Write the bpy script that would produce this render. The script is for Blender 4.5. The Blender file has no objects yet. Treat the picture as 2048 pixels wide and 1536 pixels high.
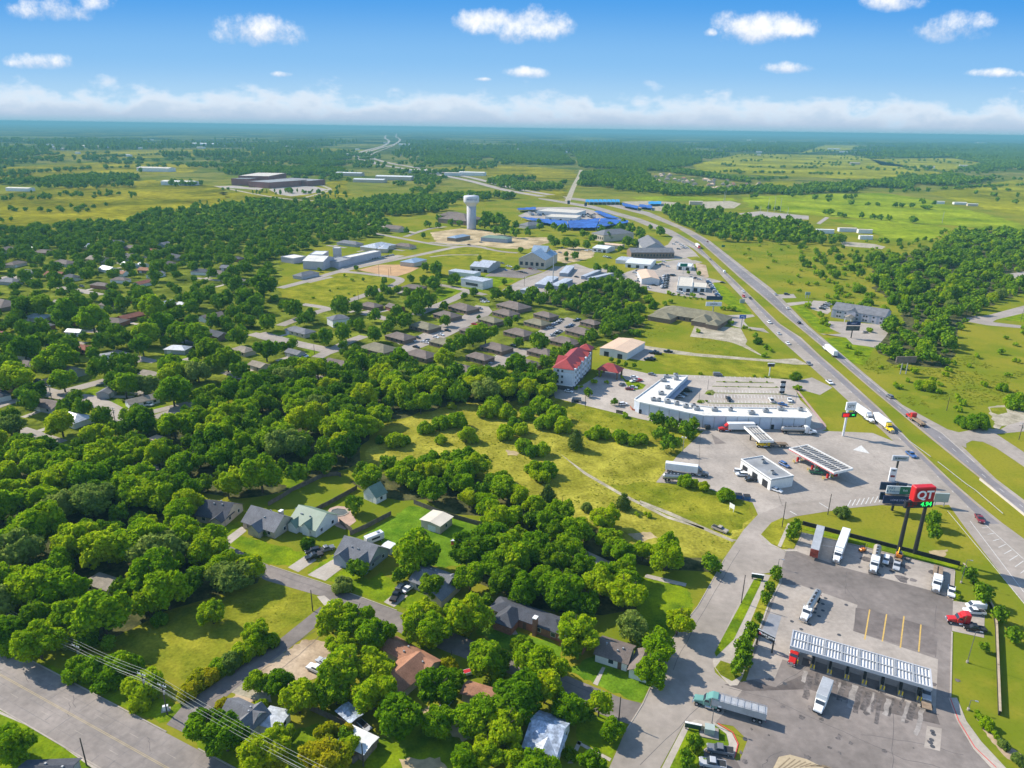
import bpy, bmesh, math, random
import numpy as np
from mathutils import Vector, Matrix, Euler, noise as mn

random.seed(7); np.random.seed(7)
R = math.radians
SC = bpy.context.scene
COL = SC.collection

# ------------------------------------------------------------------ camera
CAM_H = 130.0            # metres above the ground
FPX = 1422.0             # focal length in pixels of the 2048 wide photograph
PITCH, ROLL = R(19.80), R(0.84)
cd = bpy.data.cameras.new('camera'); cam = bpy.data.objects.new('camera', cd); COL.objects.link(cam)
cd.sensor_width = 36.0; cd.lens = FPX / 2048 * 36.0; cd.clip_start = 1.0; cd.clip_end = 120000
_f = Vector((0, math.cos(PITCH), -math.sin(PITCH))); _r = Vector((1, 0, 0)); _u = _r.cross(_f)
CR = _r * math.cos(ROLL) + _u * math.sin(ROLL); CU = -_r * math.sin(ROLL) + _u * math.cos(ROLL); CF = _f
cam.matrix_world = Matrix(((CR.x, CU.x, -CF.x, 0), (CR.y, CU.y, -CF.y, 0), (CR.z, CU.z, -CF.z, CAM_H), (0, 0, 0, 1)))
SC.camera = cam

# ------------------------------------------------------------------ light
SUN_AZ, SUN_EL = R(-60.7), R(37.0)      # azimuth from +Y towards +X
sd = bpy.data.lights.new('sun', 'SUN'); sun = bpy.data.objects.new('sun', sd); COL.objects.link(sun)
sd.energy = 4.3; sd.angle = R(0.5); sd.color = (1.0, 0.93, 0.80)
sv = Vector((math.sin(SUN_AZ) * math.cos(SUN_EL), math.cos(SUN_AZ) * math.cos(SUN_EL), math.sin(SUN_EL)))
sun.rotation_euler = sv.to_track_quat('Z', 'Y').to_euler()
SC.view_settings.view_transform = 'Standard'; SC.view_settings.look = 'None'
SC.view_settings.exposure = 0.77; SC.view_settings.gamma = 1.0

world = bpy.data.worlds.new('World'); SC.world = world; world.use_nodes = True
wt = world.node_tree; wt.nodes.clear()
def wn(t, **k):
    n = wt.nodes.new(t)
    for a, b in k.items(): setattr(n, a, b)
    return n
def wmath(op, a, b=None, c=None, clamp=False):
    n = wn('ShaderNodeMath', operation=op, use_clamp=clamp)
    for i, v in enumerate((a, b, c)):
        if v is None: continue
        if isinstance(v, (int, float)): n.inputs[i].default_value = v
        else: wt.links.new(v, n.inputs[i])
    return n.outputs[0]
def wmix(f, a, b):
    n = wn('ShaderNodeMix', data_type='RGBA')
    for s, v in ((0, f), (6, a), (7, b)):
        if isinstance(v, tuple): n.inputs[s].default_value = v
        elif isinstance(v, (int, float)): n.inputs[s].default_value = v
        else: wt.links.new(v, n.inputs[s])
    return n.outputs[2]
def wramp(v, lo, hi):
    n = wn('ShaderNodeMapRange', interpolation_type='SMOOTHSTEP')
    wt.links.new(v, n.inputs[0]); n.inputs[1].default_value = lo; n.inputs[2].default_value = hi
    return n.outputs[0]
sky = wn('ShaderNodeTexSky', sky_type='NISHITA', sun_disc=False, sun_elevation=SUN_EL, sun_rotation=SUN_AZ)
sky.air_density = 1.0; sky.dust_density = 0.25; sky.ozone_density = 2.5
SKYS = 0.15
# cumulus placed by direction: u = x/y, v = z/y round +Y (clouds are part of the sky)
tc = wn('ShaderNodeTexCoord'); sp = wn('ShaderNodeSeparateXYZ'); wt.links.new(tc.outputs['Generated'], sp.inputs[0])
yy = wmath('MAXIMUM', sp.outputs[1], 0.05)
U = wmath('DIVIDE', sp.outputs[0], yy); V = wmath('DIVIDE', sp.outputs[2], yy)
cb = wn('ShaderNodeCombineXYZ'); wt.links.new(U, cb.inputs[0]); wt.links.new(V, cb.inputs[1])
nz = wn('ShaderNodeTexNoise'); nz.inputs['Scale'].default_value = 19.0; nz.inputs['Detail'].default_value = 9.0; nz.inputs['Roughness'].default_value = 0.66
wt.links.new(cb.outputs[0], nz.inputs['Vector'])
NZ = wmath('SUBTRACT', nz.outputs[0], 0.5)
def uv(px, py):
    d = CF * FPX + CR * (px - 1024) - CU * (py - 768)
    return d.x / d.y, d.z / d.y
CLOUDS = [(110, 22, 85, 26), (190, 8, 40, 20), (518, 62, 92, 32), (985, 48, 72, 28), (1075, 55, 62, 36), (1030, 62, 60, 28), (1520, 58, 90, 34), (1420, 66, 16, 10), (1580, 60, 40, 20), (1795, 8, 70, 20),
          (1905, 58, 80, 32), (1960, 45, 45, 22), (85, 124, 70, 17), (1057, 146, 48, 12), (1578, 136, 52, 14), (1988, 147, 48, 10), (565, 149, 24, 7), (965, 159, 16, 5)]
dens = None; shade = None
for (px, py, a, b) in CLOUDS:
    a *= 1.12; b *= 1.15
    u0, v0 = uv(px, py); u1, _ = uv(px + a, py); _, v1 = uv(px, py - b)
    du = wmath('MULTIPLY', wmath('SUBTRACT', U, u0), 1 / abs(u1 - u0))
    dv = wmath('MULTIPLY', wmath('SUBTRACT', V, v0), 1 / abs(v1 - v0))
    dvb = wmath('MAXIMUM', dv, wmath('MULTIPLY', dv, -1.25))      # flatter base
    d = wmath('SUBTRACT', 1.0, wmath('ADD', wmath('MULTIPLY', du, du), wmath('MULTIPLY', dvb, dvb)))
    dens = d if dens is None else wmath('MAXIMUM', dens, d)
    s = wmath('MULTIPLY', wmath('ADD', dv, 0.6), wmath('GREATER_THAN', d, -0.6))
    shade = s if shade is None else wmath('ADD', shade, s)
puff = wramp(wmath('ADD', dens, wmath('MULTIPLY', NZ, 4.2)), -0.15, 1.35)
# the long bank low over the horizon
n2 = wn('ShaderNodeTexNoise'); n2.inputs['Scale'].default_value = 13.0; n2.inputs['Detail'].default_value = 7.0; n2.inputs['Roughness'].default_value = 0.58
mp = wn('ShaderNodeMapping'); mp.inputs['Scale'].default_value = (1.0, 1.9, 1.0); wt.links.new(cb.outputs[0], mp.inputs[0]); wt.links.new(mp.outputs[0], n2.inputs['Vector'])
bank = wmath('ADD', wmath('MULTIPLY', wmath('SUBTRACT', n2.outputs[0], 0.5), 0.125), wmath('SUBTRACT', 0.034, V))
bankd = wramp(bank, -0.012, 0.018)
lit = wramp(bank, -0.02, 0.035)
bankc = wmix(lit, (0.95, 0.96, 0.98, 1), (0.52, 0.64, 0.78, 1))
low = wramp(V, 0.030, -0.002)
bankc = wmix(wmath('MULTIPLY', low, 0.85), bankc, (0.36, 0.47, 0.63, 1))
bankc = wmix(wmath('MULTIPLY', wramp(V, 0.011, -0.003), 0.75), bankc, (0.20, 0.46, 0.58, 1))
puffc = wmix(wramp(wmath('ADD', shade, wmath('MULTIPLY', NZ, 2.4)), -0.1, 1.1), (0.55, 0.65, 0.82, 1), (0.98, 0.98, 0.98, 1))
skyn = wn('ShaderNodeVectorMath', operation='SCALE'); wt.links.new(sky.outputs[0], skyn.inputs[0]); skyn.inputs['Scale'].default_value = 1.0
hs = wn('ShaderNodeHueSaturation'); hs.inputs['Saturation'].default_value = 1.0; hs.inputs['Value'].default_value = 1.0; hs.inputs['Hue'].default_value = 0.502
wt.links.new(skyn.outputs[0], hs.inputs['Color'])
CB = 1.12 / (SKYS * 2 ** SC.view_settings.exposure)
def bright(c):
    n = wn('ShaderNodeVectorMath', operation='SCALE'); n.inputs['Scale'].default_value = CB; wt.links.new(c, n.inputs[0]); return n.outputs[0]
# near the horizon the afternoon air is a clear, strongly blue gradient
def k_(r, g, b): f = 1 / (SKYS * 2 ** SC.view_settings.exposure); return (r * f, g * f, b * f, 1)
gr = wmix(wramp(V, 0.02, 0.085), k_(.46, .70, .92), k_(.26, .545, .90)); gr = wmix(wramp(V, 0.07, 0.17), gr, k_(.075, .355, .84))
hi = wmix(wramp(V, 0.25, 0.8), gr, hs.outputs[0])
c1 = wmix(wmath('MULTIPLY', bankd, 0.93), hi, bright(bankc))
c2 = wmix(wmath('MULTIPLY', puff, 0.97), c1, bright(puffc))
bg = wn('ShaderNodeBackground'); bg.inputs['Strength'].default_value = SKYS; wt.links.new(c2, bg.inputs[0])
wo = wn('ShaderNodeOutputWorld'); wt.links.new(bg.outputs[0], wo.inputs[0])
try: world.cycles.sampling_method = 'MANUAL'; world.cycles.sample_map_resolution = 512
except Exception: pass
SC.cycles.max_bounces = 6; SC.cycles.diffuse_bounces = 2; SC.cycles.transparent_max_bounces = 4; SC.cycles.volume_bounces = 0
SC.cycles.caustics_reflective = False; SC.cycles.caustics_refractive = False

# ------------------------------------------------------------------ placing: photograph pixel -> point on a horizontal plane
def ray(px, py): return CF * FPX + CR * (px - 1024) - CU * (py - 768)
def G(px, py, z=0.0):
    d = ray(px, py); t = (z - CAM_H) / d.z
    return Vector((d.x * t, d.y * t, z))
def proj(p):
    v = Vector(p) - Vector((0, 0, CAM_H)); zf = v.dot(CF)
    return 1024 + FPX * v.dot(CR) / zf, 768 - FPX * v.dot(CU) / zf
def dist(p): return (Vector(p) - Vector((0, 0, CAM_H))).length
def crop(ox, oy, s): return lambda x, y: (ox + x * s, oy + y * s)
def yawpx(a, b, z=0):
    d = G(*b, z) - G(*a, z); return math.atan2(d.y, d.x)
def height_at(base, ty):
    "height of an upright thing on ground pixel base whose top shows at row ty"
    g = G(*base); lo, hi = 0.0, 90.0
    for _ in range(40):
        m = (lo + hi) / 2
        if proj(g + Vector((0, 0, m)))[1] > ty: lo = m
        else: hi = m
    return lo

# ------------------------------------------------------------------ materials
MATS = {}
def mat(name, col, rough=0.85, var=0.12, scale=0.4, spec=0.25, metal=0.0, col2=None, detail=3.0, bump=0.0, fine=None, world_space=False, emit=0.0, emitc=None, alpha=None):
    if name in MATS: return MATS[name]
    m = bpy.data.materials.new(name); m.use_nodes = True; t = m.node_tree; n = t.nodes
    b = n['Principled BSDF']
    b.inputs['Roughness'].default_value = rough; b.inputs['Metallic'].default_value = metal
    b.inputs['Specular IOR Level'].default_value = spec
    if emit:
        b.inputs['Emission Strength'].default_value = emit; b.inputs['Emission Color'].default_value = (*(emitc or col), 1)
    c = (*col, 1)
    if var or col2:
        if world_space:
            g = n.new('ShaderNodeNewGeometry'); vec = g.outputs['Position']
        else:
            g = n.new('ShaderNodeTexCoord'); vec = g.outputs['Object']
        def nz(s, d):
            k = n.new('ShaderNodeTexNoise'); k.inputs['Scale'].default_value = s; k.inputs['Detail'].default_value = d; k.inputs['Roughness'].default_value = 0.6
            t.links.new(vec, k.inputs['Vector']); return k.outputs[0]
        a = nz(scale, detail)
        mx = n.new('ShaderNodeMix'); mx.data_type = 'RGBA'
        mr = n.new('ShaderNodeMapRange'); mr.inputs[1].default_value = 0.35; mr.inputs[2].default_value = 0.65
        t.links.new(a, mr.inputs[0]); t.links.new(mr.outputs[0], mx.inputs[0])
        k1, k2 = 1 - var, 1 + var
        mx.inputs[6].default_value = (*(x * k1 for x in col), 1)
        mx.inputs[7].default_value = (*(x * k2 for x in (col2 or col)), 1)
        out = mx.outputs[2]
        if fine:
            f = nz(fine[0], 2.0); mr2 = n.new('ShaderNodeMapRange'); mr2.inputs[1].default_value = 0.3; mr2.inputs[2].default_value = 0.7
            mr2.inputs[3].default_value = 1 - fine[1]; mr2.inputs[4].default_value = 1 + fine[1]
            if world_space:      # mottling a few metres across
                q = n.new('ShaderNodeMath'); q.operation = 'MULTIPLY_ADD'; t.links.new(nz(fine[0] * .17, 5.0), q.inputs[0]); q.inputs[1].default_value = .9; q.inputs[2].default_value = -.45
                ad = n.new('ShaderNodeMath'); t.links.new(f, ad.inputs[0]); t.links.new(q.outputs[0], ad.inputs[1]); f = ad.outputs[0]; mr2.clamp = False
            t.links.new(f, mr2.inputs[0])
            vm = n.new('ShaderNodeVectorMath'); vm.operation = 'SCALE'; t.links.new(out, vm.inputs[0]); t.links.new(mr2.outputs[0], vm.inputs['Scale']); out = vm.outputs[0]
        t.links.new(out, b.inputs['Base Color'])
        if bump:
            bp = n.new('ShaderNodeBump'); bp.inputs['Strength'].default_value = bump; t.links.new(nz(scale * 6, 3), bp.inputs['Height']); t.links.new(bp.outputs[0], b.inputs['Normal'])
    else: b.inputs['Base Color'].default_value = c
    MATS[name] = m; return m

def leafmat(name, cols, trans=0.5):
    "foliage: hue differs from plant to plant and from clump to clump"
    if name in MATS: return MATS[name]
    m = bpy.data.materials.new(name); m.use_nodes = True; t = m.node_tree; n = t.nodes; n.clear()
    oi = n.new('ShaderNodeObjectInfo'); g = n.new('ShaderNodeNewGeometry'); k = n.new('ShaderNodeTexNoise')
    k.inputs['Scale'].default_value = 0.22; k.inputs['Detail'].default_value = 3
    t.links.new(g.outputs['Position'], k.inputs['Vector'])
    ri = n.new('ShaderNodeMath'); ri.operation = 'MULTIPLY_ADD'; t.links.new(g.outputs['Random Per Island'], ri.inputs[0]); ri.inputs[1].default_value = 0.45; t.links.new(k.outputs[0], ri.inputs[2])
    ad = n.new('ShaderNodeMath'); ad.operation = 'MULTIPLY_ADD'; t.links.new(oi.outputs['Random'], ad.inputs[0]); ad.inputs[1].default_value = 0.7; t.links.new(ri.outputs[0], ad.inputs[2])
    mr = n.new('ShaderNodeMapRange'); t.links.new(ad.outputs[0], mr.inputs[0]); mr.inputs[1].default_value = 0.45; mr.inputs[2].default_value = 1.45
    cr = n.new('ShaderNodeValToRGB'); e = cr.color_ramp.elements
    e[0].position = 0; e[0].color = (*cols[0], 1); e[1].position = 1; e[1].color = (*cols[-1], 1)
    for i, c in enumerate(cols[1:-1]):
        x = cr.color_ramp.elements.new((i + 1) / (len(cols) - 1)); x.color = (*c, 1)
    t.links.new(mr.outputs[0], cr.inputs[0])
    d = n.new('ShaderNodeBsdfDiffuse'); tr = n.new('ShaderNodeBsdfTranslucent'); ms = n.new('ShaderNodeMixShader'); ms.inputs[0].default_value = trans
    t.links.new(cr.outputs[0], d.inputs[0]); t.links.new(cr.outputs[0], tr.inputs[0]); t.links.new(d.outputs[0], ms.inputs[1]); t.links.new(tr.outputs[0], ms.inputs[2])
    o = n.new('ShaderNodeOutputMaterial'); t.links.new(ms.outputs[0], o.inputs[0])
    MATS[name] = m; return m

# ------------------------------------------------------------------ mesh and scene helpers
class MB:
    "collects shapes into one mesh; each face remembers a material slot"
    def __init__(s): s.v = []; s.f = []; s.m = []; s.mats = []
    def slot(s, m):
        if m not in s.mats: s.mats.append(m)
        return s.mats.index(m)
    def add(s, vs, fs, m, M=None):
        k = len(s.v)
        s.v += [tuple(M @ Vector(p)) if M is not None else tuple(p) for p in vs]
        i = s.slot(m)
        for f in fs: s.f.append(tuple(k + q for q in f)); s.m.append(i)
    def box(s, c, d, m, M=None, top=1.0):
        x, y, z = c; a, b, h = d[0] / 2, d[1] / 2, d[2] / 2; t = top
        vs = [(x - a, y - b, z - h), (x + a, y - b, z - h), (x + a, y + b, z - h), (x - a, y + b, z - h),
              (x - a * t, y - b * t, z + h), (x + a * t, y - b * t, z + h), (x + a * t, y + b * t, z + h), (x - a * t, y + b * t, z + h)]
        s.add(vs, [(0, 3, 2, 1), (4, 5, 6, 7), (0, 1, 5, 4), (1, 2, 6, 5), (2, 3, 7, 6), (3, 0, 4, 7)], m, M)
    def prism(s, prof, x0, x1, m, axis='x', M=None):
        "profile (a, z) extruded along an axis"
        n = len(prof)
        if axis == 'x': vs = [(x0, a, z) for a, z in prof] + [(x1, a, z) for a, z in prof]
        elif axis == 'y': vs = [(a, x0, z) for a, z in prof] + [(a, x1, z) for a, z in prof]
        else: vs = [(a, z, x0) for a, z in prof] + [(a, z, x1) for a, z in prof]
        fs = [tuple(range(n))[::-1], tuple(range(n, 2 * n))] + [(i, (i + 1) % n, n + (i + 1) % n, n + i) for i in range(n)]
        s.add(vs, fs, m, M)
    def tube(s, p, q, r, m, n=8, r2=None, M=None):
        p, q = Vector(p), Vector(q); a = (q - p).normalized(); u = a.orthogonal().normalized(); w = a.cross(u); r2 = r if r2 is None else r2
        vs = []
        for c, rr in ((p, r), (q, r2)):
            for i in range(n):
                t = 2 * math.pi * i / n; vs.append(tuple(c + u * rr * math.cos(t) + w * rr * math.sin(t)))
        s.add(vs, [(i, (i + 1) % n, n + (i + 1) % n, n + i) for i in range(n)] + [tuple(range(n))[::-1], tuple(range(n, 2 * n))], m, M)
    def lathe(s, prof, m, n=20, M=None):
        k = len(prof); vs = [(r * math.cos(2 * math.pi * i / n), r * math.sin(2 * math.pi * i / n), z) for r, z in prof for i in range(n)]
        fs = [(j * n + i, j * n + (i + 1) % n, (j + 1) * n + (i + 1) % n, (j + 1) * n + i) for j in range(k - 1) for i in range(n)]
        fs += [tuple(range(n))[::-1], tuple(range((k - 1) * n, k * n))]
        s.add(vs, fs, m, M)
    def build(s, name, parent=None, loc=(0, 0, 0), rz=0.0, smooth=False, bevel=0.0):
        me = bpy.data.meshes.new(name); me.from_pydata(s.v, [], s.f)
        for m in s.mats: me.materials.append(m)
        if s.m: me.polygons.foreach_set('material_index', s.m)
        if smooth: me.polygons.foreach_set('use_smooth', [True] * len(me.polygons))
        if bevel or smooth != 'keep':
            bm = bmesh.new(); bm.from_mesh(me)
            bmesh.ops.recalc_face_normals(bm, faces=bm.faces)
            if bevel: bmesh.ops.bevel(bm, geom=[e for e in bm.edges if len(e.link_faces) == 2 and e.calc_face_angle(0) > 0.5], offset=bevel, segments=1, affect='EDGES', clamp_overlap=True)
            bm.to_mesh(me); bm.free()
        me.update()
        o = bpy.data.objects.new(name, me); COL.objects.link(o)
        o.location = loc; o.rotation_euler = (0, 0, rz)
        if parent: o.parent = parent
        return o
def tag(o, label=None, cat=None, group=None, kind=None):
    if label: o['label'] = label
    if cat: o['category'] = cat
    if group: o['group'] = group
    if kind: o['kind'] = kind
    return o
def empty(name, loc, rz=0.0, label=None, cat=None, group=None):
    o = bpy.data.objects.new(name, None); COL.objects.link(o); o.location = loc; o.rotation_euler = (0, 0, rz); o.empty_display_size = 0.5
    return tag(o, label, cat, group)
def copy_tree(o, parent=None):
    c = o.copy(); COL.objects.link(c)
    if parent: c.parent = parent
    for ch in o.children: copy_tree(ch, c)
    return c
def setmat(o, frm, to):
    for s in o.material_slots:
        if s.material and s.material == frm: s.link = 'OBJECT'; s.material = to
def recolour(root, frm, to):
    if root.type == 'MESH': setmat(root, frm, to)
    for c in root.children: recolour(c, frm, to)
PAVED = []    # ground polygons no tree may stand on
BUILT = []    # (x, y, r) circles kept clear
def inpoly(poly, x, y):
    c = False; n = len(poly); j = n - 1
    for i in range(n):
        xi, yi = poly[i][0], poly[i][1]; xj, yj = poly[j][0], poly[j][1]
        if (yi > y) != (yj > y) and x < (xj - xi) * (y - yi) / (yj - yi + 1e-12) + xi: c = not c
        j = i
    return c
def add_poly(pts, clear):
    if clear:
        xs = [p[0] for p in pts]; ys = [p[1] for p in pts]
        PAVED.append((min(xs), max(xs), min(ys), max(ys), [(p[0], p[1]) for p in pts]))
def blocked(x, y, grow=0):
    for a, b, c, d, poly in PAVED:
        if a <= x <= b and c <= y <= d and inpoly(poly, x, y): return True
    for bx, by, r in BUILT:
        if (x - bx) ** 2 + (y - by) ** 2 < (r + grow) ** 2: return True
    return False
def fill(pts, z, m, mb=None, thick=0.0):
    "flat polygon (any outline) with optional kerb sides"
    bm = bmesh.new(); vs = [bm.verts.new((p[0], p[1], z)) for p in pts]
    es = [bm.edges.new((vs[i], vs[(i + 1) % len(vs)])) for i in range(len(vs))]
    bmesh.ops.triangle_fill(bm, edges=es, use_beauty=True, normal=(0, 0, 1))
    bm.verts.index_update()
    V = [tuple(v.co) for v in bm.verts]; F = [tuple(v.index for v in f.verts) for f in bm.faces]
    F = [f if (Vector(V[f[1]]) - Vector(V[f[0]])).cross(Vector(V[f[2]]) - Vector(V[f[0]])).z > 0 else f[::-1] for f in F]
    bm.free(); mb = mb or MB(); mb.add(V, F, m)
    if thick:
        k = len(pts); mb.add([(p[0], p[1], z) for p in pts] + [(p[0], p[1], z - thick) for p in pts], [(i, (i + 1) % k, k + (i + 1) % k, k + i) for i in range(k)], m)
    return mb
def patch(name, px, z, m, clear=True, jit=0.0, thick=0.0, ground_pts=False):
    pts = [G(*p) for p in px] if not ground_pts else [Vector((p[0], p[1], 0)) for p in px]
    if jit:
        out = []
        for i, p in enumerate(pts):
            q = pts[(i + 1) % len(pts)]; L = (q - p).length; k = max(1, int(L / (jit * 2.2)))
            nrm = Vector((-(q - p).y, (q - p).x, 0)).normalized()
            for j in range(k):
                a = p.lerp(q, j / k); out.append(a + nrm * random.uniform(-jit, jit) * (0.3 if j == 0 else 1))
        pts = out
    add_poly(pts, clear)
    o = fill(pts, z, m, None, thick).build(name); o['kind'] = 'structure'
    return o
def ribbon(pts, w, z, m, mb=None, closed=False):
    "strip of width w along ground points"
    L = []; Rr = []; n = len(pts)
    for i, p in enumerate(pts):
        a = pts[max(0, i - 1)]; b = pts[min(n - 1, i + 1)]; d = Vector((b[0] - a[0], b[1] - a[1], 0)).normalized(); nr = Vector((-d.y, d.x, 0)) * w / 2
        q = Vector((p[0], p[1], z)); L.append(q + nr); Rr.append(q - nr)
    mb = mb or MB(); mb.add(L + Rr, [(i, n + i, n + i + 1, i + 1) for i in range(n - 1)], m)
    return mb
def road(name, px, w, z, m, clear=True, dense=True):
    pts = [G(*p) for p in px]
    if dense:
        out = []
        n = len(pts)
        for i in range(n - 1):       # Catmull-Rom so bends are round
            p0, p1, p2, p3 = pts[max(0, i - 1)], pts[i], pts[i + 1], pts[min(n - 1, i + 2)]
            for k in range(6):
                t = k / 6; out.append(0.5 * ((2 * p1) + (p2 - p0) * t + (2 * p0 - 5 * p1 + 4 * p2 - p3) * t * t + (3 * p1 - p0 - 3 * p2 + p3) * t ** 3))
        pts = out + [pts[-1]]
    mb = ribbon(pts, w, z, m)
    if clear:
        for i in range(len(pts) - 1):
            d = (pts[i + 1] - pts[i]).normalized(); nr = Vector((-d.y, d.x, 0)) * (w / 2 + 1.0)
            add_poly([pts[i] + nr, pts[i + 1] + nr, pts[i + 1] - nr, pts[i] - nr], True)
    o = mb.build(name); o['kind'] = 'structure'; return pts
def dashes(pts, off, length, gap, w, z, m, mb):
    "dashed line beside a polyline"
    acc = 0.0
    for i in range(len(pts) - 1):
        a, b = pts[i], pts[i + 1]; d = b - a; L = d.length
        if L < 1e-6: continue
        d = d / L; nr = Vector((-d.y, d.x, 0)); s = acc
        while s < L:
            e = min(s + length, L); p, q = a + d * s + nr * off, a + d * e + nr * off
            mb.add([p + nr * w / 2 + Vector((0, 0, z)), p - nr * w / 2 + Vector((0, 0, z)), q - nr * w / 2 + Vector((0, 0, z)), q + nr * w / 2 + Vector((0, 0, z))], [(0, 1, 2, 3)], m)
            s += length + gap
        acc = s - L
def words(text, size, m, parent, loc, rot, name='lettering', extrude=0.02, bold=0.0, stretch=1.0):
    c = bpy.data.curves.new(name, 'FONT'); c.body = text; c.size = size; c.extrude = extrude; c.align_x = 'CENTER'; c.align_y = 'CENTER'; c.offset = bold
    t = bpy.data.objects.new('tmp', c); COL.objects.link(t)
    dg = bpy.context.evaluated_depsgraph_get(); me = bpy.data.meshes.new_from_object(t.evaluated_get(dg))
    bpy.data.objects.remove(t); me.materials.clear(); me.materials.append(m)
    o = bpy.data.objects.new(name, me); COL.objects.link(o); o.parent = parent; o.location = loc; o.rotation_euler = rot; o.scale = (stretch, 1, 1)
    return o
# ------------------------------------------------------------------ ground
def ground_material():
    m = bpy.data.materials.new('ground'); m.use_nodes = True; t = m.node_tree; n = t.nodes; b = n['Principled BSDF']
    b.inputs['Roughness'].default_value = 0.95; b.inputs['Specular IOR Level'].default_value = 0.0
    g = n.new('ShaderNodeNewGeometry'); P = g.outputs['Position']
    def nz(s, d=3, off=0):
        k = n.new('ShaderNodeTexNoise'); k.inputs['Scale'].default_value = s; k.inputs['Detail'].default_value = d; k.inputs['Roughness'].default_value = 0.62
        v = n.new('ShaderNodeVectorMath'); v.operation = 'ADD'; v.inputs[1].default_value = (off, off * 1.7, 0); t.links.new(P, v.inputs[0]); t.links.new(v.outputs[0], k.inputs['Vector']); return k.outputs[0]
    def rng(v, a, b_, c=0, d=1):
        k = n.new('ShaderNodeMapRange'); k.interpolation_type = 'SMOOTHSTEP'; t.links.new(v, k.inputs[0])
        for i, x in enumerate((a, b_, c, d)): k.inputs[1 + i].default_value = x
        return k.outputs[0]
    def mix(f, a, c):
        k = n.new('ShaderNodeMix'); k.data_type = 'RGBA'
        for i, v in ((0, f), (6, a), (7, c)):
            if isinstance(v, tuple): k.inputs[i].default_value = (*v, 1)
            else: t.links.new(v, k.inputs[i])
        return k.outputs[2]
    def mul(a, c):
        k = n.new('ShaderNodeMath'); k.operation = 'MULTIPLY'; t.links.new(a, k.inputs[0])
        if isinstance(c, float): k.inputs[1].default_value = c
        else: t.links.new(c, k.inputs[1])
        return k.outputs[0]
    s = n.new('ShaderNodeSeparateXYZ'); t.links.new(P, s.inputs[0])
    c = mix(rng(nz(0.02, 5), 0.38, 0.62), (0.145, 0.182, 0.012), (0.235, 0.218, 0.022))
    c = mix(mul(rng(nz(0.06, 6, 40), 0.56, 0.72), 0.55), c, (0.30, 0.245, 0.03))
    c = mix(mul(rng(nz(0.9, 4, 9), 0.45, 0.75), 0.45), c, (0.11, 0.135, 0.004))
    far = rng(s.outputs[1], 900.0, 2400.0)
    fc = mix(rng(nz(0.0035, 6, 70), 0.40, 0.60), (0.085, 0.120, 0.012), (0.19, 0.18, 0.045))
    fc = mix(rng(nz(0.012, 6, 11), 0.52, 0.60), fc, (0.045, 0.075, 0.016))
    c = mix(far, c, fc)
    wood = rng(nz(0.0013, 12, 33), 0.46, 0.52); wf = rng(s.outputs[1], 2600.0, 5000.0)
    c = mix(mul(wood, wf), c, (0.020, 0.042, 0.012))
    t.links.new(c, b.inputs['Base Color'])
    return m
GM = ground_material()
mb = MB(); Rg = 30000.0
mb.add([(-Rg, -800, 0), (Rg, -800, 0), (Rg, Rg, 0), (-Rg, Rg, 0)], [(0, 1, 2, 3)], GM); mb.build('ground')['kind'] = 'structure'

M_lawn = mat('lawn', (0.105, 0.185, 0.010), 0.95, 0.22, 0.15, 0.0, col2=(0.165, 0.215, 0.006), fine=(1.6, 0.22), world_space=True, detail=5)
M_lawn2 = mat('watered lawn', (0.085, 0.18, 0.010), 0.95, 0.2, 0.15, 0.0, col2=(0.125, 0.205, 0.012), fine=(1.6, 0.22), world_space=True, detail=5)
M_yard = mat('yard grass', (0.070, 0.105, 0.012), 0.95, 0.35, 0.05, 0.0, col2=(0.15, 0.17, 0.02), fine=(0.5, 0.3), world_space=True, detail=7)
M_mown = mat('mown', (0.15, 0.185, 0.012), 0.95, 0.2, 0.08, 0.0, col2=(0.225, 0.212, 0.02), fine=(1.2, 0.22), world_space=True, detail=5)
M_olive = mat('olive field', (0.215, 0.21, 0.02), 0.95, 0.2, 0.05, 0.0, col2=(0.30, 0.27, 0.038), fine=(0.9, 0.28), world_space=True, detail=6)
M_brightfield = mat('bright field', (0.16, 0.235, 0.008), 0.95, 0.2, 0.01, 0.0, col2=(0.22, 0.26, 0.015), fine=(0.1, 0.25), world_space=True, detail=6)
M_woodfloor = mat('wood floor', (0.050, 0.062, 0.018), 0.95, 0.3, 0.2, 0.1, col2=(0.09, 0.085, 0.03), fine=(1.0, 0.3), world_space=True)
M_dirt = mat('bare dirt', (0.357, 0.255, 0.162), 0.95, 0.15, 0.12, 0.1, col2=(0.425, 0.323, 0.221), fine=(1.2, 0.15), world_space=True)
M_tan = mat('tan soil', (0.36, 0.27, 0.14), 0.95, 0.2, 0.05, 0.1, col2=(0.44, 0.34, 0.2), fine=(0.5, 0.2), world_space=True)
M_gravel = mat('pale gravel', (0.33, 0.29, 0.20), 0.95, 0.18, 0.15, 0.1, col2=(0.38, 0.33, 0.25), fine=(1.3, 0.18), world_space=True)
M_conc = mat('concrete', (0.324, 0.279, 0.235), 0.8, 0.10, 0.06, 0.25, col2=(0.363, 0.311, 0.261), fine=(0.8, 0.10), world_space=True, detail=6)
M_walk = mat('sidewalk concrete', (0.396, 0.344, 0.284), 0.8, 0.10, 0.1, 0.25, fine=(1.2, 0.1), world_space=True)
M_asph = mat('asphalt', (0.172, 0.146, 0.128), 0.8, 0.16, 0.035, 0.2, col2=(0.215, 0.182, 0.159), fine=(0.5, 0.13), world_space=True, detail=7)
M_asphd = mat('dark asphalt', (0.123, 0.102, 0.092), 0.8, 0.2, 0.06, 0.2, col2=(0.165, 0.138, 0.122), fine=(0.6, 0.15), world_space=True, detail=7)
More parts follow.
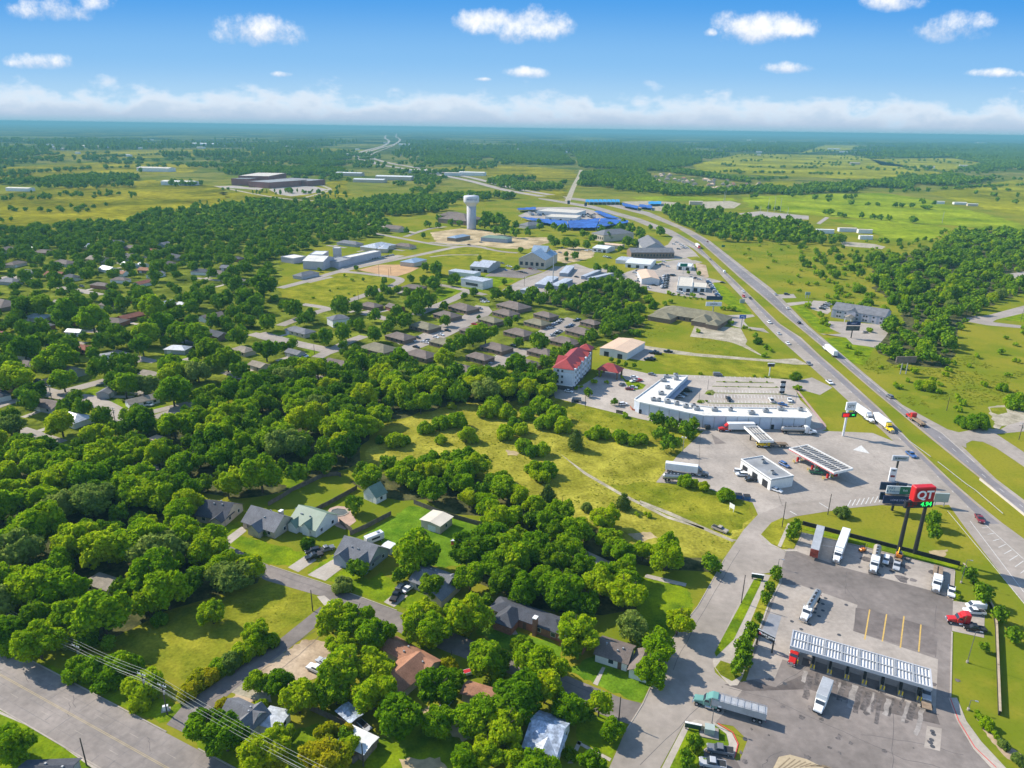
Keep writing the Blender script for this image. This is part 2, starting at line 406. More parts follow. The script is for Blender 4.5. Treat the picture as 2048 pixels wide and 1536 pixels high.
M_road = mat('road asphalt', (0.291, 0.250, 0.204), 0.8, 0.12, 0.03, 0.2, col2=(0.322, 0.275, 0.234), fine=(0.4, 0.1), world_space=True, detail=6)
M_hwyd = mat('highway asphalt', (0.205, 0.185, 0.181), 0.8, 0.14, 0.03, 0.3, fine=(0.3, 0.1), world_space=True, detail=6)
M_seam = mat('road seam', (0.12, 0.105, 0.10), 0.9, 0.1)
M_joint = mat('slab joint', (0.185, 0.165, 0.155), 0.9, 0.1)
M_white = mat('road paint', (0.58, 0.56, 0.52), 0.7, 0.2, 2.0)
M_yellow = mat('yellow road paint', (0.55, 0.36, 0.10), 0.7, 0.15, 2.0)
M_redp = mat('red kerb paint', (0.55, 0.08, 0.07), 0.7, 0.15, 1.0)
c1, c2, c3, c4, c5, c6 = crop(1280, 1000, .375), crop(640, 1000, .375), crop(0, 1000, .375), crop(1280, 600, .375), crop(640, 600, .375), crop(0, 600, .375)
def cp(k, *xy): return [k(xy[i], xy[i + 1]) for i in range(0, len(xy), 2)]

# fields and lawns
for px in ([(700, 960), (760, 850), (880, 815), (1000, 800), (1110, 800), (1260, 845), (1400, 880), (1350, 910), (1310, 968), (1420, 985), (1500, 1010), (1512, 1040), (1445, 1115), (1300, 1100), (1150, 1040), (960, 960), (800, 940)],):
    patch('field', px, 0.012, M_olive, False, 2.5)
for px in ([(1115, 800), (1260, 838), (1420, 868), (1380, 888), (1260, 870), (1180, 850), (1100, 815)], [(1320, 965), (1420, 985), (1500, 1010), (1508, 1035), (1460, 1070), (1380, 1050), (1270, 1000), (1220, 970)], cp(c6, 840, 620, 1180, 520, 1300, 560, 1350, 600, 1000, 700, 900, 690),
           cp(c3, 600, 745, 900, 600, 1150, 520, 1420, 440, 1700, 520, 1735, 550, 1690, 590, 1480, 735, 1200, 830, 960, 970, 800, 900, 650, 830)):
    patch('field', px, 0.016, M_mown, False, 1.5)
LAWNS = [cp(c2, 210, 205, 480, 30, 600, 50, 900, 150, 860, 330, 640, 360, 480, 330, 380, 240), cp(c2, 390, 530, 520, 480, 700, 500, 720, 560, 500, 590, 400, 570), cp(c2, 180, 480, 330, 380, 430, 480, 330, 545, 250, 510), cp(c2, 830, 700, 920, 600, 1060, 700, 1280, 780, 1300, 920, 1000, 800),
         cp(c2, 1310, 910, 1470, 830, 1700, 870, 1760, 900, 1790, 960, 1710, 1080, 1620, 1050), cp(c2, 1690, 440, 1800, 420, 1960, 470, 2000, 560, 1880, 740, 1700, 720), cp(c2, 240, 1429, 260, 1300, 520, 1180, 800, 1300, 900, 1429, 700, 1540, 200, 1540), cp(c2, 1370, 1200, 1500, 1130, 1630, 1210, 1560, 1380, 1380, 1290),
         cp(c3, 1220, 170, 1310, 195, 1660, 290, 1600, 350, 1480, 350, 1220, 275), cp(c3, 1040, 120, 1180, 130, 1290, 110, 1300, 160, 1190, 210), cp(c3, 1640, 385, 1780, 290, 1800, 330, 1760, 390, 1700, 410), cp(c3, 1730, 430, 1860, 350, 1960, 420, 2060, 470, 2060, 530, 1900, 480),
         cp(c3, 0, 1120, 220, 1225, 490, 1370, 470, 1429, 600, 1560, -400, 1560, -400, 960), cp(c3, 160, 850, 330, 900, 700, 1040, 900, 1060, 990, 1100, 940, 1160, 850, 1190, 560, 1060), cp(c3, 1010, 1240, 1100, 1280, 1300, 1360, 1300, 1500, 1100, 1400), cp(c3, 1420, 1250, 1800, 1170, 1900, 1260, 1700, 1429, 1500, 1500),
         [(1375, 742), (1280, 715), (1290, 706), (1440, 712), (1590, 725), (1625, 752), (1600, 765), (1548, 757)], [(1420, 570), (1428, 565), (1450, 572), (1505, 628), (1495, 632), (1470, 620), (1440, 600)], [(1580, 609), (1610, 613), (1640, 640), (1668, 663), (1640, 667)], [(1645, 676), (1690, 675), (1750, 692), (1730, 730), (1700, 725)],
         [(1300, 1000 - 240), (1300, 760), (1300, 760.5)][:0], [(565, 580), (690, 548), (785, 556), (725, 588), (650, 612), (600, 605)], [(836, 512), (915, 497), (1010, 498), (1012, 522), (930, 520)], [(870, 556), (985, 548), (1035, 562), (960, 583), (890, 565)], [(880, 600), (865, 585), (905, 575), (925, 580), (870, 608)],
         cp(c6, 700, 610, 850, 560, 900, 575, 740, 630), cp(c6, 520, 535, 640, 530, 700, 575, 640, 600), cp(c6, 400, 500, 520, 470, 560, 500, 470, 530), cp(c6, 840, 640, 1000, 560, 1180, 620, 1230, 640, 1000, 690), cp(c6, 850, 300, 920, 240, 1030, 260, 1020, 310, 900, 330), cp(c6, 1440, 180, 1520, 165, 1590, 195, 1500, 210), cp(c6, 1620, 260, 1700, 275, 1640, 310),
         cp(c6, 1390, 935, 1480, 900, 1640, 950, 1560, 1010), [(1170, 480 + 86), (1232, 548), (1215, 572), (1155, 590), (1128, 588)]]
for px in LAWNS:
    if px: patch('lawn', px, 0.0141 + .00037 * LAWNS.index(px), M_lawn2 if LAWNS.index(px) in (0, 3, 4) else (M_mown if LAWNS.index(px) in (16, 21, 22) else M_lawn), False, 0.6)
M_paleg = mat('far grass', (0.17, 0.19, 0.008), 0.95, 0.3, 0.004, 0.0, col2=(0.25, 0.24, 0.016), fine=(0.07, 0.3), world_space=True, detail=6)
for px in ([(1480, 395), (1620, 388), (1760, 386), (1810, 392), (1860, 400), (2100, 462), (2100, 470), (1920, 452), (1760, 440), (1640, 432), (1500, 415)], [(1385, 330), (1480, 308), (1700, 310), (1880, 345), (1890, 356), (1700, 358), (1560, 352), (1400, 345)], [(1650, 438), (1780, 440), (1900, 456), (1860, 482), (1760, 480), (1740, 460)], [(1520, 365), (1590, 362), (1580, 378), (1540, 372)],
           [(1255, 394), (1340, 392), (1470, 396), (1470, 402), (1300, 402)], [(1900, 380), (2060, 355), (2100, 370), (2100, 440), (1980, 420), (1850, 385)], [(1740, 318), (1900, 316), (1990, 330), (1900, 342), (1760, 330)], [(1650, 290), (1740, 292), (1700, 300), (1600, 306)]):
    patch('field', px, 0.12, M_brightfield if px[0][1] > 390 else M_paleg, True, 6)
M_bigfield = mat('far pasture', (0.125, 0.14, 0.006), 0.95, 0.3, 0.006, 0.0, col2=(0.215, 0.19, 0.012), fine=(0.08, 0.35), world_space=True, detail=6)
for px in ([(-60, 395), (150, 372), (300, 360), (440, 372), (460, 395), (440, 418), (330, 425), (240, 448), (150, 455), (40, 462), (-60, 470)], [(440, 385), (560, 380), (690, 360), (700, 392), (600, 415), (470, 402)], [(0, 335), (250, 322), (420, 328), (380, 345), (120, 360), (-40, 368)], [(860, 335), (1010, 330), (1150, 340), (1160, 360), (1080, 362), (980, 355)], [(1030, 385), (1120, 380), (1135, 372), (1130, 400), (1080, 396)],
           [(100, 303), (420, 298), (560, 306), (300, 316), (60, 318)], [(640, 296), (760, 300), (700, 308), (600, 304)]):
    patch('field', px, 0.1, M_bigfield, True, 8)
patch('yard_grass', [(-80, 470), (150, 457), (330, 430), (440, 416), (600, 422), (770, 440), (780, 470), (640, 492), (560, 530), (560, 600), (700, 610), (720, 640), (660, 700), (540, 740), (440, 800), (330, 860), (180, 905), (-80, 870)], 0.006, M_yard, False, 4)
M_yard2 = patch('yard_grass', [(560, 600), (700, 600), (880, 560), (960, 585), (1050, 600), (1270, 640), (1200, 690), (1100, 740), (860, 740), (700, 720), (600, 740)], 0.007, M_yard, False, 4)
# wood floors (leaf litter under the dense woods)
WOODS = {
 'w1': [(-60, 870), (60, 905), (170, 905), (260, 862), (330, 860), (440, 800), (520, 778), (560, 742), (640, 752), (700, 722), (760, 742), (830, 740), (860, 752), (930, 762), (1010, 752), (1100, 745), (1106, 770), (1090, 812), (1030, 806), (950, 806), (880, 822), (770, 838), (742, 880), (700, 935), (640, 950), (560, 985), (470, 1000), (400, 985), (380, 1010), (200, 1020), (-60, 1020)],
 'w1b': [(-60, 1010), (370, 1000), (385, 1060), (430, 1105), (520, 1135), (515, 1165), (420, 1195), (330, 1222), (290, 1242), (250, 1262), (200, 1290), (60, 1300), (-60, 1275)],
 'w2': [(700, 965), (790, 945), (840, 955), (895, 925), (960, 945), (1010, 995), (1090, 1020), (1190, 1050), (1250, 1095), (1310, 1112), (1440, 1118), (1432, 1148), (1330, 1142), (1220, 1130), (1150, 1108), (1090, 1075), (990, 1050), (850, 1000), (730, 985)],
 'w3': [(960, 1070), (1100, 1075), (1140, 1105), (1120, 1125), (1190, 1138), (1265, 1162), (1270, 1215), (1205, 1232), (1120, 1222), (1010, 1190), (945, 1160), (930, 1110)],
 'w4': [(1050, 572), (1150, 585), (1235, 552), (1270, 580), (1275, 620), (1290, 655), (1210, 672), (1185, 640), (1130, 618), (1060, 600)],
 'w5': [(1325, 420), (1360, 418), (1480, 438), (1600, 455), (1640, 472), (1700, 490), (1640, 492), (1520, 488), (1440, 482), (1345, 450)],
 'w6': [(1745, 520), (1860, 505), (1900, 468), (2080, 455), (2080, 580), (2000, 598), (1940, 635), (1905, 690), (1900, 735), (1790, 730), (1752, 700), (1765, 665), (1800, 660), (1800, 610), (1750, 580)],
}
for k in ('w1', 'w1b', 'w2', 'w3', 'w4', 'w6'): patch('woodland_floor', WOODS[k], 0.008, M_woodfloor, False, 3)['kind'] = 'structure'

# five lane road, bottom corner
def slab_material(a):
    m = mat('jointed concrete road', (0.226, 0.195, 0.171), 0.8, 0.12, 0.05, 0.2, col2=(0.252, 0.215, 0.188), fine=(0.6, 0.12), world_space=True, detail=6)
    return m
E1 = [G(0, 1290), G(130, 1358), G(315, 1446), G(465, 1536)]; F1 = [G(0, 1416), G(210, 1536)]
d = (E1[3] - E1[0]).normalized(); nr = Vector((-d.y, d.x, 0)); wroad = abs((F1[0] - E1[0]).dot(nr)); A5 = E1[0] - d * 160; L5 = 330.0
ax = lambda s, o: A5 + d * s - nr * o
mb = MB(); M_r5 = slab_material(0)
mb.add([ax(0, 0), ax(L5, 0), ax(L5, wroad), ax(0, wroad)], [(0, 3, 2, 1)], M_r5); add_poly([ax(0, -3), ax(L5, -3), ax(L5, wroad + 3), ax(0, wroad + 3)], True)
o = mb.build('road', loc=(0, 0, 0.03)); o['kind'] = 'structure'
mb = MB(); lw = wroad / 5
for k in range(1, 66):
    s = k * 5.0 + random.uniform(-.4, .4)
    for j in range(5):
        if random.random() < .85: mb.add([ax(s + random.uniform(-.1, .1), j * lw), ax(s + .11, j * lw), ax(s + .11 + random.uniform(-.15, .15), (j + 1) * lw), ax(s, (j + 1) * lw)], [(0, 3, 2, 1)], M_joint)
for j in range(1, 5):
    s = 0
    while s < L5:
        e = s + random.uniform(4, 14); w = random.uniform(.04, .10); mb.add([ax(s, j * lw + .2), ax(e, j * lw + .2), ax(e, j * lw + .2 + w), ax(s, j * lw + .2 + w)], [(0, 3, 2, 1)], M_joint); s = e + random.uniform(0, 3)
for k in range(16):   # tar-sealed cracks
    s, o_ = random.uniform(60, 260), random.uniform(1, wroad - 4); pts = [ax(s, o_)]
    for q in range(6): s += random.uniform(.2, 1.3); o_ += random.uniform(.1, .7); pts.append(ax(s, min(o_, wroad - .2)))
    ribbon(pts, .1, 0, M_seam, mb)
o = mb.build('road_seams', loc=(0, 0, 0.036)); o['kind'] = 'structure'
mb = MB()
cl = [A5 - nr * (wroad * .5), A5 + d * L5 - nr * (wroad * .5)]
for off in (-.16, .16): dashes(cl, off, 400, 1, .10, 0, mat('worn yellow paint', (.42, .33, .17)), mb)
for off in (-lw * 1.0, lw * 1.0): dashes(cl, off, 3, 9, .10, 0, M_conc, mb)
o = mb.build('road_markings', loc=(0, 0, 0.044)); o['kind'] = 'structure'
mb = MB()
for o_ in (-.35, wroad + .05):   # kerbs
    a, b_ = ax(0, o_), ax(L5, o_)
    gaps = [(L5, L5)] if o_ > 0 else [((G(345, 1462) - A5).dot(d) - 1, (G(392, 1492) - A5).dot(d) + 1), (L5, L5)]
    s = 0
    for g0, g1 in gaps:
        p, q = A5 + d * s - nr * (o_ + .15), A5 + d * g0 - nr * (o_ + .15); mid = (p + q) / 2
        if (q - p).length > 1: mb.box((0, 0, .06), ((q - p).length, .3, .12), M_conc, Matrix.Translation(mid) @ Matrix.Rotation(math.atan2(d.y, d.x), 4, 'Z'))
        s = g1
o = mb.build('kerb'); o['kind'] = 'structure'
patch('sidewalk', cp(c3, -100, 1075, 250, 1250, 560, 1429, 610, 1460, 490, 1429, 220, 1235, -100, 1100), 0.024, M_walk)

# side lane, residential streets
patch('road', [(333, 1449), (367, 1410), (470, 1340), (559, 1279), (640, 1214), (668, 1214), (641, 1246), (575, 1300), (503, 1352), (430, 1412), (398, 1480)], 0.034, M_asph)
patch('dirt_yard', [(503, 1349), (560, 1308), (612, 1278), (660, 1285), (700, 1300), (690, 1330), (640, 1350), (560, 1385), (510, 1400), (470, 1425), (455, 1405)], 0.026, M_dirt, True, 0.5)
patch('driveway', cp(c3, 1180, 1010, 1320, 900, 1430, 1010, 1450, 1080, 1340, 1060), 0.03, M_gravel)
patch('road', [(400, 1050), (440, 1082), (540, 1132), (640, 1165), (794, 1222), (930, 1275), (1127, 1349), (1247, 1398), (1285, 1407), (1262, 1450), (1200, 1428), (1115, 1381), (900, 1306), (786, 1260), (665, 1216), (640, 1192), (535, 1162), (425, 1112), (380, 1070)], 0.038, M_asph)
patch('road', [(1213, 1548), (1253, 1457), (1285, 1405), (1344, 1277), (1396, 1210), (1449, 1116), (1487, 1060), (1516, 1029), (1565, 1010), (1655, 997), (1764, 987), (1880, 966), (1925, 1010), (1764, 1010), (1692, 1017), (1591, 1033), (1548, 1046), (1522, 1070), (1530, 1085), (1562, 1098), (1572, 1104), (1561, 1142), (1535, 1146), (1505, 1151), (1426, 1324), (1430, 1345), (1460, 1371), (1492, 1372), (1470, 1400), (1430, 1446), (1392, 1440), (1370, 1444), (1314, 1548)], 0.042, M_road)
mb = MB()   # cracks and seams
def crack(px, w=.12, n=5, z=.05):
    pts = [G(*p) for p in px]; out = []
    for i in range(len(pts) - 1):
        for k in range(n): out.append(pts[i].lerp(pts[i + 1], k / n) + Vector((random.uniform(-.25, .25), random.uniform(-.25, .25), 0)))
    ribbon(out + [pts[-1]], w, z, M_seam, mb)
for px in ([(1404, 1409), (1280, 1530)], [(1345, 1340), (1390, 1250), (1480, 1100)], [(440, 1392), (560, 1305), (630, 1262)], [(520, 1365), (600, 1310), (640, 1270)], [(560, 1150), (640, 1178), (760, 1222)], [(1130, 1362), (1230, 1408)], cp(c1, 470, 1000, 700, 1060, 1000, 1200, 1400, 1380, 1600, 1429), cp(c1, 1370, 960, 1350, 1200, 1345, 1429), cp(c1, 1580, 560, 1575, 840), cp(c1, 770, 280, 900, 330, 1100, 470, 1170, 560), cp(c1, 900, 880, 720, 1000, 600, 990), cp(c1, 650, 1429, 690, 1370, 760, 1340), cp(c1, 1100, 380, 1095, 500),
           cp(c4, 320, 700, 316, 900), cp(c4, 500, 720, 700, 900, 760, 1100), cp(c4, 760, 690, 1000, 900), cp(c4, 930, 900, 1280, 1040), cp(c4, 1240, 830, 1320, 890), cp(c3, 1060, 1110, 1300, 960, 1450, 880), cp(c1, 1170, 1250, 1500, 1300, 1725, 1360)): crack(px)
o = mb.build('pavement_cracks'); o['kind'] = 'structure'

# truck stop lot
LOT = [(1561, 1142), (1572, 1103), (1597, 1070), (1606, 1065), (1719, 1091), (1910, 1139), (1906, 1199), (1904, 1262), (1902, 1394), (1925, 1457), (1992, 1536), (2030, 1600), (1290, 1600), (1392, 1540), (1480, 1520), (1495, 1480), (1466, 1452), (1430, 1446), (1470, 1400), (1490, 1373), (1512, 1281), (1540, 1210)]
patch('parking_lot', LOT, 0.046, M_asph)
patch('concrete_pad', [(1559, 1169), (1602, 1171), (1715, 1210), (1706, 1262), (1876, 1319), (1871, 1424), (1629, 1337), (1600, 1330), (1565, 1319), (1550, 1356), (1492, 1360)], 0.052, M_conc)
patch('concrete_pad', [(1604, 1066), (1908, 1140), (1905, 1199), (1872, 1184), (1690, 1136), (1584, 1100)], 0.052, M_conc)
patch('parking_lot', [(1906, 1202), (1970, 1210), (1968, 1276), (1904, 1262)], 0.053, M_conc)
patch('parking_lot', cp(c1, 1150, 575, 1235, 590, 1590, 690, 1580, 830, 1140, 700), 0.056, M_asphd)
patch('parking_lot', cp(c1, 450, 985, 600, 960, 720, 1000, 930, 905, 1580, 1140, 1600, 1200, 1300, 1130, 900, 1010, 560, 1020), 0.0555, M_asphd)
patch('parking_lot', cp(c1, 870, 840, 1500, 1040, 1490, 1090, 860, 880), 0.06, M_asphd)
patch('concrete_pad', cp(c1, 690, 605, 755, 620, 720, 740, 640, 720), 0.058, mat('scale plate', (0.25, 0.25, 0.26), .6, .1, .5))
patch('concrete_pad', cp(c1, 1530, 1205, 1610, 1220, 1600, 1340, 1515, 1320), 0.056, M_conc)
patch('parking_lot', cp(c1, 340, 1320, 480, 1350, 520, 1400, 560, 1480, 430, 1560, 300, 1520), 0.054, M_asphd)
mb = MB()
M_lid = mat('manhole cover', (0.07, 0.07, 0.075), .7, .2, 3)
for (x, y) in cp(c1, 915, 472, 990, 525, 1100, 560, 975, 590, 935, 580, 810, 648, 860, 690, 905, 665, 1062, 720, 930, 600, 955, 620, 1560, 1235, 1565, 1250, 1555, 1280, 1550, 1295, 1560, 1315, 772, 980, 560, 1275, 975, 555, 950, 545):
    p = G(x, y); mb.add([(p.x + .55 * math.cos(t * .524), p.y + .55 * math.sin(t * .524), .064) for t in range(12)], [tuple(range(12))], M_lid)
o = mb.build('manhole_covers'); o['kind'] = 'structure'
mb = MB()
for a, b_ in (((1225, 585), (1198, 745)), ((1315, 610), (1292, 755)), ((1408, 620), (1388, 790)), ((1498, 665), (1486, 810))): ribbon([G(*c1(*a)), G(*c1(*b_))], .35, .066, M_yellow, mb)
for px in (cp(c1, 1725, 1225, 1790, 1310, 1905, 1429), cp(c1, 1690, 1120, 1725, 1225)): pass
ribbon([G(*p) for p in cp(c1, 872, 240, 935, 250)], .25, .066, M_white, mb)
ribbon([G(*p) for p in cp(c1, 945, 240, 1030, 250)], .25, .066, M_white, mb)
for a, b_ in (((955, 15), (1005, 45)), ((800, 60), (835, 80))): ribbon([G(*c1(*a)), G(*c1(*b_))], .35, .066, M_white, mb)
for k in range(9): ribbon([G(1702 + k * 9, 1000 - k * 1.2), G(1695 + k * 9, 1013 - k * 1.2)], .28, .066, M_white, mb)
o = mb.build('road_markings'); o['kind'] = 'structure'
# raised planted islands, kerbs and walks (real steps)
for px, m in ((cp(c1, 590, 410, 660, 396, 690, 402, 760, 395, 755, 440, 690, 560, 620, 750, 545, 948, 520, 990, 480, 992, 440, 950, 395, 890, 388, 860, 500, 600, 545, 520), M_walk),
              (cp(c1, 240, 1190, 300, 1172, 400, 1190, 490, 1245, 522, 1310, 500, 1380, 470, 1340, 380, 1322, 350, 1330, 290, 1440, 280, 1480, 90, 1480), M_walk),
              (cp(c1, 636, 185, 660, 180, 700, 235, 760, 265, 835, 265, 845, 275, 780, 275, 740, 258, 680, 240, 650, 215), M_walk),
              (cp(c1, 1645, 1056, 1690, 1056, 1740, 1180, 1820, 1290, 1960, 1440, 1990, 1480, 1920, 1480, 1780, 1330, 1690, 1180), M_walk)):
    patch('sidewalk', px, 0.12, m, True, 0, 0.12)
for px, m in ((cp(c1, 608, 425, 652, 415, 640, 455, 500, 745, 405, 838, 398, 815, 480, 660), M_lawn), (cp(c1, 695, 405, 745, 400, 742, 440, 680, 560, 610, 750, 545, 920, 510, 850, 545, 760, 650, 500), M_mown), (cp(c1, 402, 895, 430, 858, 495, 880, 545, 935, 490, 968, 430, 935), M_mown),
              (cp(c1, 262, 1215, 400, 1203, 460, 1250, 474, 1305, 455, 1345, 372, 1310, 340, 1330, 285, 1470, 140, 1470), M_lawn)):
    patch('lawn', px, 0.15, m, False, 0, 0.05)
for px in (cp(c1, 640, 190, 740, 250, 790, 270, 830, 262, 860, 180, 900, 150, 1180, 235, 1690, 360, 1680, 345, 880, 130, 800, 130, 740, 90, 700, 120),):
    pass
patch('lawn', cp(c1, 645, 185, 700, 122, 760, 95, 862, 150, 855, 190, 820, 262, 770, 255, 700, 235), 0.14, M_mown, False, 0, 0.14)
patch('lawn', cp(c1, 870, 158, 1180, 240, 1690, 372, 1700, 352, 1300, 245, 880, 146), 0.12, M_lawn, False, 0, 0.12)
patch('sidewalk', cp(c1, 733, 248, 788, 125, 806, 130, 752, 254), 0.16, M_walk, False)
mb = MB()
def kerbline(px, w, h, m):
    pts = [G(*p) for p in px]
    for i in range(len(pts) - 1):
        a, b_ = pts[i], pts[i + 1]; dd = b_ - a
        mb.box((0, 0, h / 2), (dd.length, w, h), m, Matrix.Translation((a + b_) / 2) @ Matrix.Rotation(math.atan2(dd.y, dd.x), 4, 'Z'))
kerbline(cp(c1, 1678, 380, 1668, 535), .3, .14, M_walk); kerbline(cp(c1, 1664, 705, 1656, 1050), .35, .14, M_walk); kerbline(cp(c1, 860, 175, 1170, 245), .25, .14, M_walk); kerbline(cp(c1, 1170, 245, 1678, 378), .25, .14, M_walk)
kerbline(cp(c1, 845, 230, 868, 178), .25, .14, M_walk)
kerbline(cp(c1, 1655, 1060, 1700, 1180, 1785, 1320, 1900, 1429), .22, .135, M_redp); kerbline(cp(c1, 415, 1192, 495, 1240, 523, 1300, 505, 1375), .22, .135, M_redp)
kerbline([(1255, 1457), (1285, 1409), (1344, 1279), (1396, 1212), (1449, 1118)], .2, .13, M_walk)
kerbline([(540, 1131), (640, 1164), (794, 1221)], .2, .12, M_walk)
o = mb.build('kerb'); o['kind'] = 'structure'
# striped tan island by the pumps (edge of frame)
mb = MB(); M_stain = mat('oil stained paving', (.115, .098, .09), .7, .35, .3, .3, fine=(1.2, .3), world_space=True); M_stain2 = mat('worn pale paving', (.27, .24, .215), .8, .2, .3, fine=(1., .2), world_space=True)
for k in range(22):
    t = (k + .5) / 22; x, y = 880 + 640 * t + random.uniform(-14, 14), 905 + 190 * t + random.uniform(-10, 25); L_ = random.uniform(40, 150); w_ = random.uniform(.5, 1.6)
    a, b_ = G(*c1(x, y)), G(*c1(x - L_ * .27, y + L_)); n_ = 5; ribbon([a.lerp(b_, q / n_) + Vector((random.uniform(-.3, .3), 0, 0)) for q in range(n_ + 1)], w_, .0612 + k * .00011, M_stain if k % 3 else M_stain2, mb)
for k in range(26):
    x, y = random.uniform(880, 1640), random.uniform(250, 440)
    if abs(y - (230 + (x - 860) * .2)) > 90: continue
    p = G(*c1(x, y)); r_ = random.uniform(.5, 2.2); mb.add([(p.x + r_ * random.uniform(.6, 1.3) * math.cos(q * .7), p.y + r_ * random.uniform(.6, 1.3) * math.sin(q * .7), .0531 + k * .00013) for q in range(9)], [tuple(range(9))], M_stain)
for k in range(40):
    x, y = random.uniform(400, 1700), random.uniform(950, 1420); p = G(*c1(x, y)); r_ = random.uniform(.2, .9); mb.add([(p.x + r_ * random.uniform(.5, 1.3) * math.cos(q * .7), p.y + r_ * random.uniform(.5, 1.3) * math.sin(q * .7), .0621 + k * .00009) for q in range(9)], [tuple(range(9))], M_stain)
o = mb.build('pavement_stains'); o['kind'] = 'structure'
p0 = G(1588, 1545); mb = MB(); M_pav = mat('tan pavers', (0.42, 0.33, 0.21), .85, .1, .6); M_pavd = mat('brown pavers', (0.24, 0.18, 0.11), .85, .1, .6)
isl = [G(*p) for p in cp(c1, 712, 1429, 740, 1372, 800, 1360, 890, 1385, 1000, 1440, 1080, 1500, 700, 1500)]
fill(isl, .13, M_pav, mb, .13); o = mb.build('paved_island'); o['kind'] = 'structure'
mb = MB()
for k in range(9):
    a, b_ = c1(730 + k * 30, 1440 - 3 * k), c1(800 + k * 28, 1378 + k * 7)
    ribbon([G(*a), G(*b_)], .28, .136, M_pavd, mb)
o = mb.build('paved_island_stripes'); o['kind'] = 'structure'

# left station lot and mall lot
patch('parking_lot', [(1407, 862), (1500, 858), (1650, 862), (1745, 866), (1805, 890), (1872, 945), (1935, 1010), (1880, 1000), (1764, 990), (1655, 998), (1565, 1010), (1516, 1030), (1505, 1005), (1471, 997), (1422, 979), (1370, 969), (1312, 965), (1355, 911)], 0.05, M_conc)
M_conc2 = mat('warm concrete', (0.36, 0.31, 0.26), 0.8, 0.10, 0.06, 0.2, col2=(0.40, 0.345, 0.29), fine=(0.8, 0.1), world_space=True, detail=6)
patch('parking_lot', [(1376, 750), (1548, 757), (1610, 762), (1590, 777), (1600, 800), (1651, 848), (1652, 859), (1640, 863), (1400, 861), (1280, 838), (1110, 796), (1105, 774), (1165, 770), (1215, 740), (1240, 735), (1300, 748)], 0.045, M_conc2)
patch('road', [(1600, 760), (1624, 755), (1665, 775), (1640, 790), (1590, 776)], 0.047, M_conc)
patch('lawn', [(1242, 752), (1252, 760), (1275, 764), (1292, 770), (1285, 778), (1262, 782)], 0.09, M_lawn, False)
patch('concrete_pad', cp(c4, 1135, 800, 1180, 775, 1225, 820), 0.07, M_white, False)
patch('concrete_pad', cp(c4, 380, 715, 460, 765, 400, 770), 0.07, M_asph, False)
M_islg = mat('planting strip', (0.16, 0.18, 0.04), .95, .3, .3, fine=(1., .3))
k5 = crop(1280, 740, .1953)
for px in (cp(k5, 780, 118, 1000, 122, 1370, 130, 1370, 136, 1000, 130, 780, 124), cp(k5, 740, 164, 1420, 178, 1420, 184, 740, 170), cp(k5, 740, 232, 1500, 246, 1500, 252, 740, 238), cp(k5, 690, 336, 1570, 350, 1570, 356, 690, 342), cp(k5, 660, 245, 690, 210, 740, 205, 770, 230, 745, 262), cp(k5, 580, 330, 600, 305, 655, 310, 665, 335, 600, 342)):
    patch('planting_strip', px, 0.13, M_islg, False, 0, 0.13)
mb = MB()
for row, (y, y2, x0, x1, n) in enumerate(((205, 232, 800, 1400, 18), (252, 285, 760, 1480, 22), (310, 336, 720, 1540, 24), (355, 376, 700, 1560, 24), (60, 80, 560, 1330, 16))):
    for k in range(n):
        x = x0 + (x1 - x0) * k / (n - 1); yy_ = (x - x0) * .016
        ribbon([G(*k5(x, y + yy_)), G(*k5(x + 6 * (x - 700) / 900 + 4, y2 + yy_))], .25, .075, M_white, mb)
o = mb.build('parking_markings'); o['kind'] = 'structure'
patch('sidewalk', cp(k5, 1585, 195, 1600, 185, 1890, 545, 1910, 580, 1880, 605, 1700, 640, 1700, 625, 1860, 590, 1870, 560), 0.1, mat('red walk', (.40, .27, .23), .85, .1, .3), False)
patch('driveway', cp(c4, 0, 240, 300, 285, 690, 318, 830, 312, 900, 345, 830, 345, 690, 330, 300, 300, 0, 270), 0.05, M_gravel)
patch('driveway', [(1213, 711), (1225, 706), (1260, 700), (1285, 692), (1300, 700), (1310, 712), (1290, 722), (1250, 716)], 0.052, M_conc)
# drives of the olive roofed motel
patch('parking_lot', cp(crop(1380, 560, .1302), 0, 870, 80, 680, 270, 690, 780, 745, 880, 930, 850, 990, 1080, 1140, 1200, 1200, 1040, 1140, 800, 1020, 640, 960, 300, 900), 0.046, M_gravel)
patch('parking_lot', cp(crop(1380, 560, .1302), 560, 540, 960, 530, 1000, 560, 840, 590, 830, 640, 900, 720, 1130, 745, 1220, 820, 900, 745, 820, 680, 790, 740, 640, 700, 580, 620), 0.047, M_conc)
# right motel lot
patch('parking_lot', cp(crop(1600, 560, .0977), 560, 840, 950, 860, 1750, 920, 1850, 1000, 1760, 1150, 1560, 1390, 1380, 1360, 1080, 1320, 940, 1180, 400, 1090, 480, 1120, 840, 1100, 620, 990), 0.046, M_conc)
patch('parking_lot', cp(crop(1600, 560, .0977), 270, 420, 560, 440, 640, 640, 560, 700, 240, 600, 200, 520), 0.046, M_conc)

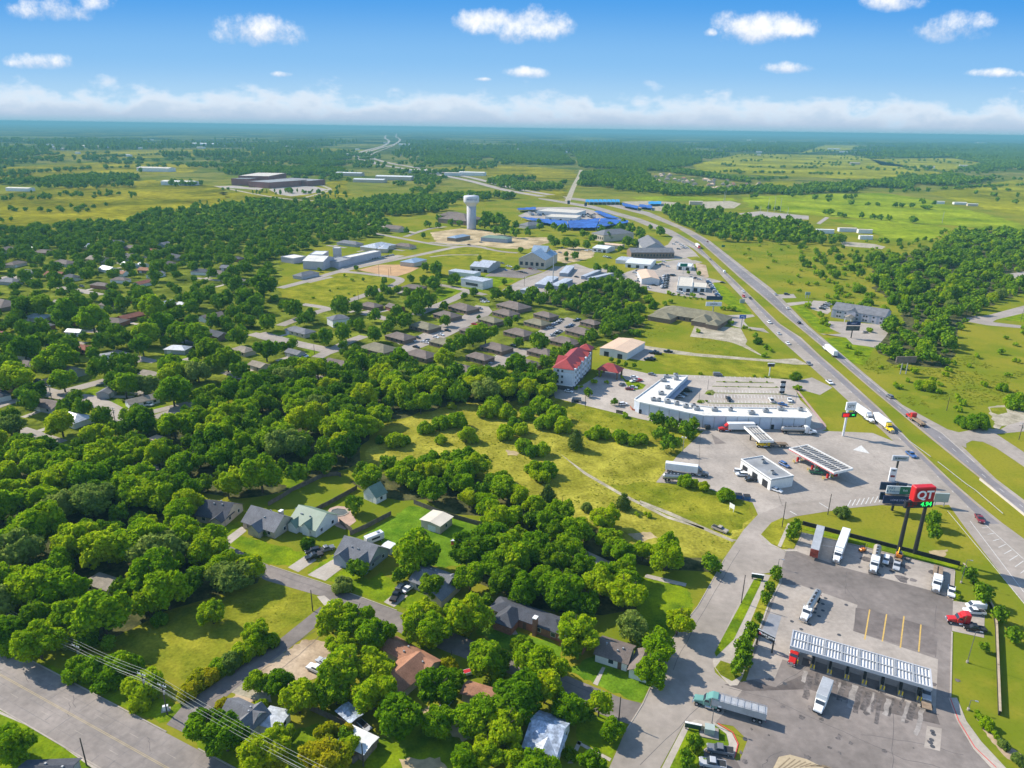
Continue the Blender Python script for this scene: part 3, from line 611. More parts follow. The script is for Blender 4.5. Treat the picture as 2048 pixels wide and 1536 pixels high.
# highway, two carriageways
SBL = [(1077, 398), (1180, 416), (1265, 440), (1334, 468), (1386, 497), (1416, 521), (1447, 556), (1480, 591), (1504, 620), (1531, 650), (1560, 679), (1600, 714), (1640, 750), (1707, 812), (1765, 862), (1830, 925), (1880, 985), (1930, 1055), (1992, 1136), (2048, 1208), (2130, 1320)]
SBR = [(1077, 395), (1190, 412), (1280, 437), (1345, 461), (1394, 489), (1422, 517), (1465, 556), (1511, 601), (1560, 648), (1602, 675), (1640, 711), (1685, 750), (1764, 821), (1822, 885), (1903, 962), (1957, 1008), (2003, 1045), (2048, 1078), (2130, 1146)]
NBL = [(1077, 391), (1200, 407), (1290, 430), (1355, 456), (1398, 483), (1437, 517), (1480, 556), (1527, 595), (1560, 624), (1640, 690), (1749, 784), (1861, 877), (1959, 956), (2048, 1031), (2130, 1100)]
NBR = [(1077, 387), (1210, 403), (1300, 425), (1385, 462), (1420, 482), (1465, 517), (1502, 546), (1543, 577), (1567, 600), (1617, 652), (1655, 684), (1730, 748), (1805, 810), (1860, 848), (1895, 866), (1932, 900), (1992, 958), (2048, 1000), (2130, 1058)]
patch('highway', SBL + SBR[::-1], 0.055, M_road); patch('highway', NBL + NBR[::-1], 0.055, M_road)
def inset(A, B, f0, f1, z, m, name):
    "lane band between two edges, given as fractions of the way across (near part only)"
    def at(E, y):
        for i in range(len(E) - 1):
            if E[i][1] <= y <= E[i + 1][1]:
                t = (y - E[i][1]) / (E[i + 1][1] - E[i][1]); return E[i][0] + t * (E[i + 1][0] - E[i][0])
        return None
    P, Q = [], []
    for y in list(range(470, 700, 8)) + list(range(700, 1060, 12)):
        xa, xb = at(A, y), at(B, y)
        if xa is None or xb is None: continue
        P.append((xa + (xb - xa) * f0, y)); Q.append((xa + (xb - xa) * f1, y))
    patch(name, P + Q[::-1], z, m, False); return P, Q
inset(SBR, SBL, .10, .42, .061, M_hwyd, 'highway_lane'); inset(NBL, NBR, .12, .72, .061, M_hwyd, 'highway_lane')
def between(A, B, f, rows):
    out = []
    for y in rows:
        xs = []
        for E in (A, B):
            for i in range(len(E) - 1):
                if E[i][1] <= y <= E[i + 1][1]: xs.append(E[i][0] + (y - E[i][1]) / (E[i + 1][1] - E[i][1]) * (E[i + 1][0] - E[i][0])); break
        if len(xs) == 2: out.append(G(xs[0] + (xs[1] - xs[0]) * f, y))
    return out
mb = MB(); rows = list(range(480, 700, 10)) + list(range(700, 1030, 15))
dashes(between(NBL, NBR, .44, rows), 0, 3.5, 9, .18, .068, M_white, mb); dashes(between(SBR, SBL, .46, rows), 0, 3.5, 9, .18, .068, M_white, mb)
for A, B, f in ((NBL, NBR, .10), (SBR, SBL, .08)): ribbon(between(A, B, f, rows), .15, .067, M_yellow, mb)
ribbon(between(NBL, NBR, .76, rows[:38]), .15, .067, M_white, mb)
for px in ([(1895, 1022), (1985, 1130), (2060, 1222)], [(1940, 1042), (2048, 1185)], [(1960, 1040), (2060, 1130)]): ribbon([G(*p) for p in px], .18, .068, M_white, mb)
for k in range(9): ribbon([G(1964 + k * 11, 1056 + k * 13), G(1975 + k * 12, 1056 + k * 11)], .22, .068, M_white, mb)
o = mb.build('highway_markings'); o['kind'] = 'structure'
# junction and frontage road
patch('road', cp(c4, 1400, 560, 1640, 690, 1700, 706, 1830, 682, 1920, 692, 1960, 668, 2060, 640, 2200, 640, 2200, 700, 2060, 700, 1900, 715, 2048, 812, 2200, 925, 2200, 1005, 2048, 890, 1900, 790, 1830, 757, 1770, 750, 1740, 765, 1740, 790, 1640, 740, 1500, 650), 0.05, M_road)
patch('concrete_pad', cp(c4, 1855, 575, 1960, 555, 2060, 570, 2200, 600, 2200, 640, 2060, 650, 1960, 668, 1900, 690, 1880, 640), 0.04, M_gravel, True, 0.8)
patch('field', cp(c4, 1865, 575, 1950, 572, 1960, 600, 1910, 612, 1875, 600), 0.05, M_mown, False)
patch('road', cp(c4, 1740, 95, 1860, 80, 2048, 30, 2200, 10, 2200, 50, 2048, 70, 1900, 105, 1880, 118, 2048, 138, 2200, 150, 2200, 165, 2048, 152, 1850, 135, 1745, 115), 0.06, M_road)
# highway beyond the dealers, to the horizon
add_poly([G(*p) for p in [(690, 352), (690, 298), (738, 272), (805, 266), (815, 290), (785, 312), (830, 352)]], True)
FARHW = [(1085, 393), (1010, 380), (940, 362), (880, 350), (840, 343), (800, 336), (752, 328), (718, 317), (712, 308), (735, 300), (768, 291), (778, 282), (770, 276), (772, 270)]
road('highway', FARHW, 22, 0.3, M_conc); road('highway', [(p[0] + (18 if i < 6 else 22), p[1] - 3.0) for i, p in enumerate(FARHW)], 20, 0.3, M_conc)
road('road', [(752, 328), (740, 314), (748, 306), (772, 297), (790, 290)], 9, .32, M_conc)
# country roads and far drives
road('road', [(1135, 403), (1148, 372), (1158, 352), (1162, 340)], 11, 0.16, M_gravel)
for px in ([(560, 428), (660, 436), (760, 452), (830, 466)], [(430, 372), (520, 390), (600, 400), (700, 402)], [(610, 395), (660, 380), (640, 370)]): road('road', px, 8, 0.14, M_gravel)
patch('parking_lot', cp(crop(420, 260, .1953), 600, 610, 760, 570, 1000, 565, 1220, 610, 1000, 660, 830, 680, 700, 660), 0.15, M_conc)
patch('road', cp(crop(420, 260, .1953), 60, 575, 260, 570, 420, 590, 560, 590, 500, 615, 300, 600, 100, 590), 0.15, M_conc)
patch('parking_lot', cp(crop(1280, 220, .375), 520, 552, 640, 540, 900, 565, 900, 585, 700, 575, 560, 565), 0.12, M_conc)
patch('parking_lot', cp(crop(1280, 220, .375), 1070, 700, 1250, 715, 1310, 730, 1290, 742, 1080, 725), 0.1, M_gravel)
patch('parking_lot', cp(crop(1280, 220, .375), 300, 490, 480, 485, 540, 500, 500, 525, 330, 525), 0.12, M_gravel)
patch('road', cp(crop(1280, 220, .375), 960, 610, 1010, 575, 990, 570, 940, 605), 0.12, M_conc)
patch('road', [(1553, 589), (1587, 588), (1593, 596), (1557, 597)], 0.05, M_conc); patch('road', [(1572, 606), (1606, 603), (1622, 603), (1622, 607), (1606, 608), (1580, 612)], 0.05, M_conc)
patch('parking_lot', cp(crop(1280, 220, .375), 1890, 885, 2060, 860, 2200, 850, 2200, 930, 2060, 935, 1960, 915), 0.05, M_conc)
patch('field', cp(crop(1280, 220, .375), 1870, 1098, 2048, 1085, 2200, 1085, 2200, 1130, 2048, 1130, 1900, 1118), 0.05, M_lawn, False)

# commercial strip ground
k10 = crop(1160, 380, .1953); k9 = crop(560, 420, .1953); k8 = crop(860, 340, .1953)
patch('parking_lot', cp(k10, 360, 900, 480, 840, 640, 790, 880, 730, 1100, 700, 1260, 740, 1160, 760, 1200, 870, 1470, 940, 1360, 950, 1440, 1110, 1300, 1115, 950, 1075, 700, 1020, 520, 980, 380, 920), 0.06, M_conc)
patch('parking_lot', cp(k10, 560, 700, 900, 560, 960, 470, 1060, 540, 1180, 640, 1240, 710, 1080, 700, 800, 730), 0.058, M_conc)
patch('dirt_yard', cp(k10, 1180, 740, 1290, 770, 1320, 890, 1280, 900, 1200, 850), 0.065, M_dirt)
patch('lawn', cp(k10, 1090, 690, 1200, 680, 1255, 710, 1150, 722), 0.07, M_mown, False)
patch('construction_site', cp(k8, 0, 640, 300, 600, 500, 610, 900, 690, 1190, 690, 1230, 740, 1000, 810, 700, 800, 480, 770, 200, 770, 60, 740), 0.05, M_tan, True, 1.5)
patch('dirt_yard', cp(k8, 1230, 830, 1500, 780, 1700, 830, 1660, 900, 1400, 960, 1250, 920), 0.05, M_tan, True, 1.5)
patch('baseball_infield', cp(k9, 800, 615, 1010, 560, 1260, 560, 1430, 590, 1330, 640, 1200, 680, 1020, 660), 0.06, mat('infield clay', (.45, .27, .13), .95, .12, .1))
patch('parking_lot', cp(k8, 560, 1090, 700, 1000, 880, 1030, 1040, 1000, 1160, 1040, 1010, 1085, 950, 1110, 640, 1090), 0.06, M_asph)
patch('parking_lot', cp(k8, 860, 1210, 1340, 990, 1500, 960, 1640, 1010, 1820, 1010, 1800, 1090, 1540, 1160, 1300, 1260, 1100, 1280), 0.06, M_conc)
patch('parking_lot', cp(k9, 560, 590, 850, 530, 1200, 460, 1280, 470, 900, 570, 640, 640), 0.06, M_conc)
patch('dealer_lot', cp(k8, 900, 470, 1100, 380, 1500, 380, 1660, 410, 2048, 530, 1900, 560, 1640, 620, 1300, 570, 1000, 510), 0.12, M_conc)
patch('dealer_lot', cp(k10, 430, 120, 760, 110, 1000, 130, 860, 220, 640, 200), 0.12, M_gravel)
for nm, px, w in (('road', cp(k9, 0, 800, 300, 720, 620, 625, 1000, 545, 1400, 465, 1850, 375, 2100, 385), 9), ('road', cp(k9, 0, 1185, 210, 1105, 400, 1040, 520, 1010), 8), ('road', cp(k9, 230, 965, 400, 990, 520, 1020), 7), ('road', cp(k9, 600, 960, 760, 910, 900, 860, 1130, 780, 1230, 725, 1170, 690, 900, 655, 690, 635, 560, 640), 8), ('road', cp(k9, 1600, 760, 1760, 790, 1940, 830, 2100, 870), 7),
                  ('road', cp(k9, 1930, 830, 1800, 900, 1600, 985, 1380, 1075), 9), ('road', cp(k9, -200, 1260, 0, 1320, 250, 1380, 560, 1440), 8), ('road', cp(k9, 380, 1510, 580, 1410, 700, 1350, 860, 1290), 8), ('road', cp(k9, 840, 1060, 1000, 1100, 1180, 1150), 5), ('road', cp(k9, 560, 160, 760, 200, 1080, 260, 1400, 320, 1640, 360, 1850, 375), 8),
                  ('road', cp(k9, 1280, 275, 1500, 200, 1700, 170), 7), ('road', cp(k8, 800, 1240, 1000, 1130, 1200, 1060, 1340, 990), 12), ('road', cp(k8, 0, 740, 200, 760, 420, 770, 700, 830, 900, 850), 7), ('road', cp(k8, 0, 890, 200, 870, 500, 870), 4),
                  ('road', cp(c6, -200, 640, 0, 560, 100, 535, 230, 510), 7), ('road', cp(c6, 100, 440, 200, 475, 330, 510, 480, 530, 640, 610, 690, 665), 9), ('road', cp(c6, 320, 495, 450, 460, 600, 420), 8), ('road', cp(c6, 830, 630, 1000, 570, 1170, 510), 8), ('road', cp(c6, 600, 270, 700, 300, 830, 330), 6), ('road', cp(c6, 960, 330, 1030, 310), 7), ('road', cp(c6, 1340, 180, 1560, 230, 1790, 280), 8),
                  ('road', cp(crop(0, 420, .315), 380, 490, 500, 510, 640, 540), 8), ('road', cp(crop(0, 420, .315), 640, 350, 780, 330, 920, 300, 1020, 290), 8), ('road', cp(crop(0, 420, .315), -100, 440, 40, 430), 8), ('road', cp(crop(0, 420, .315), 1090, 255, 1250, 250, 1400, 240), 6), ('road', cp(k10, 480, 960, 700, 1020, 900, 1060), 5)):
    road(nm, px, w, 0.05 + random.uniform(0, .012), M_road)
# apartment courts
k11 = crop(700, 560, .315)
for px in (cp(k11, 255, 490, 380, 380, 560, 290, 700, 240, 800, 160, 880, 170, 905, 200, 880, 225, 760, 290, 640, 350, 480, 420, 300, 490), cp(k11, 770, 600, 930, 480, 1040, 430, 1160, 440, 1140, 480, 1020, 530, 860, 610), cp(crop(1040, 600, .315), 60, 240, 180, 150, 300, 110, 380, 130, 380, 160, 280, 200, 180, 260)):
    patch('parking_lot', px, 0.07, M_road)
mb = MB()
for (x0, y0, x1, y1, n) in ((300, 400, 430, 355, 12), (340, 480, 420, 440, 6), (460, 340, 560, 300, 8), (850, 520, 930, 470, 10), (780, 590, 840, 550, 6)):
    for k in range(n):
        x, y = x0 + (x1 - x0) * k / n, y0 + (y1 - y0) * k / n; ribbon([G(*k11(x, y)), G(*k11(x + 16, y + 9))], .3, .085, M_white, mb)
o = mb.build('parking_markings'); o['kind'] = 'structure'
# drives of houses
for px in (cp(c3, 1180, 220, 1290, 140, 1315, 165, 1215, 245), cp(c3, 1535, 360, 1640, 290, 1690, 320, 1590, 385), cp(c3, 1640, 400, 1780, 315, 1850, 345, 1735, 432), cp(c2, 340, 545, 400, 495, 470, 510, 395, 572), cp(c2, 965, 660, 1040, 690, 1055, 715, 1030, 720), cp(c2, 1455, 980, 1505, 890, 1522, 895, 1480, 990), cp(c2, 1320, 1405, 1375, 1285, 1395, 1290, 1350, 1405), cp(c2, 1375, 1285, 1555, 1380, 1545, 1395, 1370, 1300), cp(c6, 660, 590, 750, 570, 790, 575, 700, 610),
           cp(c3, 1690, 515, 1730, 510, 1790, 560, 1760, 600), cp(k9, 840, 1050, 940, 1010, 960, 1030, 900, 1080), cp(c6, 470, 535, 540, 515, 560, 520, 490, 545), cp(c6, 1180, 620, 1240, 600, 1270, 610, 1200, 640), cp(c2, 1300, 290, 1420, 270, 1550, 330, 1560, 365, 1500, 395, 1480, 370, 1400, 320), cp(c2, 1740, 395, 1850, 420, 1955, 445, 1950, 462, 1840, 440, 1730, 412)):
    patch('driveway', px, 0.045, M_walk)
for px in (cp(c5, 1280, 820, 1420, 920, 1600, 1025, 1700, 1075, 1850, 1150, 2048, 1215, 2048, 1225, 1850, 1165, 1690, 1085, 1590, 1035, 1410, 930), cp(c4, 0, 1068, 160, 1130, 400, 1235, 490, 1275, 520, 1280, 490, 1290, 390, 1248, 150, 1145, 0, 1082)): patch('path', px, 0.03, M_gravel, True)
for px in (cp(c2, 1640, 180, 1760, 170, 1800, 200, 1700, 225), cp(c2, 690, 1170, 800, 1180, 830, 1260, 760, 1290, 690, 1240), cp(c2, 500, 1140, 580, 1100, 620, 1130, 540, 1180), cp(c4, 1540, 1340, 1640, 1330, 1620, 1370, 1560, 1365), cp(c5, 990, 800, 1060, 810, 1050, 830, 1000, 828), cp(c2, 420, 1380, 640, 1370, 680, 1429, 450, 1450)):
    patch('bare_patch', px, 0.03, M_tan, False, 0.5)
patch('planting_bed', cp(c1, 1790, 1165, 1860, 1200, 1960, 1300, 2048, 1370, 2048, 1429, 1960, 1380, 1850, 1260), 0.03, M_dirt, False, .4)
# ------------------------------------------------------------------ buildings
def shingle(n, c): return mat(n, c, 0.9, 0.16, 0.35, 0.15, fine=(3.0, 0.16), detail=5)
RF = {'grey': shingle('grey shingles', (.175, .175, .185)), 'dark': shingle('charcoal shingles', (.075, .078, .09)), 'brown': shingle('brown shingles', (.175, .14, .12)), 'tan': shingle('tan shingles', (.27, .23, .18)), 'olive': shingle('olive shingles', (.205, .185, .125)),
      'rust': shingle('rust shingles', (.33, .165, .10)), 'redbrown': shingle('red brown shingles', (.26, .10, .07)), 'green': mat('green metal roof', (.16, .225, .16), .5, .1, .4, .4), 'white': mat('white metal roof', (.66, .66, .64), .5, .08, .3, .4, fine=(1., .06)), 'cream': mat('cream metal roof', (.60, .53, .42), .55, .08, .3, .4),
      'silver': mat('weathered silver roof', (.42, .44, .47), .45, .22, .5, .5, fine=(2., .15)), 'red': mat('red metal roof', (.31, .036, .034), .5, .16, .4, .4), 'membrane': mat('white roof membrane', (.66, .63, .57), .8, .12, .12, .2, fine=(.8, .1)), 'flatgrey': mat('grey roof felt', (.27, .275, .28), .9, .15, .2, .15), 'peach': mat('peach metal roof', (.62, .44, .30), .55, .06, .2, .3), 'blue': mat('blue metal roof', (.25, .33, .42), .5, .1, .3, .4), 'tarp': mat('silver blue tarpaulin', (.34, .39, .47), .4, .4, .7, .5, fine=(2., .3))}
WL = {'tan': mat('tan siding', (.50, .42, .33), .85, .08, .5), 'white': mat('white siding', (.70, .69, .66), .8, .06, .5), 'brick': mat('red brick', (.33, .145, .09), .9, .15, 1.2, fine=(6., .2)), 'brownbrick': mat('brown brick', (.20, .14, .105), .9, .15, 1.2, fine=(6., .15)), 'grey': mat('grey siding', (.36, .36, .36), .85, .08, .5), 'blue': mat('pale blue stucco', (.52, .56, .62), .8, .06, .3), 'metal': mat('pale metal siding', (.58, .58, .59), .6, .06, .3, .4),
      'dark': mat('dark stone', (.10, .095, .10), .9, .2, .8), 'wood': mat('weathered wood', (.24, .18, .13), .95, .25, 1.5), 'red': mat('red painted siding', (.34, .05, .04), .8, .15, 1.0), 'slate': mat('blue grey siding', (.30, .33, .39), .8, .1, .5), 'school': mat('brick red masonry', (.25, .10, .085), .9, .15, .05), 'lav': mat('lavender masonry', (.42, .40, .44), .85, .08, .1)}
M_glass = mat('window glass', (.035, .045, .06), .08, 0, spec=.6); M_trim = mat('white trim', (.74, .73, .70), .7, .04, 1.0); M_door = mat('brown door', (.15, .09, .06), .6, .1, 1.0); M_garage = mat('garage door', (.62, .61, .60), .6, .05, 1.0)
M_acu = mat('rooftop unit metal', (.30, .31, .32), .5, .15, 2.0, .5); M_dark = mat('dark opening', (.03, .03, .035), .8, .1, 1.0); M_black = mat('black paint', (.02, .02, .022), .5, .1, 1.0, .5)

def gable_wall(mb, x0, x1, y0, y1, ze, p, m, ridge='x'):
    if ridge == 'x':
        w = y1 - y0; mb.prism([(y0, 0), (y1, 0), (y1, ze), (y0 + w / 2, ze + p * w / 2), (y0, ze)], x0, x1, m, 'x')
    else:
        w = x1 - x0; mb.prism([(x0, 0), (x1, 0), (x1, ze), (x0 + w / 2, ze + p * w / 2), (x0, ze)], y0, y1, m, 'y')
def gable_roof(mb, x0, x1, y0, y1, ze, p, m, ridge='x', o=.4, t=.14):
    if ridge == 'x':
        w = y1 - y0; mb.prism([(y0 - o, ze - o * p + .02), (y0 + w / 2, ze + p * w / 2 + .02), (y1 + o, ze - o * p + .02), (y1 + o, ze - o * p + t), (y0 + w / 2, ze + p * w / 2 + t + .02), (y0 - o, ze - o * p + t)], x0 - o, x1 + o, m, 'x')
    else:
        w = x1 - x0; mb.prism([(x0 - o, ze - o * p + .02), (x0 + w / 2, ze + p * w / 2 + .02), (x1 + o, ze - o * p + .02), (x1 + o, ze - o * p + t), (x0 + w / 2, ze + p * w / 2 + t + .02), (x0 - o, ze - o * p + t)], y0 - o, y1 + o, m, 'y')
def hip_roof(mb, x0, x1, y0, y1, ze, p, m, o=.5, t=.16):
    x0 -= o; x1 += o; y0 -= o; y1 += o; L, W = x1 - x0, y1 - y0; h = p * min(L, W) / 2; zb = ze - .02
    if L >= W: r = [(x0 + W / 2, (y0 + y1) / 2), (x1 - W / 2 - .01, (y0 + y1) / 2)]
    else: r = [((x0 + x1) / 2, y0 + L / 2), ((x0 + x1) / 2, y1 - L / 2 - .01)]
    vs = [(x0, y0, zb), (x1, y0, zb), (x1, y1, zb), (x0, y1, zb), (x0, y0, zb + t), (x1, y0, zb + t), (x1, y1, zb + t), (x0, y1, zb + t), (*r[0], zb + t + h), (*r[1], zb + t + h)]
    fs = [(3, 2, 1, 0), (0, 1, 5, 4), (1, 2, 6, 5), (2, 3, 7, 6), (3, 0, 4, 7)]
    fs += [(4, 5, 9, 8), (5, 6, 9), (6, 7, 8, 9), (7, 4, 8)] if L >= W else [(4, 5, 8), (5, 6, 9, 8), (6, 7, 9), (7, 4, 8, 9)]
    mb.add(vs, fs, m)
def flat_roof(mb, x0, x1, y0, y1, ze, m, o=.0):
    mb.box(((x0 + x1) / 2, (y0 + y1) / 2, ze + .1), (x1 - x0 + 2 * o, y1 - y0 + 2 * o, .2), m)
def window(root, side, a, z, w, h, box, frame=True, name='window', gm=None):
    "a window on one side of the box (x0,x1,y0,y1): a = position along the side"
    x0, x1, y0, y1 = box; mb = MB(); e = .05
    if side == 'f': c, d = (x0 + a, y0 - e / 2, z), (w, e, h)
    elif side == 'b': c, d = (x0 + a, y1 + e / 2, z), (w, e, h)
    elif side == 'r': c, d = (x1 + e / 2, y0 + a, z), (e, w, h)
    else: c, d = (x0 - e / 2, y0 + a, z), (e, w, h)
    mb.box(c, d, gm or M_glass); o = mb.build(name, root)
    if frame:
        mb = MB(); f = .09; ax_ = 0 if side in 'fb' else 1
        for k in (-1, 1):
            cc, dd = list(c), list(d); cc[ax_] += k * (w / 2 + f / 2); dd[ax_] = f; dd[1 - ax_] = .08; dd[2] = h + 2 * f; mb.box(cc, dd, M_trim)
            cc, dd = list(c), list(d); cc[2] += k * (h / 2 + f / 2); dd[2] = f; dd[1 - ax_] = .075; mb.box(cc, dd, M_trim)
        mb.build('frame', o)
    return o
def house(label, O, yaw, L, W, ze, wall, roof, kind='gable', ridge='x', p=.45, wings=(), name='house', cat='house', group=None, wins='fr', chimney=None, garage=None, door=None, frames=True, overhang=.45, clear=True):
    root = empty(name, (O.x, O.y, 0), yaw, label, cat, group)
    wm, rm = WL[wall], RF[roof]; wb, rb = MB(), MB()
    def unit(x0, x1, y0, y1, z, kd, rd, pp, r_m=rm):
        if kd == 'gable': gable_wall(wb, x0, x1, y0, y1, z, pp, wm, rd); gable_roof(rb, x0, x1, y0, y1, z, pp, r_m, rd, overhang)
        elif kd == 'hip': wb.box(((x0 + x1) / 2, (y0 + y1) / 2, z / 2), (x1 - x0, y1 - y0, z), wm); hip_roof(rb, x0, x1, y0, y1, z, pp, r_m, overhang)
        else: wb.box(((x0 + x1) / 2, (y0 + y1) / 2, z / 2), (x1 - x0, y1 - y0, z), wm); flat_roof(rb, x0, x1, y0, y1, z, r_m, .15)
    unit(0, L, 0, W, ze, kind, ridge, p)
    for w in wings: unit(*w)
    wb.build('wall', root); ro = rb.build('roof', root)
    if frames and kind == 'gable' and ridge == 'x' and L > 8:
        for k in range(3): mb = MB(); x, y = L * random.uniform(.15, .85), W * random.choice((.28, .4, .62)); z = ze + p * min(y, W - y); mb.box((x, y, z + .3), (.4, .4, .5), M_acu); mb.build('roof_vent', ro)
    if chimney:
        x, y, h, m = chimney; mb = MB(); mb.box((x, y, h / 2), (1.0, 1.4, h), WL[m]); mb.box((x, y, h + .08), (1.2, 1.6, .16), M_trim); mb.build('chimney', ro)
    B = (0, L, 0, W)
    if 'f' in wins:
        n = max(1, int(L / 4.2))
        for k in range(n):
            a = L * (k + .5) / n
            if garage and garage[0] == 'f' and abs(a - garage[1]) < garage[2] / 2 + .9: continue
            if door is not None and abs(a - door) < 1.3: continue
            window(root, 'f', a, 1.55, 1.3, 1.2, B, frames)
    for sd in 'rl':
        if sd in wins:
            n = max(1, int(W / 5))
            for k in range(n): window(root, sd, W * (k + .5) / n, 1.55, 1.1, 1.2, B, frames)
    if garage:
        sd, a, w = garage; window(root, sd, a, 1.1, w, 2.2, B, False, 'garage_door', M_garage)
    if door is not None:
        d = window(root, 'f', door, 1.05, 1.0, 2.1, B, False, 'door', M_door)
    if clear: BUILT.append((O.x + (L / 2) * math.cos(yaw) - W / 2 * math.sin(yaw), O.y + L / 2 * math.sin(yaw) + W / 2 * math.cos(yaw), max(L, W) * .55 + 1.0))
    return root
def corners(FL, FR, BR, ze):
    "footprint from three eave corners seen in the photograph"
    a, b, c = G(*FL, ze), G(*FR, ze), G(*BR, ze); d = b - a; L = d.length; d.normalize(); n = Vector((-d.y, d.x, 0))
    return Vector((a.x, a.y, 0)), math.atan2(d.y, d.x), L, max(3.0, (c - b).dot(n))
def hc(label, FL, FR, BR, ze, *a, **k):
    O, yaw, L, W = corners(FL, FR, BR, ze); return house(label, O, yaw, L, W, ze, *a, **k)
def hat(label, px, py, wpx, d2, ratio, ze, *a, **k):
    "house from roof centre pixel, long side in pixels, a second pixel giving the ridge direction, and depth ratio"
    c = G(px, py, ze + .6); u = G(px + d2[0], py + d2[1], ze + .6) - c; u.normalize(); yaw = math.atan2(u.y, u.x)
    L = wpx * dist(c) / FPX * k.pop('stretch', 1.0); W = L * ratio; n = Vector((-u.y, u.x, 0)); O = c - u * L / 2 - n * W / 2
    return house(label, Vector((O.x, O.y, 0)), yaw, L, W, ze, *a, **k)

# houses along the street in the middle distance of the lower half
hc('dark grey gabled house half hidden among wood trees', (392, 1030), (450, 1038), (468, 1006), 2.7, 'tan', 'dark', 'gable', 'x', .6, wings=((7, 11, -2, 5, 2.7, 'gable', 'y', .7),), wins='fr')
hc('grey roofed tan house with front porch gable and long drive', (485, 1042), (548, 1063), (580, 1034), 2.8, 'tan', 'grey', 'gable', 'x', .75, wings=((4.5, 9.5, -2.2, 5, 2.5, 'gable', 'y', .8),), chimney=(11, 7, 6.2, 'tan'))
hc('white house with green metal roof and small front dormers', (578, 1043), (631, 1060), (677, 1030), 2.9, 'white', 'green', 'gable', 'x', .62, wings=((.6, 4.2, -1.2, 6, 2.7, 'gable', 'y', .9), (6.2, 9.2, -.6, 6, 3.4, 'gable', 'y', 1.0)), garage=('r', 3.2, 4.6))
hc('grey roofed house with twin front gables and white garage door', (671, 1108), (735, 1130), (778, 1098), 2.8, 'slate', 'grey', 'gable', 'x', .72, wings=((.4, 5.6, -1.5, 6, 2.7, 'gable', 'y', .8), (8.2, 12.6, -1.6, 6, 2.8, 'gable', 'y', 1.05)), wins='r')
_h = hc('weathered grey L-shaped house behind a round yard tree', (820, 1160), (885, 1185), (908, 1150), 2.7, 'tan', 'grey', 'gable', 'x', .5, wings=((8, 13.5, -3, 7, 2.7, 'gable', 'y', .6),))
_b = hc('long red brick ranch house with charcoal hip roof', (980, 1217), (1121, 1268), (1134, 1241), 2.7, 'brick', 'dark', 'hip', 'x', .42, wings=((3.4, 9.0, -4.2, 4, 2.7, 'hip', 'x', .62), (22.3, 29, -1.6, 5, 2.7, 'hip', 'x', .5)), chimney=(14.5, -.6, 5.6, 'brick'), wins='f', door=11)
hc('shabby cottage with patched brown roof at the street corner', (1191, 1306), (1254, 1326), (1269, 1292), 2.7, 'white', 'brown', 'gable', 'x', .5, wings=((9.5, 14, -1.8, 6, 2.7, 'gable', 'y', .55),), wins='f', door=6.5)
O, yw, L, W = corners((766, 1296), (852, 1345), (884, 1324), 2.7)
house('L-shaped house with big rust brown roof under yard trees', O, yw, L, W, 2.7, 'tan', 'rust', 'gable', 'x', .5, wings=((L - 8.5, L - .6, -11.5, W * .5, 2.7, 'gable', 'y', .5),), wins='')
hc('small house with plain rust roof between two yard trees', (924, 1385), (985, 1404), (1000, 1382), 2.6, 'tan', 'rust', 'gable', 'x', .3, wins='f')
hc('white gabled house with torn silver blue tarpaulin on its roof', (1048, 1492), (1110, 1513), (1152, 1446), 3.0, 'white', 'tarp', 'gable', 'x', .5, wings=((1.5, 7.5, -1.5, 6, 3.0, 'gable', 'y', .5, RF['silver']),), wins='r')
hc('white cottage with grey cross gabled roof under power lines', (442, 1428), (500, 1456), (532, 1422), 3.0, 'white', 'grey', 'gable', 'x', .75, wings=((5, 9.5, -1, 5, 3.2, 'gable', 'y', .8),), wins='r', chimney=None)
hc('low outbuilding with patched silver metal roof beside white cottage', (517, 1448), (556, 1457), (600, 1428), 2.5, 'white', 'silver', 'gable', 'x', .1, wins='r', name='outbuilding', cat='shed')
hc('open sided shed with pale two panel metal roof', (678, 1482), (727, 1506), (757, 1478), 2.5, 'wood', 'white', 'gable', 'x', .12, wins='', name='shed', cat='shed')
hc('small junk yard shed under grey tarpaulin', (675, 1422), (701, 1444), (720, 1433), 2.3, 'wood', 'tarp', 'gable', 'x', .15, wins='', name='shed', cat='shed')
hc('roof corner of a grey house cut by bottom frame edge', (30, 1560), (135, 1556), (128, 1520), 3.0, 'grey', 'dark', 'gable', 'x', .4, wins='')
hc('broad tan grey roof nearly swallowed by big wood trees', (168, 1165), (235, 1188), (262, 1168), 2.6, 'tan', 'tan', 'hip', 'x', .35, wins='f')
BUILT.append((*G(222, 1215)[:2], 6.5))
hc('cream workshop with white metal roof on bright lawn', (842, 1039), (880, 1052), (905, 1034), 3.2, 'tan', 'cream', 'gable', 'y', .12, wins='r', garage=('f', 4.5, 3.2), name='workshop', cat='workshop')
hc('tiny red garden shed with grey metal roof', (902, 1082), (921, 1090), (927, 1081), 2.1, 'red', 'silver', 'gable', 'y', .4, wins='', door=None, name='garden_shed', cat='shed', overhang=.2)
hc('white barn shaped shed with green roof', (727, 983), (752, 994), (771, 983), 3.0, 'white', 'green', 'gable', 'y', .9, wins='r', garage=('f', 3, 3), name='barn_shed', cat='shed')
hc('silver roofed carport behind grey twin gabled house', (763, 1092), (780, 1098), (793, 1088), 2.4, 'metal', 'white', 'gable', 'x', .1, wins='', name='carport', cat='carport', overhang=.1)
hc('small grey shed at the wood edge', (588, 944), (600, 947), (604, 940), 2.2, 'grey', 'grey', 'hip', 'x', .5, wins='', name='shed', cat='shed')
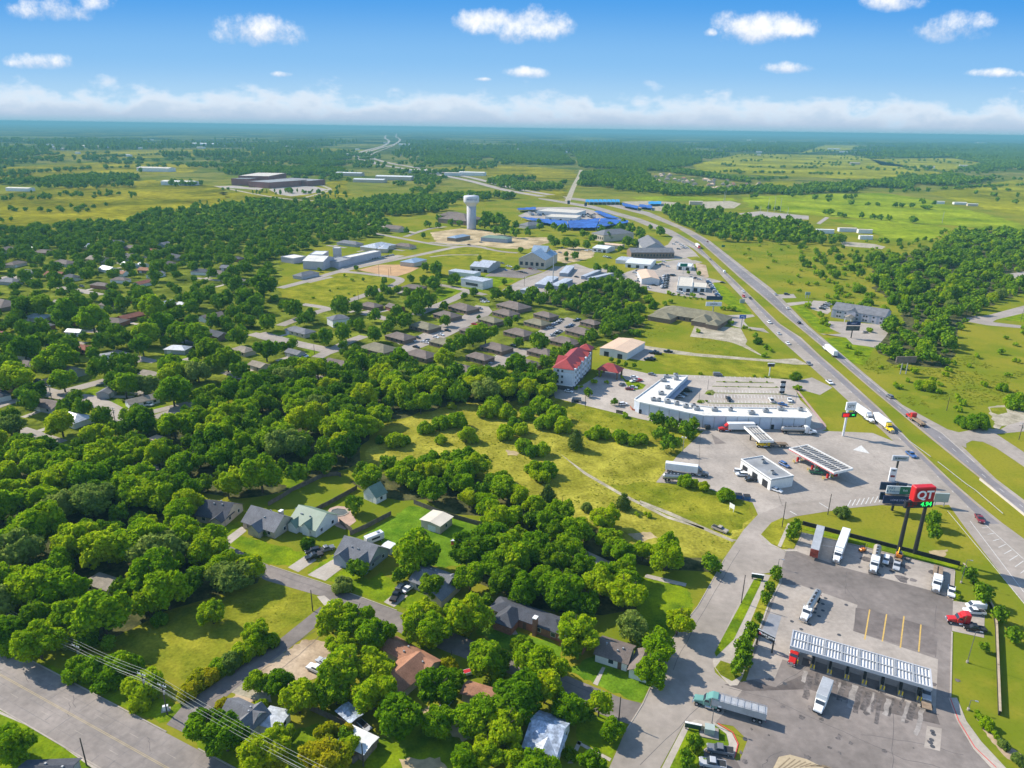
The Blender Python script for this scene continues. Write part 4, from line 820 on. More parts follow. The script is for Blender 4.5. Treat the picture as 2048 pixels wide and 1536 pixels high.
# older neighbourhood: one row per house (label words, roof centre, long side, ridge direction, ratio, wall, roof, kind)
OLD = [('brown hip roof house at the photo edge', 2, 606, 60, (30, 6), .6, 'brownbrick', 'brown', 'hip'), ('long red brown roof house with white carport strip', 263, 630, 46, (40, -9), .45, 'brick', 'redbrown', 'gable'), ('brown hip roof house beside the red brown roof', 229, 640, 40, (40, 3), .6, 'brick', 'brown', 'hip'), ('red brown roof peeping from dense yard trees', 165, 693, 36, (40, 6), .6, 'brick', 'redbrown', 'hip'),
       ('small pale roofed house beside a green lawn', 150, 660, 26, (40, 2), .6, 'white', 'silver', 'gable'), ('brown roof house behind a carport', 53, 726, 44, (40, 10), .6, 'brownbrick', 'brown', 'hip'), ('white sided garage with low roof in deep shade', 209, 707, 28, (40, -6), .5, 'white', 'flatgrey', 'flat'), ('greenish grey gabled house behind round tree', 140, 738, 44, (40, 10), .6, 'grey', 'olive', 'gable'),
       ('tan grey roof with dark front gable under trees', 302, 747, 40, (40, 10), .65, 'tan', 'tan', 'gable'), ('dark brown roof house at the road junction', 100, 806, 44, (40, 8), .65, 'grey', 'brown', 'gable'), ('pale grey roof house with messy yard', 146, 832, 56, (40, 12), .6, 'white', 'silver', 'hip'), ('grey house with steep side gable by the lane', 212, 780, 24, (20, -12), .9, 'grey', 'grey', 'gable'),
       ('tan house with white gable end and white drive', 284, 796, 50, (40, -9), .5, 'white', 'tan', 'gable'), ('blue grey roof house beside the curved lane', 372, 828, 42, (30, -18), .6, 'white', 'slate' if 0 else 'blue', 'gable'), ('charcoal roof house against a dark tree mass', 435, 666, 40, (40, 12), .6, 'brownbrick', 'dark', 'gable'), ('tan roof house between two big trees', 487, 697, 40, (40, 12), .6, 'tan', 'tan', 'hip'),
       ('tan roof house with parked cars by the street', 518, 727, 36, (40, 12), .6, 'tan', 'tan', 'gable'), ('grey roof house with cars on a corner lot', 590, 702, 34, (40, 10), .6, 'grey', 'grey', 'gable'), ('long low grey roof house by a square lawn', 600, 659, 58, (40, 10), .45, 'tan', 'grey', 'hip'), ('white two storey cottage with grey hipped roof', 676, 634, 34, (40, -6), .8, 'white', 'grey', 'hip'),
       ('brown grey roof behind the street corner trees', 676, 723, 46, (40, 8), .6, 'brownbrick', 'brown', 'gable'), ('pale roof under trees near the wood', 370, 606, 24, (40, 3), .6, 'white', 'silver', 'gable'), ('white roof house alone among dark trees', 258, 527, 26, (40, 6), .6, 'white', 'white', 'gable'), ('smaller white roof beside the bright white one', 286, 527, 16, (40, 6), .7, 'white', 'white', 'gable'),
       ('white roof far back in the tree belt', 54, 495, 24, (40, 2), .5, 'white', 'white', 'gable'), ('pale gabled house in the far tree belt', 196, 516, 34, (40, 4), .6, 'tan', 'tan', 'gable'), ('brown roof house in the far tree belt', 92, 503, 36, (40, 2), .5, 'brownbrick', 'brown', 'hip'), ('grey brown house with big yard in tree belt', 128, 524, 36, (40, 4), .6, 'grey', 'brown', 'hip'),
       ('brown roof beside a green yard patch', 266, 494, 34, (40, 3), .5, 'brick', 'brown', 'hip'), ('dark gabled house by the far street', 354, 512, 32, (40, 8), .6, 'grey', 'dark', 'gable'), ('grey house behind a white parked van', 57, 542, 26, (40, 3), .6, 'grey', 'grey', 'gable'), ('brown roof between dense yard trees', 203, 568, 34, (40, 4), .5, 'brick', 'brown', 'hip'),
       ('shaded tan roof at the dense wood edge', 58, 877, 40, (40, 6), .6, 'tan', 'tan', 'hip'), ('grey brown roof half under wood trees', 243, 878, 38, (40, -8), .6, 'tan', 'brown', 'hip'), ('flat pale pinkish roof beside the wood', 314, 874, 26, (30, 8), .7, 'white', 'peach', 'flat'), ('brown hip roof house beside a long drive', 742, 609, 42, (40, 8), .6, 'brownbrick', 'brown', 'hip'),
       ('brown gabled house next to the long drive house', 790, 612, 36, (40, 12), .6, 'brick', 'brown', 'gable'), ('broad brown roof beside the mown block', 828, 573, 44, (40, 4), .55, 'brownbrick', 'brown', 'hip'), ('long dark purple roof building by the curved street', 612, 547, 46, (40, -9), .5, 'lav', 'grey', 'hip'), ('tan roof tucked under dark street trees', 470, 560, 40, (40, 4), .6, 'tan', 'tan', 'hip'),
       ('brown roof hidden behind two round trees', 440, 545, 36, (40, 4), .6, 'tan', 'brown', 'hip'), ('grey roof among far left trees', 20, 560, 34, (40, 4), .6, 'grey', 'grey', 'hip'), ('low grey roof near the playing field corner', 700, 485, 50, (40, 5), .4, 'grey', 'grey', 'hip'), ('low tan roof behind the school', 750, 495, 46, (40, 5), .4, 'tan', 'tan', 'hip'), ('brown roof behind the white roofed school', 810, 480 + 10, 40, (40, 5), .5, 'tan', 'brown', 'hip')]
for i, (lab, px, py, w, d2, ratio, wl, rf, kd) in enumerate(OLD):
    near = py > 640
    _q = G(px, py + w * .42); BUILT.append((_q.x, _q.y, w * .30 * dist(_q) / FPX))
    hat(lab, px, py, w, d2, ratio, 2.7 if 'two storey' not in lab else 5.0, wl, rf, kd, 'x', .42, wins='f' if near else '', frames=False, group='older houses among the trees', name='house', garage=('f', 3, 2.6) if near and kd != 'flat' else None)
OLDX = []
_res = [G(*q) for q in [(-60, 500), (300, 480), (520, 520), (500, 640), (430, 720), (330, 830), (150, 870), (-60, 850)]]
for _ in range(900):
    if len(OLDX) > 40: break
    x, y = random.uniform(min(q.x for q in _res), max(q.x for q in _res)), random.uniform(min(q.y for q in _res), max(q.y for q in _res))
    if not inpoly(_res, x, y) or blocked(x, y, 9): continue
    px, py = proj((x, y, 3)); w = random.uniform(13, 17) * FPX / dist((x, y, 0)); rf = random.choice(('brown', 'tan', 'grey', 'brown', 'dark', 'rust', 'silver', 'redbrown'))
    _q = Vector((x, y, 0)) * (1 - 13 / math.hypot(x, y)); BUILT.append((_q.x, _q.y, w * .28 * dist(_q) / FPX))
    OLDX.append((hat('x', px, py, w, random.choice(((40, 8), (40, 2), (40, -9))), .6, 2.7, random.choice(('tan', 'brownbrick', 'white', 'grey', 'brick')), rf, random.choice(('hip', 'gable')), 'x', .42, wins='', frames=False, garage=('f', 3, 2.6)), rf))
# short concrete drives in front of the older houses
mb = MB(); _n = 0
for o in list(SC.objects):
    if o.parent is None and o.name.startswith('house') and o.get('group', '').startswith('older') :
        c_, s_ = math.cos(o.rotation_euler.z), math.sin(o.rotation_euler.z); f = lambda x, y: (o.location.x + x * c_ - y * s_, o.location.y + x * s_ + y * c_, .0455 + _n * .00011)
        x1 = 1.7 + random.uniform(-.5, .3); L_ = random.uniform(7, 13); mb.add([f(x1, -L_), f(x1 + 3.2, -L_), f(x1 + 3.2, -.05), f(x1, -.05)], [(0, 1, 2, 3)], M_walk); _n += 1
        if _n % 2: mb.add([f(-6, -L_ - 5.5), f(24, -L_ - 5.5), f(24, -L_), f(-6, -L_)], [(0, 1, 2, 3)], M_road)
mb.build('driveway')['kind'] = 'structure'
# single storey apartment houses with brown hip roofs
DUP = [(758, 694, 68), (801, 671, 54), (850, 650, 56), (895, 628, 50), (927, 613, 56), (982, 638, 46), (843, 706, 60), (888, 682, 52), (942, 659, 40), (993, 692, 58), (960, 711, 50), (925, 734, 54), (1028, 610, 62), (1012, 624, 48), (1039, 663, 56), (1075, 643, 48), (1092, 628, 44), (1052, 724, 60), (1085, 701, 54), (1182, 643, 38), (1163, 661, 56), (1131, 680, 58), (1092, 699 - 2, 10)][:22]
DUPS = []
for px, py, w in DUP:
    DUPS.append(hat('x', px, py, w, (135, 35), .62, 2.7, 'brownbrick', 'brown' if random.random() < .7 else 'olive', 'hip', 'x', .42, wins='f', frames=False, group='single storey apartment houses', name='apartment_house', cat='apartment house'))

# ------------------------------------------------------------------ larger buildings
def block(label, FL, FR, BR, h, wall, roof, name='building', cat='building', kind='flat', p=.12, ridge='x', wins='', doors=0, units=0, ribs=0, group=None, parapet=True, wingl=(), row=0):
    O, yaw, L, W = corners(FL, FR, BR, h)
    root = house(label, O, yaw, L, W, h, wall, roof, kind, ridge, p, wings=wingl, name=name, cat=cat, group=group, wins='', frames=False, overhang=.3)
    B = (0, L, 0, W)
    if kind == 'flat' and parapet:
        mb = MB(); t = .3
        for c, d in (((L / 2, t / 2, h + .3), (L + .3, t, .6)), ((L / 2, W - t / 2, h + .3), (L + .3, t, .6)), ((t / 2, W / 2, h + .3), (t, W - 2 * t, .6)), ((L - t / 2, W / 2, h + .3), (t, W - 2 * t, .6))): mb.box(c, d, WL[wall])
        mb.build('parapet', root)
    for k in range(doors): window(root, 'f', L * (k + .5) / doors, 1.5, min(3.2, L / doors * .6), 3.0, B, False, 'door', M_dark)
    for k in range(row): window(root, 'f', L * (k + .5) / row, h * .5, L / row * .55, h * .38, B, False)
    for k in range(units):
        mb = MB(); x, y = L * (k + .5) / units, W * random.uniform(.3, .7); mb.box((x, y, h + .8), (2.2, 1.6, 1.1), M_acu); mb.box((x + .2, y, h + 1.45), (1.0, 1.0, .2), M_dark); mb.build('rooftop_unit', root)
    if ribs:
        mb = MB()
        for k in range(ribs + 1): mb.box((L * k / ribs, -.06, h / 2), (.14, .1, h), M_acu)
        mb.build('wall_rib', root)
    return root
# strip mall with bent plan
MH = 6.0
mroof = [(1269, 798), (1330, 753), (1376, 751), (1329, 796), (1390, 810), (1420, 814), (1612, 817), (1624, 831), (1612, 836), (1407, 831), (1380, 826), (1280, 804)]
mp_ = [G(*p, MH) for p in mroof]; mp_ = [Vector((p.x, p.y, 0)) for p in mp_]; c0 = sum(mp_, Vector()) / len(mp_)
root = empty('strip_mall', c0, 0, 'long bent white strip mall with flat roof and many rooftop units', 'shopping centre')
loc = [p - c0 for p in mp_]
mb = MB(); n = len(loc); mb.add([(p.x, p.y, 0) for p in loc] + [(p.x, p.y, MH) for p in loc], [(i, (i + 1) % n, n + (i + 1) % n, n + i) for i in range(n)], WL['blue']); mb.build('wall', root)
fill(loc, MH - .35, RF['membrane']).build('roof', root)
mb = MB()
for i in range(n):
    a, b = loc[i], loc[(i + 1) % n]; d = b - a; M = Matrix.Translation((a + b) / 2) @ Matrix.Rotation(math.atan2(d.y, d.x), 4, 'Z')
    mb.box((0, .0, MH - .1), (d.length, .36, .55), WL['white'], Matrix.Translation((0, 0, 0)) @ M)
mb.build('parapet', root)
mb = MB()
for i, cnt in ((8, 9), (9, 1), (10, 5)):
    a, b = loc[i], loc[(i + 1) % n]; d = (b - a); yw = math.atan2(d.y, d.x)
    for k in range(cnt + 1):
        p = a.lerp(b, k / cnt); mb.box((0, 0, MH / 2 - .2), (.22, .3, MH - .5), M_acu, Matrix.Translation((p.x, p.y, 0)) @ Matrix.Rotation(yw, 4, 'Z'))
mb.build('wall_rib', root)
for px in ((1446, 845), (1477, 845), (1501, 845), (1536, 848), (1599, 850), (1371, 836), (1281, 820)):
    g = G(*px); best = None
    for i in (8, 9, 10):   # nearest point on the rear wall
        a, b = mp_[i], mp_[(i + 1) % n]; a, b = Vector((a.x, a.y)), Vector((b.x, b.y)); q = Vector((g.x, g.y)); t = max(.02, min(.98, (q - a).dot(b - a) / (b - a).length_squared)); r = a.lerp(b, t)
        if best is None or (r - q).length < best[0]: best = ((r - q).length, r, math.atan2((b - a).y, (b - a).x))
    mb = MB(); mb.box((0, 0, 1.15), (1.3, .44, 2.3), M_dark, Matrix.Translation((best[1].x - c0.x, best[1].y - c0.y, 0)) @ Matrix.Rotation(best[2], 4, 'Z')); mb.build('door', root)
for (x, y) in cp(k5, 268, 70, 365, 55, 370, 92, 240, 108, 282, 182, 215, 242, 135, 305, 192, 312, 280, 328, 375, 348, 468, 376, 545, 370, 580, 400, 762, 408, 925, 410, 1140, 442, 1285, 422, 1438, 402, 1640, 408):
    g = G(x, y, MH) - c0; mb = MB(); s = random.uniform(.8, 1.2); mb.box((g.x, g.y, MH + .5), (2.6 * s, 1.9 * s, 1.3), M_acu); mb.box((g.x + .3, g.y, MH + 1.25), (1.1, 1.1, .2), M_dark); mb.build('rooftop_unit', root)
mb = MB()   # shopfront canopy on the court side
for i in (2, 4, 5):
    a, b = loc[i], loc[i + 1]; d = b - a; yw = math.atan2(d.y, d.x); M = Matrix.Translation((a + b) / 2) @ Matrix.Rotation(yw, 4, 'Z')
    mb.box((0, 1.3, 3.6), (d.length * .96, 2.4, .5), WL['slate'], M); mb.box((0, .12, 1.6), (d.length * .94, .2, 2.6), M_glass, M)
mb.build('shopfront', root)
for i in range(n): BUILT.append((mp_[i].x, mp_[i].y, 9))

# hotel: four storeys, red hipped roof
HH = height_at((1106, 777), 735); O, yw, L, W = corners((1107, 735), (1146, 740), (1212, 708), HH)
root = empty('hotel', (O.x, O.y, 0), yw, 'four storey pale blue hotel with bright red hipped roof and tower', 'hotel')
BUILT.append((O.x + 10, O.y + W * .4, W * .55))
wb, rb, db = MB(), MB(), MB(); gz = HH * .22
db.box((L / 2, W / 2, gz / 2), (L + .3, W + .3, gz), WL['dark']); wb.box((L / 2, W / 2, (HH + gz) / 2), (L, W, HH - gz), WL['blue'])
bays = [(.02, .07), (.12, .19), (.24, .31), (.44, .52), (.60, .70), (.78, .86), (.90, .98)]
for a, b in bays: wb.box((L + .45, W * (a + b) / 2, (HH + gz) / 2 + .2), (1.5, W * (b - a), HH - gz + .3), WL['blue'])
wb.build('wall', root); db.build('ground_storey', root)
hip_roof(rb, 0, L, 0, W, HH, .62, RF['red'], .6)
for a, b in ((.10, .2), (.24, .33), (.46, .58), (.74, .88)): gable_roof(rb, L * .45, L + 1.2, W * a, W * b, HH + .2, .7, RF['red'], 'x', .3)
gable_roof(rb, -.8, L * .5, W * .2, W * .5, HH + .1, .6, RF['red'], 'x', .3)
rf_ = rb.build('roof', root)
mb = MB(); mb.box((L * .75, W + 2.5, HH * .55), (6, 6, HH * 1.1), WL['brownbrick']); hip_roof(mb, L * .75 - 3, L * .75 + 3, W - .5, W + 5.5, HH * 1.1, .7, RF['red'], .9); mb.build('tower', root)
for fl in range(3):
    z = gz + (fl + .55) * (HH - gz) / 3
    for x in (.24, .46): window(root, 'f', L * x, z, 1.1, 1.3, (0, L, 0, W), False)
    for a, b in bays: window(root, 'r', W * (a + b) / 2, z, 1.3, 1.3, (0, L + 1.2, 0, W), False)
mb = MB(); mb.box((L / 2, W / 2, gz + .1), (L + .5, W + .5, .3), M_trim); mb.build('string_course', root)
mb = MB(); mb.box((L / 2, W / 2, HH - 1.8), (L + .12, W + .12, .12), mat('pink band', (.5, .3, .28))); mb.build('painted_band', root)
# drive-through porch with red hip roof
O2, yw2, L2, W2 = corners((1212, 742), (1236, 746), (1252, 738), 4.2)
por = empty('entrance_canopy', (O2.x, O2.y, 0), yw2, 'red hipped entrance canopy on brick pillars before the hotel', 'canopy')
mb = MB(); hip_roof(mb, -5, L2, 0, W2, 4.2, .7, RF['red'], .5); mb.build('roof', por)
for x, y in ((-4, .6), (L2 - .6, .6), (L2 - .6, W2 - .6), (-4, W2 - .6)): mb = MB(); mb.box((x, y, 2.05), (.9, .9, 4.1), WL['brownbrick']); mb.build('pillar', por)
# tan roofed warehouse behind the hotel
block('tan metal warehouse with wide peach roof behind the hotel', (1200, 696), (1254, 706), (1281, 683), 4.5, 'metal', 'peach', 'warehouse', 'warehouse', 'gable', .1, 'y', doors=2)
# truck stop shop with flat grey roof
SH = 4.3
r = block('low white shop with flat grey roof in the older station lot', (1482, 920), (1542, 961), (1582, 950), SH, 'white', 'flatgrey', 'station_shop', 'shop', doors=3, units=2)
# olive roofed motel
O, yw, L, W = corners((1308, 624), (1445, 646), (1452, 632), 3.2)
house('rambling motel with long olive hipped roofs', O, yw, L, W, 3.2, 'brownbrick', 'olive', 'hip', 'x', .4, wings=((L * .03, L * .36, -14, -2, 3.2, 'hip', 'x', .5), (L * .62, L * .86, -8, 8, 3.4, 'hip', 'x', .55), (L * .84, L * 1.0, -10, 2, 3.2, 'hip', 'x', .5)), name='motel', cat='motel', wins='f', frames=False)
# grey two storey motel on the far side of the highway
O, yw, L, W = corners((1664, 618), (1770, 634), (1776, 622), 6.2)
root = house('grey two storey motel with dark recessed bays beyond the highway', O, yw, L, W, 6.2, 'lav', 'grey', 'gable', 'x', .32, wings=((L * .30, L * .47, -1.6, 6, 6.8, 'gable', 'y', .5),), name='motel', cat='motel', wins='', overhang=.3)
for a in (.06, .22, .55, .74, .88): window(root, 'f', L * a, 3.1, L * .045, 6.0, (0, L, 0, W), False, 'recessed_bay', WL['slate'])
for a in (.12, .17, .27, .50, .62, .67, .80, .94):
    for z in (1.6, 4.5): window(root, 'f', L * a, z, 1.2, 1.2, (0, L, 0, W), False)
mb = MB(); gable_roof(mb, L * .32, L * .45, -9, -1.8, 3.6, .4, RF['tan'], 'y', .3); mb.build('porch_roof', root)
for x, y in ((.33, -8.6), (.44, -8.6)): mb = MB(); mb.box((L * x, y, 1.75), (.5, .5, 3.5), M_trim); mb.build('pillar', root)
# commercial strip by the highway
k = k10
def kb(label, a, b, c, h, *args, **kw): return block(label, k10(*a), k10(*b), k10(*c), h, *args, **kw)
kb('brown motel block with gallery railings below its long roof', (525, 640), (968, 640), (970, 610), 6.0, 'brownbrick', 'grey', 'motel', 'motel', 'gable', .35, 'x', row=14)
kb('big grey gabled hall joined behind the brown motel block', (650, 600), (890, 605), (900, 520), 6.5, 'grey', 'grey', 'hall', 'hall', 'gable', .5, 'y')
kb('white sheds with broad low roof between motel and dealers', (465, 745), (720, 765), (800, 715), 4.5, 'white', 'white', 'warehouse', 'warehouse', 'gable', .08, 'x', doors=3)
kb('small pale roofed shed beside the white sheds', (365, 715), (480, 725), (545, 690), 3.5, 'metal', 'silver', 'warehouse', 'warehouse', 'gable', .06)
kb('white metal garage with peach gable roof and rows of parked cars', (632, 910), (815, 915), (825, 830), 5.0, 'metal', 'peach', 'garage_building', 'garage', 'gable', .22, 'y')
kb('white car dealer showroom with flat cream roof', (995, 985), (1150, 995), (1140, 900), 4.5, 'white', 'cream', 'showroom', 'showroom', doors=2)
kb('low cream wing with dark shopfront beside the showroom', (1150, 990), (1290, 1000), (1280, 955), 4.0, 'white', 'cream', 'showroom', 'showroom', doors=2, parapet=False)
kb('small green and white store beside the highway', (990, 780), (1140, 790), (1140, 755), 3.5, 'white', 'white', 'store', 'shop', doors=2)
kb('long white metal shed beside a dusty yard', (128, 590), (275, 605), (340, 575), 4.5, 'metal', 'white', 'warehouse', 'warehouse', 'gable', .12, 'x', doors=3)
kb('tan roofed shed behind the long white metal shed', (235, 555), (420, 572), (425, 555), 4.0, 'tan', 'peach', 'warehouse', 'warehouse', 'gable', .12)
kb('pale three storey inn half hidden by trees', (120, 440), (240, 465), (340, 400), 8, 'tan', 'grey', 'inn', 'hotel', 'hip', .4, row=6)
def ka(label, a, b, c, h, *args, **kw): return block(label, k8(*a), k8(*b), k8(*c), h, *args, **kw)
ka('long low building with pale grey roof by the green', (190, 1035), (450, 1065), (500, 1040), 3.6, 'metal', 'silver', 'building', 'building', 'gable', .06)
ka('white boxy hall on a bright green lawn', (316, 1115), (540, 1150), (598, 1115), 6.5, 'metal', 'silver', 'hall', 'hall', 'flat', row=1)
ka('hall with rounded silver roof beside the ornate white building', (410, 985), (600, 1000), (690, 955), 5.0, 'grey', 'silver', 'hall', 'hall', 'gable', .2, doors=3)
ka('smaller rounded silver hall just behind its twin', (500, 950), (640, 965), (685, 935), 5.0, 'grey', 'silver', 'hall', 'hall', 'gable', .2)
r = ka('ornate pale stone building with tall gabled wings', (910, 905), (1180, 925), (1235, 850), 9.0, 'tan', 'blue', 'civic_building', 'civic building', 'gable', .5, 'y', row=5)
ka('tall gabled rear wing of pale stone with blue grey roof', (1040, 830), (1190, 840), (1215, 815), 13.0, 'tan', 'blue', 'civic_building', 'civic building', 'gable', .6, 'x')
for lab, a, b, c in (('longest storage block beside the paved lane', (1325, 1055), (1410, 1060), (1592, 990)), ('storage block with white end beside the lane', (1072, 1170), (1190, 1180), (1378, 1100)), ('storage block facing the tall lattice mast', (1222, 1180), (1310, 1190), (1522, 1125)), ('narrow storage block next to the outermost one', (1548, 1085), (1590, 1090), (1738, 1022)), ('outermost narrow white storage block', (1610, 1105), (1650, 1112), (1806, 1030)), ('short storage block nearest the tree row', (920, 1225), (1010, 1240), (1115, 1210))):
    ka(lab + ' in self storage yard', a, b, c, 3.0, 'slate', 'silver', 'storage_block', 'storage block', 'gable', .06, 'y', group='self storage blocks')
ka('half built hall with blue grey roof on bare soil', (175, 690), (260, 700), (350, 665), 4.0, 'wood', 'blue', 'hall', 'hall', 'hip', .3)
ka('half built hall sheathed in green on bare soil', (520, 690), (790, 710), (800, 690), 4.5, 'slate', 'green', 'hall', 'hall', 'hip', .3)
ka('large white dealership hall ringed by blue shade sails', (1092, 420), (1500, 445), (1590, 415), 5.5, 'metal', 'cream', 'dealership', 'dealership', doors=3)
ka('second cream dealership hall nearer the blue shade sails', (1180, 480), (1500, 495), (1540, 465), 5.0, 'metal', 'cream', 'dealership', 'dealership', doors=3)
ka('brown apartment block beside the water tower', (80, 495), (370, 525), (385, 480), 6.0, 'brownbrick', 'brown', 'apartment_block', 'apartments', 'hip', .35)
ka('brown apartment block behind the other near the water tower', (80, 465), (340, 475), (380, 455), 6.0, 'brownbrick', 'brown', 'apartment_block', 'apartments', 'hip', .35)
ka('low grey building beside the blue shade sails', (905, 560), (1000, 575), (1040, 540), 4, 'grey', 'grey', 'building', 'building', 'hip', .4)
block('brown church with big roof amid trees', k9(1060, 185), k9(1215, 200), k9(1240, 183), 4, 'tan', 'brown', 'church', 'church', 'gable', .5)
# school with white roofs
def kk(label, a, b, c, h, *args, **kw): return block(label, k9(*a), k9(*b), k9(*c), h, *args, **kw)
kk('white roofed school wing facing the long street', (640, 480), (720, 490), (985, 418), 6.5, 'lav', 'membrane', 'school_wing', 'school', group='school wings', parapet=True)
kk('tall school hall with steep white roof facing the field', (232, 520), (440, 530), (480, 480), 8.0, 'lav', 'membrane', 'school_wing', 'school', kind='gable', p=.25, group='school wings')
kk('low outer school wing nearest the dense trees', (8, 480), (135, 500), (220, 470), 5.0, 'lav', 'membrane', 'school_wing', 'school', group='school wings')
kk('school wing with long blue white roof', (300, 460), (440, 462), (540, 425), 6.0, 'lav', 'white', 'school_wing', 'school', group='school wings')
kk('small square tower block on the school roof line', (540, 395), (615, 395), (618, 382), 11.0, 'lav', 'membrane', 'school_wing', 'school', group='school wings')
kk('grey school block between hall and long wing', (450, 520), (600, 535), (690, 490), 5.5, 'lav', 'flatgrey', 'school_wing', 'school', group='school wings')
kk('cluster of low school cottages behind the school', (820, 375), (980, 395), (1100, 345), 4.0, 'tan', 'silver', 'school_cottage', 'school', kind='hip', p=.3, group='school wings')
kk('low pale classroom behind the school cottages', (1000, 400), (1100, 400), (1230, 360), 4.0, 'tan', 'silver', 'school_cottage', 'school', kind='hip', p=.25, group='school wings')
kk('pale blue roofed pavilion beside the infield', (1230, 530), (1370, 545), (1520, 510), 4.0, 'tan', 'blue', 'pavilion', 'pavilion', kind='hip', p=.3)
# far school of red brick
k4 = crop(420, 260, .1953)
def kf(label, a, b, c, h, *args, **kw): return block(label, k4(*a), k4(*b), k4(*c), h, *args, **kw)
kf('main wing of a big red brick school far away', (215, 500), (390, 505), (620, 470), 14, 'school', 'grey', 'far_school', 'school', row=0)
kf('entrance wing of the far red brick school', (390, 525), (600, 540), (650, 490), 12, 'school', 'flatgrey', 'far_school', 'school')
kf('long side wing of the far red brick school', (640, 505), (990, 525), (1005, 500), 11, 'school', 'flatgrey', 'far_school', 'school')
kf('pale roofed hall rising from the far red brick school', (290, 470), (600, 475), (640, 440), 18, 'school', 'cream', 'far_school', 'school')
FARB = [('long pale warehouse roof beside the far highway', 850, 340, 60, 8), ('white dealership roofs by the far highway bend', 945, 344, 50, 9), ('white shed behind the far highway', 905, 345, 30, 8), ('pale distribution roof far on the plain', 188, 292, 44, 9), ('thin white roof on the far plain', 410, 287, 50, 9), ('white roof streak at the far edge of fields', 120, 296, 18, 9), ('pale barn roof in the far trees', 595, 300, 26, 9), ('farm hall roof near the far school', 312, 335, 60, 10), ('low farm roof beside the far school road', 360, 362, 60, 8), ('long white school roof beyond the wood', 790, 352, 70, 9), ('pale roof beyond the long white school roof', 740, 358, 60, 7), ('grey roof by the far highway ramp', 700, 345, 50, 8),
        ('white hangar by the far interchange', 810, 288, 24, 9), ('tan farm roofs among pasture trees', 1880, 402, 14, 5), ('white farm arches in the pasture', 1920, 404, 20, 4), ('second white farm arch in the pasture', 1945, 407, 16, 4), ('grey sheds in the fenced yard', 1695, 455, 30, 5), ('smaller grey shed in the fenced yard', 1730, 458, 24, 5), ('white shed at the fenced yard drive', 1732, 470, 22, 5), ('tan roof near the fenced yard', 1650, 458, 30, 5), ('white hall at the pale yard', 1392, 402, 24, 6), ('far pale roof in right hand woods', 1710, 325, 16, 8), ('far white roof among right hand woods', 1860, 332, 14, 8), ('pale stone works roof on the far ridge', 1668, 297, 20, 8), ('white roof on the ridge beyond the pasture', 1930, 330, 16, 8), ('low roof by the far left pasture', 40, 375, 40, 6)]
for lab, px, py, w, h in FARB:
    hat(lab, px, py, w, (40, 1), .35, h, random.choice(('white', 'metal', 'tan')), random.choice(('white', 'cream', 'membrane')), 'gable', 'x', .12, wins='', name='far_building', cat='building', group='far off buildings', overhang=.3)
for i in range(46):
    px, py = random.uniform(0, 2048), random.uniform(272, 303) + 6; hat('pale speck of a far off building near the horizon', px, py, random.uniform(5, 14), (40, 1), .5, random.uniform(6, 10), 'white', random.choice(('white', 'cream', 'membrane')), 'gable', 'x', .12, wins='', name='far_building', cat='building', group='pale specks near the horizon', overhang=.3)
for i in range(90):   # housing estate at the right edge of the far woods
    px, py = random.uniform(1290, 1530), random.uniform(344, 378)
    if py > 352 + (px - 1290) * .11 + 10 or py < 342 + (px - 1290) * .10: continue
    c = G(px, py); M_ = random.choice(('rust', 'tan', 'peach', 'brown')); hat('small estate house among far trees beyond the bright field', px, py, 9, (40, random.choice((2, 40, -30))), .7, 3.5, 'tan', M_, 'hip', 'x', .6, wins='', name='estate_house', cat='house', group='far estate houses')
# blue shade sails over the dealers' car rows
M_sail = mat('blue shade cloth', (.03, .09, .31), .8, .22, .08, .2, col2=(.035, .115, .38)); M_sail2 = mat('light blue shade cloth', (.03, .25, .50), .7, .2, .1, .3)
def sail(label, px, z, m, group):
    P = [G(*p, z) for p in px]; c = sum(P, Vector()) / len(P); c.z = 0; root = empty('shade_canopy', c, 0, label, 'shade canopy', group)
    mb = MB(); a, b, cc, d = [p - c for p in P]; n1 = max(2, int((b - a).length / 6)); n2 = max(2, int((d - a).length / 6)); vs = []
    for j in range(n2 + 1):
        for i in range(n1 + 1):
            q = a.lerp(b, i / n1).lerp(d.lerp(cc, i / n1), j / n2); vs.append((q.x, q.y, z + (.55 if (i + j) % 2 else -.35)))
    mb.add(vs, [(j * (n1 + 1) + i, j * (n1 + 1) + i + 1, (j + 1) * (n1 + 1) + i + 1, (j + 1) * (n1 + 1) + i) for j in range(n2) for i in range(n1)], m)
    mb.add([(q.x, q.y, z + .0) for q in (a, b, cc, d)] + [(q.x, q.y, z - .5) for q in (a, b, cc, d)], [(0, 1, 5, 4), (1, 2, 6, 5), (2, 3, 7, 6), (3, 0, 4, 7)], m); mb.build('shade_cloth', root, smooth='keep')
    for q in (a, b, cc, d): mb = MB(); q = q * .97; mb.tube((q.x, q.y, 0), (q.x, q.y, z - .4), .15, M_trim, 6); mb.build('post', root)
g_ = 'blue shade canopies of the car dealers'
sail('largest blue shade canopy along the front of the dealer lot', cp(k8, 930, 480, 1400, 520, 1420, 590, 1010, 505), 4, M_sail, g_); sail('blue shade canopy widening towards the highway corner', cp(k8, 1410, 522, 1740, 492, 1700, 590, 1430, 592), 4, M_sail, g_); sail('pointed blue shade canopy at the highway side', cp(k8, 1750, 492, 2030, 516, 2030, 536, 1710, 588), 4, M_sail, g_)
sail('narrow blue shade canopy along the highway edge', cp(k8, 1680, 420, 1740, 418, 1960, 500, 1800, 480), 4, M_sail, g_); sail('small blue shade canopy behind the dealership hall', cp(k8, 890, 392, 1085, 378, 1085, 402, 910, 410), 4, M_sail, g_)
